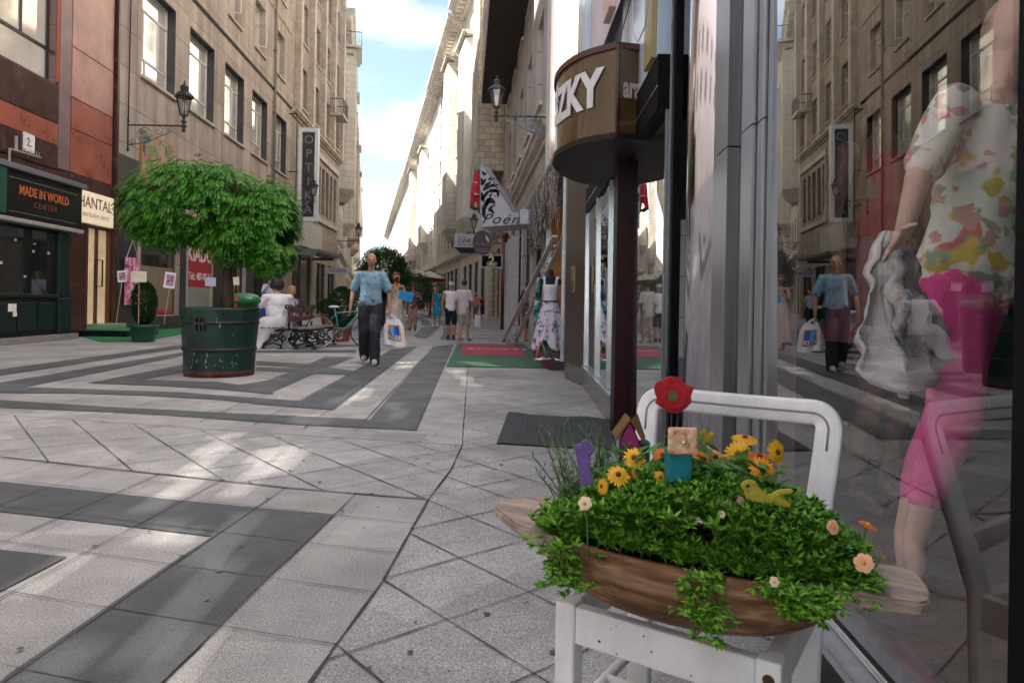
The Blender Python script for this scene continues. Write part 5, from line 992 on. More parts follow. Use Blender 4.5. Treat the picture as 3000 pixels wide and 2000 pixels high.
# couple seen from behind
figure('man from behind in white sleeveless top, white cap and navy shorts', gz(1320, 996), PI+.08, 1.56, dict(lan=(.08, -.12, .1), lkn=(.09, -.12, .5), ran=(-.09, .12, .12), rkn=(-.1, .0, .5), rel=(-.26, .02, 1.13), lel=(.27, .03, 1.13)), sk_t,
    [('shirt', clw, dict(ease=1.18, sleeve=0, bottom=.93)), ('trousers', M('shorts_navy', (.012, .018, .04), .9, var=.2), dict(len=1.0, ease=1.15)), ('shoes', M('shoe_darkbrown', (.05, .03, .03), .7)), ('cap', clw)], hr_g, vox=.010)
shm, _ = figure('man from behind in untucked pale checked shirt and khaki shorts', gz(1357, 1000), PI-.5, 1.60, dict(hairstyle='crew', look=(.35, -1, 0), lan=(.03, .14, .12), lkn=(.07, .0, .5), ran=(-.09, -.10, .1), rkn=(-.09, -.1, .5), lel=(.27, .02, 1.13), rel=(-.27, -.02, 1.14), rwr=(-.22, -.18, .95)), sk_t,
    [('shirt', M('shirt_check', (.56, .50, .50), .9, var=.12, scale=30, stretch=(1, 1, .3), bump=.2, bscale=20), dict(ease=1.22, sleeve=.85, cuff=.068, bottom=.84)), ('trousers', M('shorts_khaki', (.36, .30, .23), .9, var=.15), dict(len=1.0, ease=1.15))], hr_b, vox=.010)
b = MB(); b.bbox(-.09, .09, -.05, .05, .28, .62, .02); sb = b.build('carrier_bag', Bw, None, loc=gz(1399, 985)); b = MB(); b.bar((-.05, 0, .62), (0, 0, .78), .012); b.bar((.05, 0, .62), (0, 0, .78), .012); b.build('bag_handle', Bw, sb); tag(sb, 'small white carrier bag held at the right of the man in khaki shorts', 'bag')
figure('woman in an orange top beyond the man in khaki shorts', gz(1393, 937), -.2, 1.62, dict(hairstyle='bob', look=(.3, -1, 0), female=1), sk_t, [('shirt', M('top_orange', (.68, .22, .12), .9, var=.1), dict(sleeve=.4)), ('trousers', M('shorts_blue', (.08, .12, .25), .9), dict(len=1.0))], hr_y, vox=.016, female=True)
figure('person in a dark red shirt at the right behind the woman in orange', gz(1414, 936), .3, 1.5, {}, sk_t, [('shirt', M('shirt_red', (.30, .01, .03), .9), dict(sleeve=.6)), ('trousers', M('jeans', (.03, .06, .14), .9), dict(len=1.0))], hr_b, vox=.016)
figure('woman in black skirt standing in the doorway behind the foil ladder', gz(1548, 1002), 2.6, 1.62, dict(hairstyle='bob'), sk_t, [('shirt', Mblotch('blouse_dark', (.02, .015, .03), [(.25, .03, .06)], 16, .6), dict(sleeve=.6)), ('skirt', M('skirt_black', (.012, .012, .022), .9), dict(rings=[(0,0,1.08,.15,.12),(0,0,.9,.19,.15),(0,0,.55,.20,.16)], fold=.5))], hr_d, vox=.012, female=True)
figure('man in a white cap and pale shirt far behind the planter', gz(984, 940), 0, 1.7, {}, sk_l, [('shirt', M('shirt_paleblue', (.42, .47, .52), .9), dict(sleeve=.6)), ('trousers', trs, {}), ('cap', clw)], hr_b, vox=.016)
# man with sunglasses and blue strap
sm, J = figure('man in sunglasses and white T-shirt with a bright blue shoulder bag', (-7.35, 20.8, 0), .15, 1.74, dict(hairstyle='crew', glasses=1, rel=(-.26, -.02, 1.15), rwr=(-.12, -.24, 1.12), lel=(.26, 0, 1.15), lwr=(.06, -.26, 1.10)), sk_l, [('shirt', M('tshirt_white', (.58, .62, .64), .9, var=.08), dict(sleeve=.6, bottom=.9)), ('trousers', M('jeans_grey', (.08, .09, .12), .9), {}), ('shoes', BL)], hr_b, vox=.011)
bb = M('bag_blue', (.01, .05, .36), .6); sbg = MB().bbox(-.17, .17, -.07, .07, -.22, .2, .03).build('shoulder_bag', bb, loc=(-7.55, 20.65, .78)); tag(sbg, 'bright blue shoulder bag at the hip of the man in sunglasses', 'bag'); MB().tube([V((-.1, -.05, .2)), V((.06, -.12, .45)), V((.22, -.06, .66)), V((.28, .12, .70))], .018, 6).build('strap', bb, sbg)
# ------------------------------------------------------------------ bench and the two women on it
bench = thing('park_bench', 'double sided park bench with brown slats and black cast iron ends', 'bench', (-4.52, 13.75, 0), math.atan2(1, -.02)-0)   # local x runs away along the street, local y to the left
slat = M('slat_wood', (.13, .065, .04), .6, var=.35, scale=3, stretch=(1, 14, 14)); slat_g = M('slat_worn', (.20, .15, .13), .7, var=.35, scale=3, stretch=(1, 14, 14)); LB = 1.9
for z in (.56, .74): MB().bbox(.02, LB, -.03, .01, z, z+.10, .008).build('backrest_slat', slat, bench)
for s in (-1, 1):
    for k in range(4): y = s*(.10+.115*k); MB().bbox(.0, LB+.02, min(y, y+s*.095), max(y, y+s*.095), .415, .445, .006).build('seat_slat', slat_g, bench)
def scroll(cx, cz, r0, a0, s=1, turns=1.3): return [V((0, cx+r0*(1-.7*i/20)*math.cos(a0+s*turns*2*PI*i/20), cz+r0*(1-.7*i/20)*math.sin(a0+s*turns*2*PI*i/20))) for i in range(21)]
b = MB()
for s in (-1, 1):
    b.tube([V((0, s*.52, .40)), V((0, s*.40, .37)), V((0, s*.20, .38)), V((0, 0, .40))], .024, 8); b.tube([V((0, s*.48, .38)), V((0, s*.36, .30)), V((0, s*.38, .18)), V((0, s*.50, .10)), V((0, s*.52, .02))], .026, 8)
    b.tube([V((0, s*.10, .38)), V((0, s*.22, .25)), V((0, s*.12, .14)), V((0, s*.16, .02))], .024, 8); b.tube(scroll(s*.27, .22, .085, 0 if s > 0 else PI, s), .018, 8); b.tube(scroll(s*.10, .22, .06, PI/2, -s), .016, 8)
    b.tube([V((0, s*.15, .07)), V((0, s*.32, .12)), V((0, s*.50, .07))], .018, 8); b.bar((0, s*.46, .012), (0, s*.58, .012), .06, .024); b.bar((0, s*.10, .012), (0, s*.22, .012), .06, .024); b.tube(scroll(s*.04, .86, .045, -PI/2, s), .015, 8)
b.tube([V((0, 0, .40)), V((0, 0, .84))], .024, 8); irm = b.mesh('end_frame', iron)
for x in (.12, .95, LB-.12): inst('end_frame', irm, bench, (x, 0, 0))
seat = dict(lhp=(.09, 0, .50), rhp=(-.09, 0, .50), hip=(0, .0, .53), lkn=(.12, -.42, .50), rkn=(-.11, -.42, .50), lan=(.13, -.42, .09), ran=(-.11, -.48, .09), chest=(0, -.02, .88), neck=(0, -.03, 1.08), lsh=(.18, -.02, 1.02), rsh=(-.18, -.02, 1.02), head=(0, -.07, 1.24), lel=(.25, -.12, .78), lwr=(.16, -.36, .66), rel=(-.26, -.10, .78), rwr=(-.14, -.34, .64))
wd = dict(seat); wd.update(hairstyle='bob', look=(.1, -1, -.15))
figure('dark haired woman in white top and long white skirt seated on the bench', (-4.80, 14.0, -.08), -PI/2-.75, 1.95, wd, sk_l, [('shirt', clw, dict(ease=1.30, sleeve=.6, cuff=.068, bottom=.52)), ('skirt', clw, dict(rings=[(0,-.02,.66,.19,.17),(0,-.10,.55,.26,.27),(0,-.22,.42,.27,.34),(0,-.32,.22,.26,.30),(0,-.42,.06,.38,.40)], fold=.8, nf=8))], hr_d, vox=.010, female=True)[0].scale = (1.42, 1.25, 1.11)
wd = dict(seat); wd.update(hairstyle='bob', look=(-.6, -1, -.05))
figure('fair haired woman in a dark patterned blouse seated on the bench', (-4.86, 15.2, -.03), -PI/2-.2, 1.72, wd, sk_l, [('shirt', Mblotch('blouse_pattern', (.06, .05, .12), [(.45, .42, .5), (.3, .1, .15)], 14, .55), dict(ease=1.3, sleeve=.7, bottom=.55)), ('trousers', trs, dict(ease=1.1)), ('shoes', BL)], hr_y, vox=.012, female=True)
# ------------------------------------------------------------------ dress form at the boutique
DF = Q(1611, 1000, 10.85); df = thing('dress_form', 'black dress form in a white floral dress on a chrome stand at the boutique door', 'mannequin', (DF.x, 10.85, .14), -.25); df.scale = (.93, .93, .92)
Lb = []; chain(Lb, [((0, 0, 1.50), .045), ((0, 0, 1.38), .05)]); chain(Lb, [((0, 0, 1.36), .08), ((0, 0, 1.22), .10), ((0, 0, 1.05), .08), ((0, 0, .92), .10)], flat=(1.35, 1, 1))
for s in (-1, 1): Lb.append(((.15*s, 0, 1.33), (.05, .05, .06)))
organic('torso', Lb, M('velvet_black', (.008, .008, .014), .8), df, .012)
fl_m = Mblotch('dress_floral', (.62, .58, .66), [(.55, .10, .22), (.05, .26, .26), (.55, .30, .42), (.10, .10, .22)], 9, .60); dwh = M('dress_white', (.66, .63, .72), .9, var=.06, bump=.2, bscale=20)
Lb = []; chain(Lb, [((0, 0, 1.22), .108), ((0, 0, 1.10), .092), ((0, 0, .99), .094)], flat=(1.35, 1.02, 1))
for s in (-1, 1): limb(Lb, (.06*s, -.01, 1.24), .07, (.115*s, 0, 1.39), .035)
organic('bodice', Lb, dwh, df, .012)
b = MB(); n = 64; vs = []; RG = [(.99, .125, .10), (.85, .17, .14), (.65, .22, .18), (.45, .26, .21), (.28, .29, .23)]
for j, (z, rx, ry) in enumerate(RG):
    f_ = j/4
    for i in range(n): a_ = 2*PI*i/n; q = 1+.10*f_*math.sin(a_*10+.6*math.sin(a_*3)); zz = z-(f_**2)*.22*abs(math.sin(a_*2+.35))+(.08*f_**2); vs.append((rx*q*math.cos(a_), ry*q*math.sin(a_), zz))
b.add(vs, [(j*n+i, (j+1)*n+i, (j+1)*n+(i+1) % n, j*n+(i+1) % n) for j in range(4) for i in range(n)], True); b.build('skirt', fl_m, df)
b = MB(); vs = []
for j, (z, rx, ry) in enumerate([(.6, .17, .13), (.35, .19, .15), (.16, .20, .16)]):
    for i in range(n): a_ = 2*PI*i/n; q = 1+.12*math.sin(a_*9); vs.append((rx*q*math.cos(a_), ry*q*math.sin(a_), z-.05*abs(math.sin(a_*2))*(j == 2)))
b.add(vs, [(j*n+i, (j+1)*n+i, (j+1)*n+(i+1) % n, j*n+(i+1) % n) for j in range(2) for i in range(n)], True); b.build('underskirt', Mblotch('cloth_jade', (.02, .19, .18), [(.01, .03, .05), (.2, .16, .05)], 8, .55), df)
MB().lathe([(.135, -.012), (.137, 0), (.135, .012)], 28, Matrix.Translation((0, 0, .99)), 1, .8, cap=False).build('waist_cord', BL, df); MB().box(-.012, -.006, -.115, -.11, .62, .98).box(.012, .018, -.115, -.11, .6, .98).build('cord_end', BL, df)
MB().tube([(0, 0, .02), (0, 0, .95)], .014, 8).lathe([(.17, 0), (.17, .02), (.02, .045)], 24).build('stand', alu_b, df)
tag(MB().tube([(DF.x-.22, 10.6, .16), (DF.x-.16, 10.6, .42)], .012, 8).tube([(DF.x-.05, 10.65, .16), (DF.x-.14, 10.62, .42)], .012, 8).tube([(DF.x-.24, 10.75, .16), (DF.x-.15, 10.66, .42)], .012, 8).build('tripod', M('wood_tan', (.4, .27, .12), .6)), 'small tan wooden tripod beneath the floral dress', 'tripod')
tag(MB().tube([(DF.x-.26, 10.45, .16), (DF.x-.02, 10.45, .16)], .014, 8).tube([(DF.x+.04, 10.5, .19), (DF.x+.08, 10.45, .155), (DF.x+.15, 10.45, .155), (DF.x+.18, 10.5, .2)], .014, 8).build('chrome_foot', alu_b), 'chrome tube feet on the doorstep below the dress', 'stand')
Lb = []; shw = Mblotch('scarf_jade', (.02, .22, .20), [(.5, .5, .5), (.01, .02, .05)], 7, .55); chain(Lb, [((DF.x-.17, 11.2, 1.40), .05), ((DF.x-.19, 11.2, .9), .07), ((DF.x-.16, 11.2, .35), .08)]); tag(organic('hanging_dress', Lb, shw, None, .015), 'jade green patterned dress hanging left of the white floral dress', 'dress')
# ------------------------------------------------------------------ figures in the display window
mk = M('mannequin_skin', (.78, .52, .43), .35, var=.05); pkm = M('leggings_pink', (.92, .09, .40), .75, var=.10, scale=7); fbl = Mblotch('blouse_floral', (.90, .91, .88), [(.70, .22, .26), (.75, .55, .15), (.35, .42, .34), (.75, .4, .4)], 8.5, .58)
mn = thing('mannequin', 'shop window mannequin in pink leggings and a floral blouse', 'mannequin', (1.14, 1.90, .265), .35); mn.rotation_euler = (0, .20, .30)
Lb = []
for s, k in ((1, .07), (-1, -.04)): chain(Lb, [((.065*s, k*.5, .82), .088), ((.045*s, -.04+k, .46), .052), ((.045*s, k, .30), .050), ((.045*s, .03+k, .09), .030)]); limb(Lb, (.045*s, .02+k, .06), .033, (.045*s-.09, -.07+k, .025), .024); limb(Lb, (.045*s-.09, -.07+k, .025), .022, (.045*s-.13, -.10+k, .02), .018)
chain(Lb, [((0, 0, .86), .105), ((0, 0, 1.0), .085), ((0, 0, 1.16), .095), ((0, 0, 1.34), .07)], flat=(1.25, .9, 1)); limb(Lb, (0, 0, 1.36), .045, (0, 0, 1.5), .045); Lb.append(((0, -.01, 1.6), (.075, .09, .11)))
limb(Lb, (-.16, 0, 1.33), .048, (-.26, -.02, 1.07), .036); limb(Lb, (-.26, -.02, 1.07), .034, (-.42, -.16, .86), .022); limb(Lb, (.16, 0, 1.33), .048, (.22, 0, 1.08), .036); limb(Lb, (.22, 0, 1.08), .034, (.24, -.08, .84), .022)
hx = V((-.42, -.16, .86)); hd_ = V((-.75, -.5, -.5)).normalized()
for q in (-.014, .0, .014): limb(Lb, hx, .017, hx+hd_*.07+V((0, 0, q)), .014)
for q, ln in ((-.025, .055), (-.008, .07), (.009, .072), (.025, .06)): a = hx+hd_*.075+V((q*.5, 0, q)); limb(Lb, a, .0085, a+hd_*ln+V((0, 0, -.012)), .007)
limb(Lb, hx+hd_*.03+V((.0, .0, .02)), .009, hx+hd_*.07+V((.03, -.02, .045)), .007)
organic('body', Lb, mk, mn, .007, 4)
Lb = []; chain(Lb, [((0, 0, .93), .108), ((0, 0, .84), .118)], flat=(1.27, .95, .9))
for s, k in ((1, .07), (-1, -.04)): chain(Lb, [((.065*s, k*.5, .80), .094), ((.045*s, -.04+k, .46), .060), ((.045*s, k, .31), .057), ((.045*s, .015+k, .22), .048)])
organic('leggings', Lb, pkm, mn, .008, 4)
Lb = []; chain(Lb, [((0, 0, 1.30), .085), ((0, 0, 1.14), .115), ((0, 0, 1.0), .108), ((0, 0, .86), .134)], flat=(1.3, 1.0, .85))
for s, e_ in ((-1, (-.245, -.015, 1.12)), (1, (.21, 0, 1.12))): limb(Lb, (.15*s, 0, 1.32), .062, e_, .058)
o = organic('blouse', Lb, fbl, mn, .009, 4)
for vtx in o.data.vertices: vtx.co += vtx.normal*(mnoise.noise(V((vtx.co.x*12, vtx.co.y*12, vtx.co.z*4)))*.014)
MB().tube([(.03, .05, 0), (.03, .05, .35)], .008, 8).lathe([(.11, 0), (.11, .008), (.01, .012)], 20, Matrix.Translation((.03, .05, 0))).build('stand', alu_b, mn)
# white cloth draped over its hand
b = MB(); n = 26; m_ = 20; vs = []; 
for j in range(m_+1):
    v_ = j/m_
    for i in range(n+1):
        u = i/n; x = (u-.5)*(.20+.10*v_)+.10*v_; y = .035*math.sin(u*17+v_*2)*(.4+v_)+.02*math.sin(u*40)+.03*mnoise.noise(V((u*9, v_*9, 1))); x = (x-.0)*(.35+.75*v_**.6)+.03*mnoise.noise(V((u*7, v_*7, 5))); z = -.34*v_-.08*abs(math.sin(u*6+.4))*v_**2; vs.append((x, y, z))
b.add(vs, [(j*(n+1)+i, (j+1)*(n+1)+i, (j+1)*(n+1)+i+1, j*(n+1)+i+1) for j in range(m_) for i in range(n)], True)
wc = b.build('white_cloth', M('cloth_lace', (.84, .84, .86), .9, var=.08, scale=20, bump=.3, bscale=60), loc=(.97, 1.74, 1.20), rz=.6); tag(wc, 'white crumpled cloth draped from the mannequin\'s hand in the shop window', 'cloth')
md = wc.modifiers.new('s', 'SOLIDIFY'); md.thickness = .004
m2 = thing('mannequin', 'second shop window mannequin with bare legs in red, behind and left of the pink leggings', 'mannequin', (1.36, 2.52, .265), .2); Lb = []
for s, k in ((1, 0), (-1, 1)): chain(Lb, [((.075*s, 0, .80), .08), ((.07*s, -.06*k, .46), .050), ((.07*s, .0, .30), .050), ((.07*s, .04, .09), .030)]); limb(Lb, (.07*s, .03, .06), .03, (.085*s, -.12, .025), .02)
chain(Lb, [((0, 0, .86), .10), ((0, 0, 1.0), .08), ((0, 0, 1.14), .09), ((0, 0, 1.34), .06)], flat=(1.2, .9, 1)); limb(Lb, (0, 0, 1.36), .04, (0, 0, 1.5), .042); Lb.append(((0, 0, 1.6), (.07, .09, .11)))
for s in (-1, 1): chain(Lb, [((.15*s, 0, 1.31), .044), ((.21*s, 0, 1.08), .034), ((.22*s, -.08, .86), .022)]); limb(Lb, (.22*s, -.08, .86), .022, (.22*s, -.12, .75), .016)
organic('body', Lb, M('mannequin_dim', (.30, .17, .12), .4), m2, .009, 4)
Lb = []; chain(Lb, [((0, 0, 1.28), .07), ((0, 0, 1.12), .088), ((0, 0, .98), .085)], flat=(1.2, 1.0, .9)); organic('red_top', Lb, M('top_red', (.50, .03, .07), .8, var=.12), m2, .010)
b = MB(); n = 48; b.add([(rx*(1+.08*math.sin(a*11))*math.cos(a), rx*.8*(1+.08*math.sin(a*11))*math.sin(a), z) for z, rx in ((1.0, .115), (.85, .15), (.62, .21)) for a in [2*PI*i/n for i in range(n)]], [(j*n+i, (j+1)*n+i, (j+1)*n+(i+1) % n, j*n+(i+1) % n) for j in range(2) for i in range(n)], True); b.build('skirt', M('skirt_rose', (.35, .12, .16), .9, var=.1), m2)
# lace edged cushion low in the window
cu = thing('lace_cushion', 'white ruffled cushion low in the shop window at the right edge', 'cushion', (1.05, 1.22, .275), .5); wq = M('satin_white', (.62, .64, .72), .45, var=.08)
Lb = [((0, 0, .17), (.15, .07, .16)), ((0, 0, .12), (.16, .08, .11))]; organic('cushion', Lb, wq, cu, .010); b = MB()
for k in range(44): a = 2*PI*k/44; b.ball((.165*math.cos(a), -.01, .17+.165*math.sin(a)), (.017, .03, .017), 1)
b.build('ruffle', wq, cu)
# ------------------------------------------------------------------ planter with the clipped tree
leaf_m = None
def Mleaf(name, c1, c2, rough=.45, tr=.25):
    if name in MATS: return MATS[name]
    m = M(name, c1, rough, var=0, spec=.4); t = m.node_tree; p = t.nodes['Principled BSDF']; g = t.nodes.new('ShaderNodeNewGeometry'); r = t.nodes.new('ShaderNodeValToRGB')
    r.color_ramp.elements[0].color = (*c1, 1); r.color_ramp.elements[1].color = (*c2, 1); t.links.new(g.outputs['Random Per Island'], r.inputs[0]); t.links.new(r.outputs[0], p.inputs['Base Color'])
    tl = t.nodes.new('ShaderNodeBsdfTranslucent'); t.links.new(r.outputs[0], tl.inputs[0]); mx = t.nodes.new('ShaderNodeMixShader'); mx.inputs[0].default_value = tr
    o = t.nodes['Material Output']; t.links.new(p.outputs[0], mx.inputs[1]); t.links.new(tl.outputs[0], mx.inputs[2]); t.links.new(mx.outputs[0], o.inputs[0]); return m
lf_tree = Mleaf('leaf_tree', (.010, .075, .005), (.10, .34, .025)); lf_cyp = Mleaf('leaf_cypress', (.010, .040, .010), (.035, .095, .020)); lf_tr = Mleaf('leaf_trough', (.022, .12, .006), (.26, .54, .05)); lf_lav = Mleaf('leaf_lavender', (.07, .15, .06), (.20, .32, .14)); lf_far = Mleaf('leaf_far', (.012, .045, .012), (.04, .12, .03))
bark = M('bark', (.075, .045, .03), .9, var=.4, scale=12, stretch=(1, 1, .2), bump=.8, bscale=30)
TX, TY = (G(650, 1112)+G(650, 1075)).x/2, 9.0; TX = -3.84
pgreen = M('planter_green', (.004, .030, .020), .40, var=.45, scale=5, stretch=(1, 1, .3)); rust = M('rust_brown', (.09, .03, .018), .8, var=.5, scale=9)
pl = thing('planter', 'large round dark green planter with black hoops and a rusty foot', 'planter', (TX, TY, 0))
n = 36; prof = [(.425, .0), (.43, .07)]; b = MB().lathe([(.435, .07), (.445, .30), (.47, .60), (.492, .86), (.492, .885), (.465, .885), (.455, .70)], 48, cap=False); b.build('tub', pgreen, pl)
MB().lathe([(.415, 0), (.43, .0), (.438, .07), (.43, .09)], 40).build('foot', rust, pl)
MB().lathe([(.452, .325), (.462, .33), (.464, .365), (.455, .37)], 48, cap=False).build('hoop', BL, pl); MB().lathe([(.474, .665), (.484, .67), (.487, .71), (.479, .715)], 48, cap=False).build('hoop', BL, pl); MB().lathe([(.0, .80), (.46, .80)], 30, cap=False).build('soil', M('soil', (.03, .018, .012), .95, var=.4, scale=20, bump=.6, bscale=40), pl)
b = MB(); random.seed(41)
for _ in range(46):
    a = random.uniform(-2.6, -.5); z = random.choice((random.uniform(.1, .3), random.uniform(.08, .85))); rr_ = .437+.061*(z-.07)/.79; w = random.uniform(.003, .012); h = w*random.uniform(.6, 3.5); n_ = 6
    c = V((rr_*math.cos(a), rr_*math.sin(a), z)); s = V((-math.sin(a), math.cos(a), 0)); o = V((math.cos(a), math.sin(a), 0))*.003; b.add([c+o+s*w*math.cos(2*PI*i/n_)*random.uniform(.6, 1.2)+V((.0, 0, h*math.sin(2*PI*i/n_))) for i in range(n_)], [tuple(range(n_))])
tag(b.build('paint_chips', M('chip_pale', (.20, .22, .18), .8), pl), kind='stuff')
b = MB()
for k in range(3): b.bbox(-.10+.05*k-.012, -.10+.05*k+.012, -.505, -.475, .60, .76, .004)
b.bbox(-.13, .03, -.508, -.48, .665, .70, .004); b.build('buckle', BL, pl)
tree = thing('tree', 'umbrella shaped tree with drooping green leaves growing from the green planter', 'tree', (TX, TY, .8)); tree_o = V((TX, TY, .8))
b = MB(); b.tube([(.10, .0, 0), (.09, .02, .35), (.06, .0, .8), (.05, .01, 1.25)], [.075, .065, .055, .045], 12)
random.seed(21)
for k in range(9):
    a = k*.7+.3; e = V((.05+.65*math.cos(a), .5*math.sin(a), 1.55+.25*random.random())); m_ = V((.05, .01, 1.15)).lerp(e, .5)+V((0, 0, .15)); b.tube([(.05, .01, 1.1), m_, e], [.035, .022, .01], 7)
b.build('trunk', bark, tree)
def T(px, py, d=9.0): return Q(px, py, d)-tree_o
ell = [(T(660, 560), (.42, .5, .34)), (T(590, 590), (.50, .55, .50)), (T(520, 585), (.64, .60, .50)), (T(450, 610), (.36, .42, .36)), (T(640, 600), (.52, .58, .50)), (T(740, 635), (.50, .50, .46)), (T(790, 620), (.32, .40, .42)), (T(560, 540), (.45, .42, .34)), (T(810, 690), (.22, .35, .34)), (T(690, 680), (.50, .5, .34)), (T(500, 660), (.45, .45, .24)), (T(790, 740), (.22, .25, .22))]
def leaflets(b, base, d, n, L_, lw, ll, droop):
    """one compound leaf: leaflets in pairs along a drooping stalk"""
    d = d.normalized(); side = d.cross(V((0, 0, 1)))
    if side.length < .1: side = V((1, 0, 0))
    side.normalize(); p = V(base); tip = None
    for k in range(n):
        f = k/n; dd = (d+V((0, 0, -droop*f*1.5))).normalized(); p = p+dd*(L_/n)
        for s in (-1, 1):
            o = (side*s+dd*.45+V((0, 0, -.35))).normalized(); w = dd*lw*.5; c = p; b.add([c, c+o*ll*.5-w, c+o*ll, c+o*ll*.5+w], [(0, 1, 2, 3)])
b = MB(); random.seed(4); cnt = 0
while cnt < 5800:
    c, r = random.choice(ell); u = V((random.gauss(0, 1), random.gauss(0, 1), random.gauss(0, 1))).normalized(); k = random.choice((random.uniform(.72, 1.0), random.uniform(.85, 1.10)))*.95 if cnt > 1300 else random.uniform(.45, .8); q = V((c.x+u.x*r[0]*k, c.y+u.y*r[1]*k, c.z+u.z*r[2]*k))
    ins = sum(1 for cc, rr in ell if ((q.x-cc.x)/rr[0])**2+((q.y-cc.y)/rr[1])**2+((q.z-cc.z)/rr[2])**2 < .45)
    if ins and cnt > 1300: continue
    if mnoise.noise(q*3.4) < -.30: continue
    leaflets(b, q, V((u.x, u.y*1.0, u.z*.3-.25+random.uniform(-.2, .2))), 6, .15, .024, .044, .9); cnt += 1
b.build('crown', lf_tree, tree)
# far planted trees
def round_tree(label, px, py, d, rx, rz, cnt, seed):
    c = Q(px, py, d); t = thing('tree', label, 'tree', (c.x, d, 0), 0); b = MB(); b.tube([(0, 0, 0), (.03, 0, c.z-rz*.6), (0, 0, c.z)], [.09, .07, .05], 8).build('trunk', bark, t); b = MB(); random.seed(seed)
    for _ in range(cnt):
        u = V((random.gauss(0, 1), random.gauss(0, 1), random.gauss(0, 1))).normalized(); k = random.uniform(.7, 1.05)*(1+.12*mnoise.noise(u*2.2+V((seed, 0, 0)))); q = V((u.x*rx*k, u.y*rx*k, c.z+u.z*rz*k)); w = .085
        for _ in range(4): a = V((random.gauss(0, 1), random.gauss(0, 1), random.gauss(0, 1)-.5)).normalized(); s = a.cross(V((.3, .5, .8))).normalized(); o = V((random.uniform(-.1, .1), random.uniform(-.1, .1), random.uniform(-.1, .1))); b.add([q+o, q+o+a*w*.5+s*w*.25, q+o+a*w, q+o+a*w*.5-s*w*.25], [(0, 1, 2, 3)])
    b.build('crown', lf_far, t); return t
round_tree('dense round dark green tree behind the walking man', 1125, 800, 27, 1.0, 1.02, 3800, 1)
round_tree('lower bushy tree between the phoning woman and the teal dress', 1215, 850, 38, 1.0, 1.0, 1800, 2)
round_tree('second dark tree left behind the walking man', 1085, 850, 34, .9, 1.1, 1500, 3)
round_tree('small tree beyond the cafe parasols on the right', 1262, 838, 52, 1.1, 1.2, 1200, 5)
for k, (px, d, s) in enumerate([(1100, 60, 7), (1150, 66, 8), (1195, 58, 9)]): round_tree(['leafy tree closing the street left of centre', 'leafy tree closing the street behind the round tree', 'leafy tree closing the street right of the round tree'][k], px, 850, d, 1.9, 1.9, 1500, s)
# potted cypress
def potted(label, px, py, d, h, r, potm, ph, pr, cone=1, group=None, m=lf_cyp, seed=1):
    g = G(px, py); t = thing('potted_plant', label, 'potted plant', (g.x, g.y, 0), 0, group); MB().lathe([(pr*.72, 0), (pr*.78, .02), (pr*.95, ph-.06), (pr*1.04, ph-.055), (pr*1.06, ph), (pr*.95, ph), (pr*.9, ph-.08)], 24, cap=True).build('pot', potm, t); b = MB(); random.seed(seed)
    for _ in range(int(2600*h*r*3)):
        z = random.random(); rr_ = r*(1.35*math.sqrt(max(0, z))*(1-z)**.45*1.15 if cone else math.sqrt(max(0, 1-(2*z-1)**2))); a = random.uniform(0, 2*PI); k = random.uniform(.7, 1.06); q = V((rr_*k*math.cos(a), rr_*k*math.sin(a), ph*.9+z*h))
        for _ in range(3): dd = (V((math.cos(a), math.sin(a), 1.2))+V((random.gauss(0, .5), random.gauss(0, .5), random.gauss(0, .5)))).normalized(); s = dd.cross(V((0, .3, 1))).normalized(); w = .055; b.add([q, q+dd*w*.5+s*w*.22, q+dd*w, q+dd*w*.5-s*w*.22], [(0, 1, 2, 3)])
    MB().tube([(0, 0, ph*.7), (0, 0, ph+h*.5)], .02, 6).build('stem', bark, t); b.build('foliage', m, t); return t
pot_g = M('pot_green', (.010, .075, .04), .4, var=.1); pot_t = M('pot_terracotta', (.30, .095, .06), .7, var=.15)
cy = potted('clipped cypress in a green pot on the green carpet left of the big planter', 420, 1001, 15, .98, .31, pot_g, .39, .30, seed=2); G2 = G(672, 985)
potted('cypress in a green pot mostly hidden behind the green waste bin', 672, 975, 17, .95, .27, pot_g, .42, .27, seed=3)
potted('leafy bush in a square terracotta pot behind the bicycle', 1000, 1000, 17, 1.0, .33, pot_t, .36, .24, 0, m=lf_far, seed=4)
potted('small bush in a terracotta pot behind the right end of the bench', 962, 958, 22, .6, .4, pot_t, .5, .3, 0, m=lf_far, seed=6)
def card(label, px0, py0, px1, py1, d, m, tilt=0, stick=True, print_m=None):
    a, c = Q(px0, py1, d), Q(px1, py0, d); w, h = c.x-a.x, c.z-a.z; mid = (a+c)/2; t = thing('card_on_stick', label, 'card', (mid.x, d, mid.z)); MB().box(-w/2, w/2, -.006, 0, -h/2, h/2).build('card', m, t, rot=(0, tilt, 0))
    if print_m: MB().box(-w*.3, w*.4, -.010, -.0065, -h*.35, h*.35).build('print', print_m, t, rot=(0, tilt, 0))
    if stick: MB().bar((0, .006, -h*.4), (-.12 if tilt else .0, .02, -(mid.z-.42)), .012).build('stick', M('stick_pine', (.45, .33, .18), .7), t)
cwh = M('card_paper', (.72, .71, .70), .8); ccr = M('card_cream', (.70, .66, .48), .8); cli = M('card_lilac', (.50, .44, .62), .8); prt = Mblotch('card_print', (.4, .3, .36), [(.06, .05, .1), (.5, .2, .3)], 14, .5)
card('white card with a dark print on a stick above the cypress, leftmost', 344, 793, 371, 826, 14.7, cwh, -.1, True, prt); card('cream card on a stick standing over the cypress tip', 384, 795, 430, 826, 14.8, ccr); card('white card with a picture on a leaning stick right of the cypress', 481, 798, 514, 844, 15, cwh, .12, True, prt)
card('lilac card in front of the rental notice', 601, 813, 633, 838, 15.6, cli, 0, True, None); card('cream card on a stick above the green waste bin', 674, 812, 701, 835, 16.4, ccr, -.08)
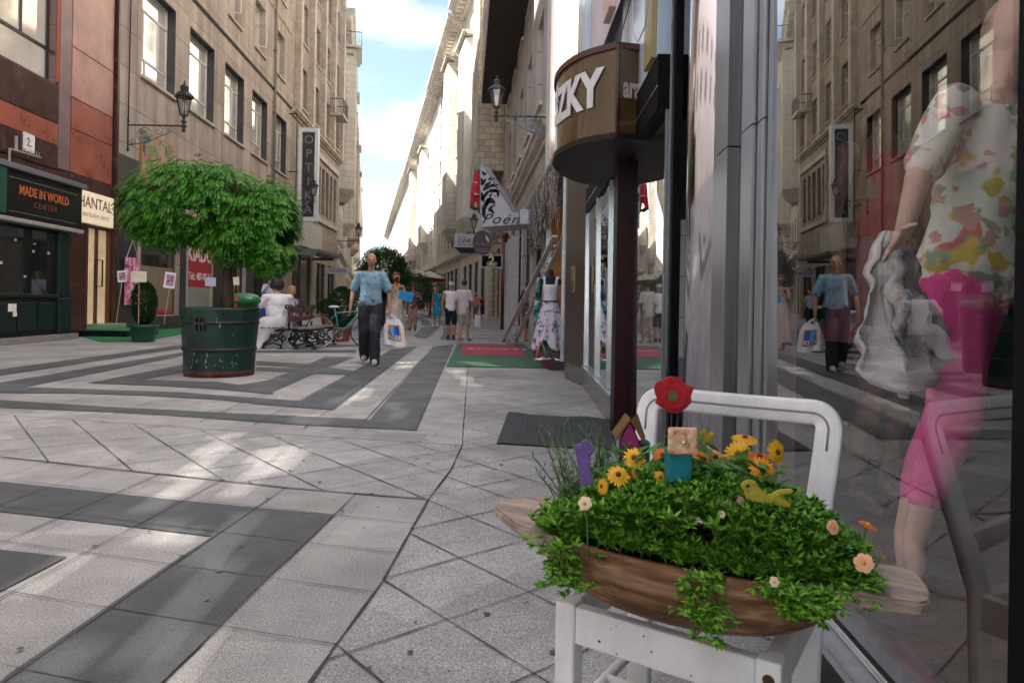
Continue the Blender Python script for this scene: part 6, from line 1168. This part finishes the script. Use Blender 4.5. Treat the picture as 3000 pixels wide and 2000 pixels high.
# waste bin
bg = M('bin_green', (.008, .09, .02), .35, var=.15); bc = Q(711, 980, 10.9); bn_ = thing('waste_bin', 'green plastic waste bin with a domed lid and an orange sticker behind the planter', 'waste bin', (bc.x, 10.9, 0), .1)
MB().lathe([(.19, .0), (.20, .03), (.235, .93), (.25, .935), (.25, .95)], 28, sy=.9).build('bin_body', bg, bn_); MB().lathe([(.265, .95), (.268, .985), (.25, 1.03), (.19, 1.075), (.1, 1.095), (.0, 1.1)], 28, sy=.9, cap=False).build('lid', M('lid_green', (.010, .15, .05), .28), bn_)
vs = []
for j in range(7):
    z = .35+j*.10
    for i in range(7): a = -PI/2-.42+.30*i/6; r_ = .2+.035*(z/.93)+.004; vs.append((r_*math.cos(a), r_*.9*math.sin(a), z))
MB().add(vs, [(j*7+i, j*7+i+1, (j+1)*7+i+1, (j+1)*7+i) for j in range(6) for i in range(6)], True).build('sticker', M('sticker_orange', (.52, .085, .02), .5, var=.25, scale=14), bn_)
MB().box(-.055, -.0, -.262, -.20, .98, 1.05).build('lid_tab', M('sticker_orange', (.52, .085, .02), .5), bn_)
# bicycle
bk = thing('bicycle', 'teal bicycle leaning by the terracotta planter behind the walking man', 'bicycle', (-3.62, 14.6, 0), .72); fm_ = M('frame_teal', (.02, .26, .27), .3, coat=.5); rub = M('rubber', (.02, .02, .02), .8)
for x in (-.5, .53):
    w = MB().tube([V((x+.33*math.cos(a*PI/18), 0, .345+.33*math.sin(a*PI/18))) for a in range(36)], .013, 8, True).build('wheel', rub, bk); b = MB()
    for k in range(18): a = k*PI/9; b.bar((x, (-1)**k*.015, .345), (x+.315*math.cos(a), 0, .345+.315*math.sin(a)), .0025)
    b.build('spokes', alu_b, w); MB().tube([V((x+.315*math.cos(a*PI/18), 0, .345+.315*math.sin(a*PI/18))) for a in range(36)], .008, 6, True).build('rim', alu_b, w)
MB().tube([(.40, 0, .78), (-.16, 0, .74)], .016, 8).tube([(.40, 0, .72), (-.06, 0, .30)], .017, 8).tube([(-.06, 0, .28), (-.18, 0, .80)], .016, 8).tube([(-.06, .02, .28), (-.5, .02, .345)], .010, 6).tube([(-.16, 0, .72), (-.5, 0, .345)], .009, 6).tube([(.385, 0, .86), (.42, 0, .68), (.53, 0, .345)], .014, 8).build('frame', fm_, bk)
MB().ball((-.20, 0, .87), (.13, .06, .03), 2).tube([(-.18, 0, .8), (-.19, 0, .86)], .012, 6).build('saddle', M('saddle_white', (.6, .6, .58), .5), bk); MB().tube([(.38, 0, .86), (.375, 0, .93), (.42, 0, .96)], .012, 6).tube([(.44, -.24, .95), (.42, -.1, .96), (.42, .1, .96), (.44, .24, .95)], .011, 8).build('handlebar', alu_b, bk)
MB().tube([V((-.06+.09*math.cos(a*PI/10), .03, .28+.09*math.sin(a*PI/10))) for a in range(20)], .007, 6, True).bar((-.06, .04, .28), (.05, .05, .18), .012).build('crank', alu_b, bk); MB().bbox(.42, .56, -.14, .14, .93, .99, .02).build('handlebar_basket', M('basket_white', (.6, .62, .6), .6), bk)
# parasols and red cafe chairs far right
for k, (px, py, d, lb) in enumerate([(1222, 812, 44, 'pale open cafe parasol beside the tree, left one of two'), (1258, 815, 47, 'pale open cafe parasol nearest the teal dress')]):
    c = Q(px, py, d); t = thing('parasol', lb, 'parasol', (c.x, d, 0), .3*k, 'cafe parasols'); MB().lathe([(1.15, c.z-.02), (1.13, c.z+.02), (.6, c.z+.28), (.02, c.z+.5)], 8, cap=False, smooth=False).build('canopy', M('canvas_pale', (.50, .47, .38), .9), t); MB().lathe([(1.15, c.z-.2), (1.155, c.z-.015)], 8, cap=False, smooth=False).build('valance', M('canvas_plum', (.12, .02, .04), .9), t); MB().tube([(0, 0, 0), (0, 0, c.z+.52)], .025, 8).build('pole', alu, t)
def cafe_chair(label, x, y, rz_):
    t = thing('cafe_chair', label, 'chair', (x, y, 0), rz_, 'red cafe chairs'); rm = M('plastic_red', (.38, .01, .02), .45)
    MB().bbox(-.22, .22, -.22, .22, .43, .46, .01).build('seat', rm, t); MB().bbox(-.22, .22, .19, .23, .55, .86, .015).build('backrest', rm, t)
    for sx in (-1, 1):
        for sy in (-1, 1): MB().tube([(.2*sx, .2*sy, .43), (.24*sx, .25*sy, 0)], .012, 6).build('leg', alu_b, t)
        MB().tube([(.2*sx, .2, .44), (.2*sx, .21, .6)], .012, 6).build('backrest_post', alu_b, t)
    return t
for k, (px, py, rz_, wh) in enumerate([(1226, 928, .3, 'leftmost of four'), (1243, 930, 2.4, 'second from the left'), (1252, 925, -.6, 'third from the left'), (1233, 922, 1.2, 'farthest back of four')]): g = G(px, py); cafe_chair('red cafe chair left of the teal dress, '+wh, g.x, g.y, rz_)
# ------------------------------------------------------------------ white wooden chair
wpaint = M('paint_white_worn', (.78, .78, .77), .42, var=.10, scale=9, stretch=(1, 1, .4), bump=.25, bscale=30, var2=None); A0, A1 = V((.093, 1.315)), V((.44, 1.087)); dx = (A1-A0).normalized(); dy = V((-dx.y, dx.x)); W2 = (A1-A0).length/2; DP = .385
cc = (A0+A1)/2+dy*DP/2; ch = thing('wooden_chair', 'old white painted wooden chair without its seat, standing before the shop window', 'chair', (cc.x, cc.y, 0), math.atan2(dx.y, dx.x)); SH = .432
for sx in (-1, 1): MB().bbox(min(sx*W2, sx*(W2-.042)), max(sx*W2, sx*(W2-.042)), -DP/2, -DP/2+.042, 0, SH, .005).build('front_leg', wpaint, ch)
def swept(pts, w, d, mat_rows=None):
    b = MB(); n = len(pts); vs = []; k = 8
    for i, p in enumerate(pts):
        a = pts[max(i-1, 0)]; c = pts[min(i+1, n-1)]; t_ = (c-a).normalized(); u = V((0, 1, 0)); u = (u-t_*u.dot(t_)).normalized(); s = t_.cross(u)
        for q in range(k):
            an = 2*PI*(q+.5)/k; cx, sy_ = math.cos(an), math.sin(an); cx = math.copysign(abs(cx)**.3, cx); sy_ = math.copysign(abs(sy_)**.3, sy_); vs.append(p+s*cx*w/2+u*sy_*d/2)
    b.add(vs, [(i*k+q, i*k+(q+1) % k, (i+1)*k+(q+1) % k, (i+1)*k+q) for i in range(n-1) for q in range(k)]+[tuple(range(k))[::-1], tuple((n-1)*k+q for q in range(k))], True); return b
yb = DP/2-.02; tilt = .10
def BP(x, z): return V((x, yb+tilt*max(0, z-SH)/.36, z))
path = [BP(-W2+.025, 0), BP(-W2+.025, .25), BP(-W2+.02, SH), BP(-W2+.012, .60), BP(-W2+.004, .70)]
for k in range(7): a = PI-k*PI/12; path.append(BP(-W2+.036+.034*math.cos(a), .742+.034*math.sin(a)))
for k in range(1, 9): f = k/9; x = -W2+.036+(2*W2-.072)*f; p = BP(x, .776-.004*math.sin(f*PI)); p.y += .022*math.sin(f*PI); path.append(p)
for k in range(7): a = PI/2-k*PI/12; path.append(BP(W2-.036+.034*math.cos(a), .742+.034*math.sin(a)))
path += [BP(W2-.004, .70), BP(W2-.012, .60), BP(W2-.02, SH), BP(W2-.025, .25), BP(W2-.025, 0)]
swept(path, .054, .024).build('back_frame', wpaint, ch)
gp = [p+V((0, -.0118, 0)) for p in path[4:-4]]; swept(gp, .005, .003).build('back_groove', M('groove_grey', (.22, .24, .26), .7), ch); swept([BP(-W2+.03, .52), BP(0, .525)+V((0, .02, 0)), BP(W2-.03, .52)], .05, .018).build('back_rail', wpaint, ch)
MB().bbox(-W2+.042, W2-.042, -DP/2+.004, -DP/2+.030, SH-.075, SH-.004, .004).build('front_rail', wpaint, ch); MB().bbox(-W2+.044, W2-.044, DP/2-.035, DP/2-.008, SH-.075, SH-.004, .004).build('back_seat_rail', wpaint, ch)
for sx in (-1, 1): MB().bbox(min(sx*(W2-.006), sx*(W2-.034)), max(sx*(W2-.006), sx*(W2-.034)), -DP/2+.042, DP/2-.03, SH-.073, SH-.002, .004).build('side_rail', wpaint, ch); MB().tube([(sx*(W2-.02), -DP/2+.03, .20), (sx*(W2-.02), DP/2-.03, .20)], .012, 8).build('stretcher', wpaint, ch)
MB().tube([(-W2+.02, 0, .20), (W2-.02, 0, .20)], .011, 8).build('stretcher', wpaint, ch)
b = MB(); random.seed(8)
for _ in range(8): x, z = random.uniform(-W2+.06, W2-.06), random.uniform(SH-.068, SH-.015); b.disc((x, -DP/2+.0035, z), (0, -1, 0), random.uniform(.0012, .003), 6)
b.disc((W2-.02, -DP/2-.0006, SH-.03), (0, -1, 0), .010, 10); b.build('nail_marks', rust, ch)
# ------------------------------------------------------------------ carved wooden trough
ax = V((.92, -.385)).normalized(); tc_ = V((.292, 1.250)); tr = thing('wooden_trough', 'carved wooden trough with flat handles resting across the white chair', 'trough', (tc_.x, tc_.y, 0), math.atan2(ax.y, ax.x)); ZR = .574; HL = .385; TLT = .048; tr.rotation_euler = (0, TLT, math.atan2(ax.y, ax.x)); tr.scale = (.95, 1, 1)
def wood_mat():
    m = M('wood_carved', (.20, .105, .055), .7, var=0, spec=.25); t = m.node_tree; p = t.nodes['Principled BSDF']; tc = t.nodes.new('ShaderNodeTexCoord'); mp = t.nodes.new('ShaderNodeMapping'); mp.inputs[3].default_value = (2.2, 26, 26); t.links.new(tc.outputs['Object'], mp.inputs[0])
    n = t.nodes.new('ShaderNodeTexNoise'); n.inputs['Scale'].default_value = 2.5; n.inputs['Detail'].default_value = 8; n.inputs['Roughness'].default_value = .65; t.links.new(mp.outputs[0], n.inputs['Vector']); r = t.nodes.new('ShaderNodeValToRGB'); e = r.color_ramp.elements; e[0].position = .3; e[0].color = (.075, .032, .014, 1); e[1].position = .68; e[1].color = (.42, .26, .15, 1); k = e.new(.5); k.color = (.22, .11, .052, 1); t.links.new(n.outputs['Fac'], r.inputs[0])
    n2 = t.nodes.new('ShaderNodeTexNoise'); n2.inputs['Scale'].default_value = 6; n2.inputs['Detail'].default_value = 4; t.links.new(tc.outputs['Object'], n2.inputs['Vector']); mr = t.nodes.new('ShaderNodeMapRange'); mr.inputs[1].default_value = .35; mr.inputs[2].default_value = .65; mr.inputs[3].default_value = .45; mr.inputs[4].default_value = 1.25; t.links.new(n2.outputs['Fac'], mr.inputs[0])
    v = t.nodes.new('ShaderNodeVectorMath'); v.operation = 'SCALE'; t.links.new(r.outputs[0], v.inputs[0]); t.links.new(mr.outputs[0], v.inputs['Scale']); t.links.new(v.outputs[0], p.inputs['Base Color']); bu = t.nodes.new('ShaderNodeBump'); bu.inputs['Strength'].default_value = .5; bu.inputs['Distance'].default_value = .004; t.links.new(n.outputs['Fac'], bu.inputs['Height']); t.links.new(bu.outputs[0], p.inputs['Normal']); return m
wdm = wood_mat(); wtop = M('wood_worn_pale', (.44, .34, .27), .7, var=.28, scale=4, stretch=(2, 14, 14), bump=.4, bscale=30)
b = MB(); NS, NR = 40, 22; vs = []
def hullr(s):   # half width, depth and side
    e = max(0, 1-abs(s)**2.2); return .130*e**.5+.002, .132*e**.5+.006
for layer, (k, dz) in enumerate(((1, 0), (.90, .016))):
    for i in range(NS+1):
        s = -1+2*i/NS; w_, dp = hullr(s*.999)
        for j in range(NR+1):
            a = PI*j/NR; y = -w_*k*math.cos(a); z = ZR-(dp-dz if layer else dp)*math.sin(a)**.75*1; x = s*.315*(1-.10*math.sin(a)*abs(s)) * (k if layer else 1); vs.append((x, y, max(z, ZR-dp)))
m_ = NR+1; fs = []
for i in range(NS):
    for j in range(NR): fs.append((i*m_+j, i*m_+j+1, (i+1)*m_+j+1, (i+1)*m_+j)); o = (NS+1)*m_; fs.append((o+i*m_+j, o+(i+1)*m_+j, o+(i+1)*m_+j+1, o+i*m_+j+1))
    for j in (0, NR): a, c = i*m_+j, (i+1)*m_+j; o = (NS+1)*m_; fs.append((a, c, o+c, o+a) if j == 0 else (c, a, o+a, o+c))
b.add(vs, fs, True); b.build('hull', wdm, tr)
def handle(sgn, pts, t0=.018):
    b = MB(); bm = bmesh.new(); top = [bm.verts.new((x, y, ZR+.006)) for x, y in pts]; bot = [bm.verts.new((x*.985, y*.94, ZR-t0)) for x, y in pts]; n = len(pts); bm.faces.new(top); bm.faces.new(bot[::-1])
    for i in range(n): bm.faces.new((top[i], bot[i], bot[(i+1) % n], top[(i+1) % n]))
    bmesh.ops.recalc_face_normals(bm, faces=bm.faces); bmesh.ops.bevel(bm, geom=bm.edges[:], offset=.005, segments=2, affect='EDGES'); b.bm(bm); return b.build('handle', wtop, tr)
def rimc(s): w_, _ = hullr(s); return w_
def inner(sg, am, n=9): return [(sg*.297*math.cos(rad(-am+2*am*k/(n-1))), .117*math.sin(rad(-am+2*am*k/(n-1)))) for k in range(n)]
LH = [(-.398, .012), (-.385, -.028), (-.31, -.092), (-.215, -.130)]+inner(-1, 48)+[(-.215, .130), (-.31, .112), (-.375, .050)]
handle(-1, LH)
RH = [(.400, .060), (.408, .0), (.400, -.062), (.385, -.078), (.30, -.098), (.225, -.128)]+inner(1, 46)+[(.225, .128), (.30, .098), (.385, .074)]
handle(1, RH)
MB().add([(x, y, ZR-.035) for x, y in [(.29*math.cos(a*PI/12), .118*math.sin(a*PI/12)) for a in range(24)]], [tuple(range(24))]).build('soil', M('soil', (.03, .018, .012), .95), tr)
RT = math.atan2(ax.y, ax.x); TM = Matrix.Translation((tc_.x, tc_.y, 0)) @ Euler((0, TLT, RT)).to_matrix().to_4x4() @ Matrix.Diagonal((.95, 1, 1, 1)); TI = TM.inverted()
# green trailing plants
def leaf3(b, p, d, up, L_, w_):
    d = d.normalized(); s = d.cross(up); s = s.normalized() if s.length > .05 else V((1, 0, 0)); u = s.cross(d)
    b.add([p, p+d*L_*.45+s*w_-u*w_*.25, p+d*L_+u*(-.1*L_), p+d*L_*.45-s*w_-u*w_*.25, p+d*L_*.5+u*w_*.25], [(0, 1, 4), (1, 2, 4), (2, 3, 4), (3, 0, 4)])
def moundz(x, y):
    ex = 1-(abs(x-.045)/.30)**2.4; ey = 1-(abs(y+.005)/.175)**2.2
    return ZR-.03+.145*max(0, ex)**.55*max(0, ey)**.5*(1+.14*mnoise.noise(V((x*11, y*11, 3))))
b = MB(); st_b = MB(); random.seed(14)
def sprig(p, d, n, L_, big=1):
    d = d.normalized(); q = V(p); pts = [q.copy()]
    for k in range(n):
        d = (d+V((random.gauss(0, .18), random.gauss(0, .18), random.gauss(0, .12)))).normalized(); q = q+d*L_/n; pts.append(q.copy())
        for s in range(3):
            a = random.uniform(0, 2*PI); o = V((math.cos(a), math.sin(a), random.uniform(-.1, .7))); o = (o+d*.6).normalized(); leaf3(b, q, o, V((0, 0, 1)), random.uniform(.011, .020)*big, random.uniform(.0030, .0048)*big)
    for s in range(5): a = s*1.256+random.random(); leaf3(b, q, (d+V((math.cos(a), math.sin(a), .2))*.8).normalized(), V((0, 0, 1)), random.uniform(.012, .018)*big, .004*big)
    st_b.tube(pts, .0009, 4, cap=False)
cnt = 0
while cnt < 1500:
    x, y = random.uniform(-.27, .32), random.uniform(-.130, .14); z = moundz(x, y)
    if abs(y) > rimc(min(.98, abs(x)/.315))+.035: continue
    n_ = V((x*.8, y*2.0+(-.05), .6)); bg_ = random.choice((.6, .8, 1, 1, 1.2, 1.5)); sprig((x*.92, y*.85, max(z-.035, ZR-.012)), n_+V((random.gauss(0, .3), random.gauss(0, .3), 0)), 4, random.uniform(.025, .055), bg_); cnt += 1
for x0, x1, y0, z0, z1, nn in [(-.24, -.14, -.10, ZR+.01, ZR-.07, 34), (.03, .10, -.118, ZR+.015, ZR-.085, 36), (.15, .27, -.100, ZR+.02, ZR-.01, 60), (.24, .32, -.03, ZR+.04, ZR, 50)]:
    for _ in range(nn):
        f = random.random(); x = random.uniform(x0, x1)*(1)+.0; z = z0+(z1-z0)*f; cxm = (x0+x1)/2; x = cxm+(x-cxm)*(1-.55*f); y = y0-.016*math.sin(f*2.5)-random.uniform(0, .012); sprig((x, y, z), V((random.gauss(0, .5), -.7, -.55+.6*random.random())), 3, random.uniform(.025, .045))
for _ in range(420):
    x, y = random.uniform(-.15, .2), random.uniform(-.09, .05); sprig((x, y, moundz(x, y)-.03), V((random.gauss(0, .5), -.5+random.gauss(0, .3), .7)), 4, random.uniform(.03, .055))
for _ in range(260):
    x = random.uniform(-.24, .27); y = -rimc(min(.97, abs(x)/.315))*random.uniform(.55, .93); sprig((x, y, ZR+.002), V((random.gauss(0, .3), -.25, .8)), 4, random.uniform(.02, .045))
gpl = thing('trailing_plant', 'dense bright green trailing plant filling the wooden trough', 'plant', (tc_.x, tc_.y, 0), RT); gpl.rotation_euler = (0, TLT, RT); gpl.scale = (.95, 1, 1); b.build('foliage', lf_tr, gpl); st_b.build('stems', M('stem_green', (.08, .2, .03), .7), gpl)
# lavender-like tuft at the left end
b = MB(); random.seed(31); lavp = thing('lavender_plant', 'thin grey green wispy plant at the left end of the trough', 'plant', (tc_.x, tc_.y, 0), RT); lavp.rotation_euler = (0, TLT, RT); lavp.scale = (.95, 1, 1)
for k in range(90):
    a = random.uniform(0, 2*PI); r_ = random.uniform(.0, .06); x, y = -.20+r_*math.cos(a), .045+r_*.8*math.sin(a); h = random.uniform(.07, .20); d = V((random.gauss(-.05, .28), random.gauss(0, .22), 1)).normalized(); pts = [V((x, y, ZR-.02))+d*h*i/6+V((d.x, d.y, 0))*h*.25*(i/6)**2 for i in range(7)]; b.tube(pts, .0010, 4, cap=False)
    for i in range(1, 7):
        for s in range(4 if i < 5 else 2): a = random.uniform(0, 2*PI); leaf3(b, pts[i], V((math.cos(a), math.sin(a), 1.1)), V((0, 0, 1)), random.uniform(.012, .026), .0016)
b.build('foliage', lf_lav, lavp)
# marigold foliage (larger leaves) and blooms
b = MB(); random.seed(9); mg = thing('flowering_plant', 'yellow and orange flowering plants in the middle of the trough', 'plant', (tc_.x, tc_.y, 0), RT); mg.rotation_euler = (0, TLT, RT); mg.scale = (.95, 1, 1)
for k in range(230):
    x, y = random.uniform(-.17, .16), random.uniform(-.03, .12); z = moundz(x, y)+random.uniform(-.02, .05); a = random.uniform(0, 2*PI); leaf3(b, V((x, y, z)), V((math.cos(a), math.sin(a), random.uniform(-.1, .9))), V((0, 0, 1)), random.uniform(.035, .060), random.uniform(.007, .011))
b.build('foliage', Mleaf('leaf_marigold', (.03, .12, .02), (.08, .25, .03)), mg)
yel = M('petal_yellow', (.80, .42, .01), .6, var=.12, scale=60); org = M('petal_orange', (.72, .18, .015), .6, var=.2, scale=60); pch = M('petal_peach', (.80, .42, .24), .6, var=.12, scale=60); redp = M('petal_red', (.50, .03, .01), .6, var=.2, scale=60); cream = M('petal_cream', (.75, .60, .40), .6); dkc = M('bloom_centre', (.12, .05, .01), .8)
def bloom(px, py, d, r, m, nrm, layers=3, pet=14, centre=dkc, parent=None, flat_=.25):
    c = TI @ Q(px, py, d); nrm = (TI.to_3x3() @ V(nrm)).normalized(); q = nrm.to_track_quat('Z', 'Y').to_matrix(); b = MB()
    for L_ in range(layers):
        rr_ = r*(1-.24*L_)
        for k in range(pet):
            a = 2*PI*(k+.5*L_)/pet+random.uniform(-.08, .08); dv = V((math.cos(a), math.sin(a), 0)); s = V((-math.sin(a), math.cos(a), 0)); h = flat_*r*(.35*L_); w_ = rr_*(4.4 if pet > 8 else 5.2)/pet; rv = rr_*random.uniform(.9, 1.05)
            b.add([q @ (dv*r*.1+V((0, 0, h)))+c, q @ (dv*rv*.65+s*w_*.6+V((0, 0, h+r*.14)))+c, q @ (dv*rv+s*w_*.25+V((0, 0, h+r*.06)))+c, q @ (dv*rv-s*w_*.25+V((0, 0, h+r*.06)))+c, q @ (dv*rv*.65-s*w_*.6+V((0, 0, h+r*.14)))+c], [(0, 1, 2, 3, 4)])
    f = b.build('flower', m, parent or mg); e = MB().ball(c+nrm*r*.22, (r*.24,)*3, 2); e.build('flower_centre', centre, f); base = V((c.x*.95, c.y*.9, moundz(c.x, c.y)-.03)); MB().tube([base, base.lerp(c, .6)-nrm*.01, c-nrm*.002], .0016, 5).build('stalk', M('stem_green', (.08, .2, .03), .7), f); return f
for px, py, d, r, m, nr in [(1811,1395,1.22,.021,yel,(0,-.7,.8)),(1858,1344,1.27,.021,yel,(-.2,-.8,.6)),(1767,1424,1.2,.014,yel,(-.8,-.6,.2)),(1865,1397,1.23,.014,org,(0,-.8,.6)),(1940,1337,1.30,.019,org,(0,-.7,.7)),(1932,1400,1.22,.013,yel,(.3,-.8,.5)),(2060,1350,1.27,.023,org,(0,-.7,.7)),(2095,1345,1.28,.022,M('petal_mix',(.72,.32,.12),.6,var=.3,scale=60),(0,-.6,.8)),(2020,1365,1.26,.012,redp,(0,-.8,.5)),(2182,1290,1.30,.024,yel,(0,-.25,1)),(2163,1333,1.26,.025,yel,(-.3,-.95,.3)),(2225,1345,1.27,.024,org,(0,-.25,1)),(2232,1380,1.22,.024,M('petal_amber',(.80,.30,.01),.6,var=.12,scale=60),(0,-.9,.45)),(2272,1325,1.25,.022,yel,(.4,-.85,.3)),(1925,1470,1.18,.008,yel,(0,-.8,.5)),(2062,1320,1.33,.018,pch,(0,-.5,.9))]: bloom(px, py, d, r*1.08, m, nr, pet=19)
for px, py, d, r, m, nr in [(1714,1475,1.14,.012,cream,(-.3,-.9,.5)),(2440,1543,1.06,.012,pch,(.2,-.9,.4)),(2541,1540,1.10,.015,org,(.3,-.2,1)),(2531,1648,1.02,.015,pch,(-.6,-.8,.3)),(2583,1634,1.06,.014,pch,(.9,-.3,.4)),(2268,1704,1.02,.008,cream,(0,-.9,.4)),(2113,1505,1.09,.007,cream,(0,-.8,.5)),(2170,1465,1.12,.007,M('bud_mauve',(.4,.25,.25),.7),(0,-.8,.5))]: bloom(px, py, d, r, m, nr, layers=2, pet=6, centre=M('centre_gold', (.6, .35, .05), .7), parent=gpl)
# ------------------------------------------------------------------ painted wooden decorations on sticks
stick_m = M('stick_dark', (.04, .03, .025), .7)
def deco(name, label, cat, px, py, d): p = Q(px, py, d); return thing(name, label, cat, tuple(p), 0)
S1_ = 1.26/2000
def cut(poly, th, m, parent, name, off=0, bev=.0025):
    bm = bmesh.new(); f = [bm.verts.new((x, -th/2+off, z)) for x, z in poly]; bk_ = [bm.verts.new((x, th/2+off, z)) for x, z in poly]; n = len(poly); bm.faces.new(f); bm.faces.new(bk_[::-1])
    for i in range(n): bm.faces.new((f[i], f[(i+1) % n], bk_[(i+1) % n], bk_[i]))
    bmesh.ops.recalc_face_normals(bm, faces=bm.faces)
    if bev: bmesh.ops.bevel(bm, geom=[e for e in bm.edges if len(e.link_faces) == 2], offset=bev, segments=2, affect='EDGES', clamp_overlap=True)
    return MB().bm(bm).build(name, m, parent)
def Mp(n, c): return M(n, c, .55, var=.12, scale=25, bump=.15, bscale=60)
t = deco('wooden_flower', 'red painted wooden flower on a wire stem above the chair back', 'ornament', 1970, 1160, 1.36); s = 1.36/2000
pts = [((x-765)*.351*s, (325-y)*.351*s) for x, y in [(612,232),(640,205),(690,190),(712,170),(770,158),(838,178),(852,212),(888,240),(942,238),(930,290),(914,312),(918,342),(926,368),(870,430),(822,460),(780,472),(730,460),(690,430),(640,398),(612,376),(642,350),(616,300)]]
cut(pts, .012, Mp('wood_red', (.50, .008, .018)), t, 'petals'); cut([(x*s*.78, z*s*.62-.006) for x, z in [(48*math.cos(a*PI/12), 48*math.sin(a*PI/12)) for a in range(24)]], .010, Mp('wood_red2', (.44, .006, .016)), t, 'inner_petals', off=-.006)
MB().disc((-.002, -.0120, .002), (0, -1, 0), .010, 14).build('centre', Mp('wood_olive', (.10, .14, .05)), t); MB().tube([(-.001, .0, -.03), (-.001, .0, -.16)], .002, 6).tube([(.011, .0, -.03), (.011, .0, -.16)], .002, 6).build('wire_stem', stick_m, t)
t = deco('bird_house', 'teal wooden bird house with a mottled orange roof tile below the red flower', 'bird house', 1993, 1350, 1.20); s = 1.20/2000
MB().bbox(-36*s, 32*s, -.008, .03, -60*s, 30*s, .002).build('house_body', Mp('wood_teal', (.005, .20, .24)), t); MB().bbox(-43*s, 43*s, -.018, -.010, 24*s, 103*s, .004, Matrix.Rotation(-.0, 4, 'X')).build('roof_tile', Mblotch('tile_mottled', (.72, .42, .26), [(.80, .60, .42), (.55, .22, .10)], 70, .55), t); MB().ball((2*s, -.019, 60*s), .004, 2).build('screw', alu_b, t)
t = deco('bird_house', 'magenta wooden bird house with a brown pitched roof at the left of the plants', 'bird house', 1858, 1290, 1.34); s = 1.34/2000
cut([(-46*s, 8*s), (-15*s, 60*s), (20*s, -15*s), (20*s, -70*s), (-46*s, -60*s)], .004, Mp('wood_magenta', (.30, .02, .13)), t, 'front_wall', off=-.01)
b = MB(); a_, c_, e_, g_ = V((-15*s, -.012, 62*s)), V((24*s, -.014, -6*s)), V((42*s, .05, -6*s)), V((18*s, .05, 62*s)); b.add([a_, c_, e_, g_]+[p+V((.003, 0, .004)) for p in (a_, c_, e_, g_)], [(0,1,2,3), (7,6,5,4), (0,4,5,1), (1,5,6,2), (2,6,7,3), (3,7,4,0)]); a2, c2 = V((-52*s, -.014, 4*s)), V((-15*s, -.012, 62*s)); b.add([a2, c2, c2+V((0, .06, 0)), a2+V((0, .06, 0)), a2+V((-.003, 0, .004)), c2+V((-.001, 0, .005)), c2+V((-.001, .06, .005)), a2+V((-.003, .06, .004))], [(3,2,1,0), (4,5,6,7), (0,1,5,4), (1,2,6,5), (2,3,7,6), (3,0,4,7)]); b.build('roof', Mp('wood_brown', (.16, .075, .012)), t)
MB().bbox(20*s, 36*s, -.008, .045, -90*s, -10*s, .002).build('side_wall', Mp('wood_dark', (.03, .03, .02)), t); MB().bbox(37*s, 46*s, -.004, .02, -70*s, -2*s, .002).build('teal_strip', Mp('wood_teal', (.005, .20, .24)), t)  # side wall coloured near-black
t = deco('wooden_tulip', 'purple painted wooden tulip at the left of the plants', 'ornament', 1712, 1355, 1.20); s = 1.2/2000
cut([(x*s, z*s) for x, z in [(-32, 55), (-14, 50), (-4, 68), (14, 66), (18, 48), (28, 50), (27, 30), (16, 25), (18, -20), (28, -60), (-6, -72), (-16, -30), (-22, 20)]], .016, Mp('wood_purple', (.17, .10, .30)), t, 'tulip_shape')
t = deco('wooden_tulip', 'yellow painted wooden tulip behind the teal bird house', 'ornament', 2062, 1285, 1.42); s = 1.42/2000
cut([(x*s, z*s) for x, z in [(-30, -45), (-34, 10), (-26, 38), (-10, 14), (2, 34), (12, 12), (28, 22), (30, 10), (16, -10), (8, -50)]], .012, Mp('wood_yellow', (.52, .37, .03)), t, 'tulip_shape'); MB().tube([(-.01, 0, -.03), (-.01, 0, -.13)], .003, 6).build('stick', stick_m, t)
t = deco('bird_house', 'small magenta and pink wooden house right of the teal bird house', 'bird house', 2045, 1320, 1.33); s = 1.33/2000
MB().bbox(-28*s, 26*s, -.01, .03, -40*s, 10*s, .002).build('house_body', Mp('wood_magenta', (.30, .02, .13)), t); cut([(-20*s, 10*s), (14*s, 10*s), (12*s, 32*s), (-16*s, 30*s)], .008, Mp('wood_pink', (.50, .10, .30)), t, 'gable')
t = deco('wooden_bird', 'yellow green wooden bird nestling in the leaves at the right', 'ornament', 2215, 1440, 1.10); s = 1.1/2000
cut([(x*s, z*s) for x, z in [(-48, 18), (-30, 34), (-5, 34), (10, 10), (40, -10), (70, 8), (108, 10), (106, 0), (72, -8), (104, -38), (95, -44), (50, -34), (10, -30), (-30, -20), (-36, 6)]], .012, Mp('wood_lime', (.42, .36, .03)), t, 'bird_shape'); MB().ball((-30*s, -.007, 20*s), .003, 1).build('eye', BL, t)
# grassy weed behind the trough, rising before the doormat
bpy.data.scenes.remove(TS)
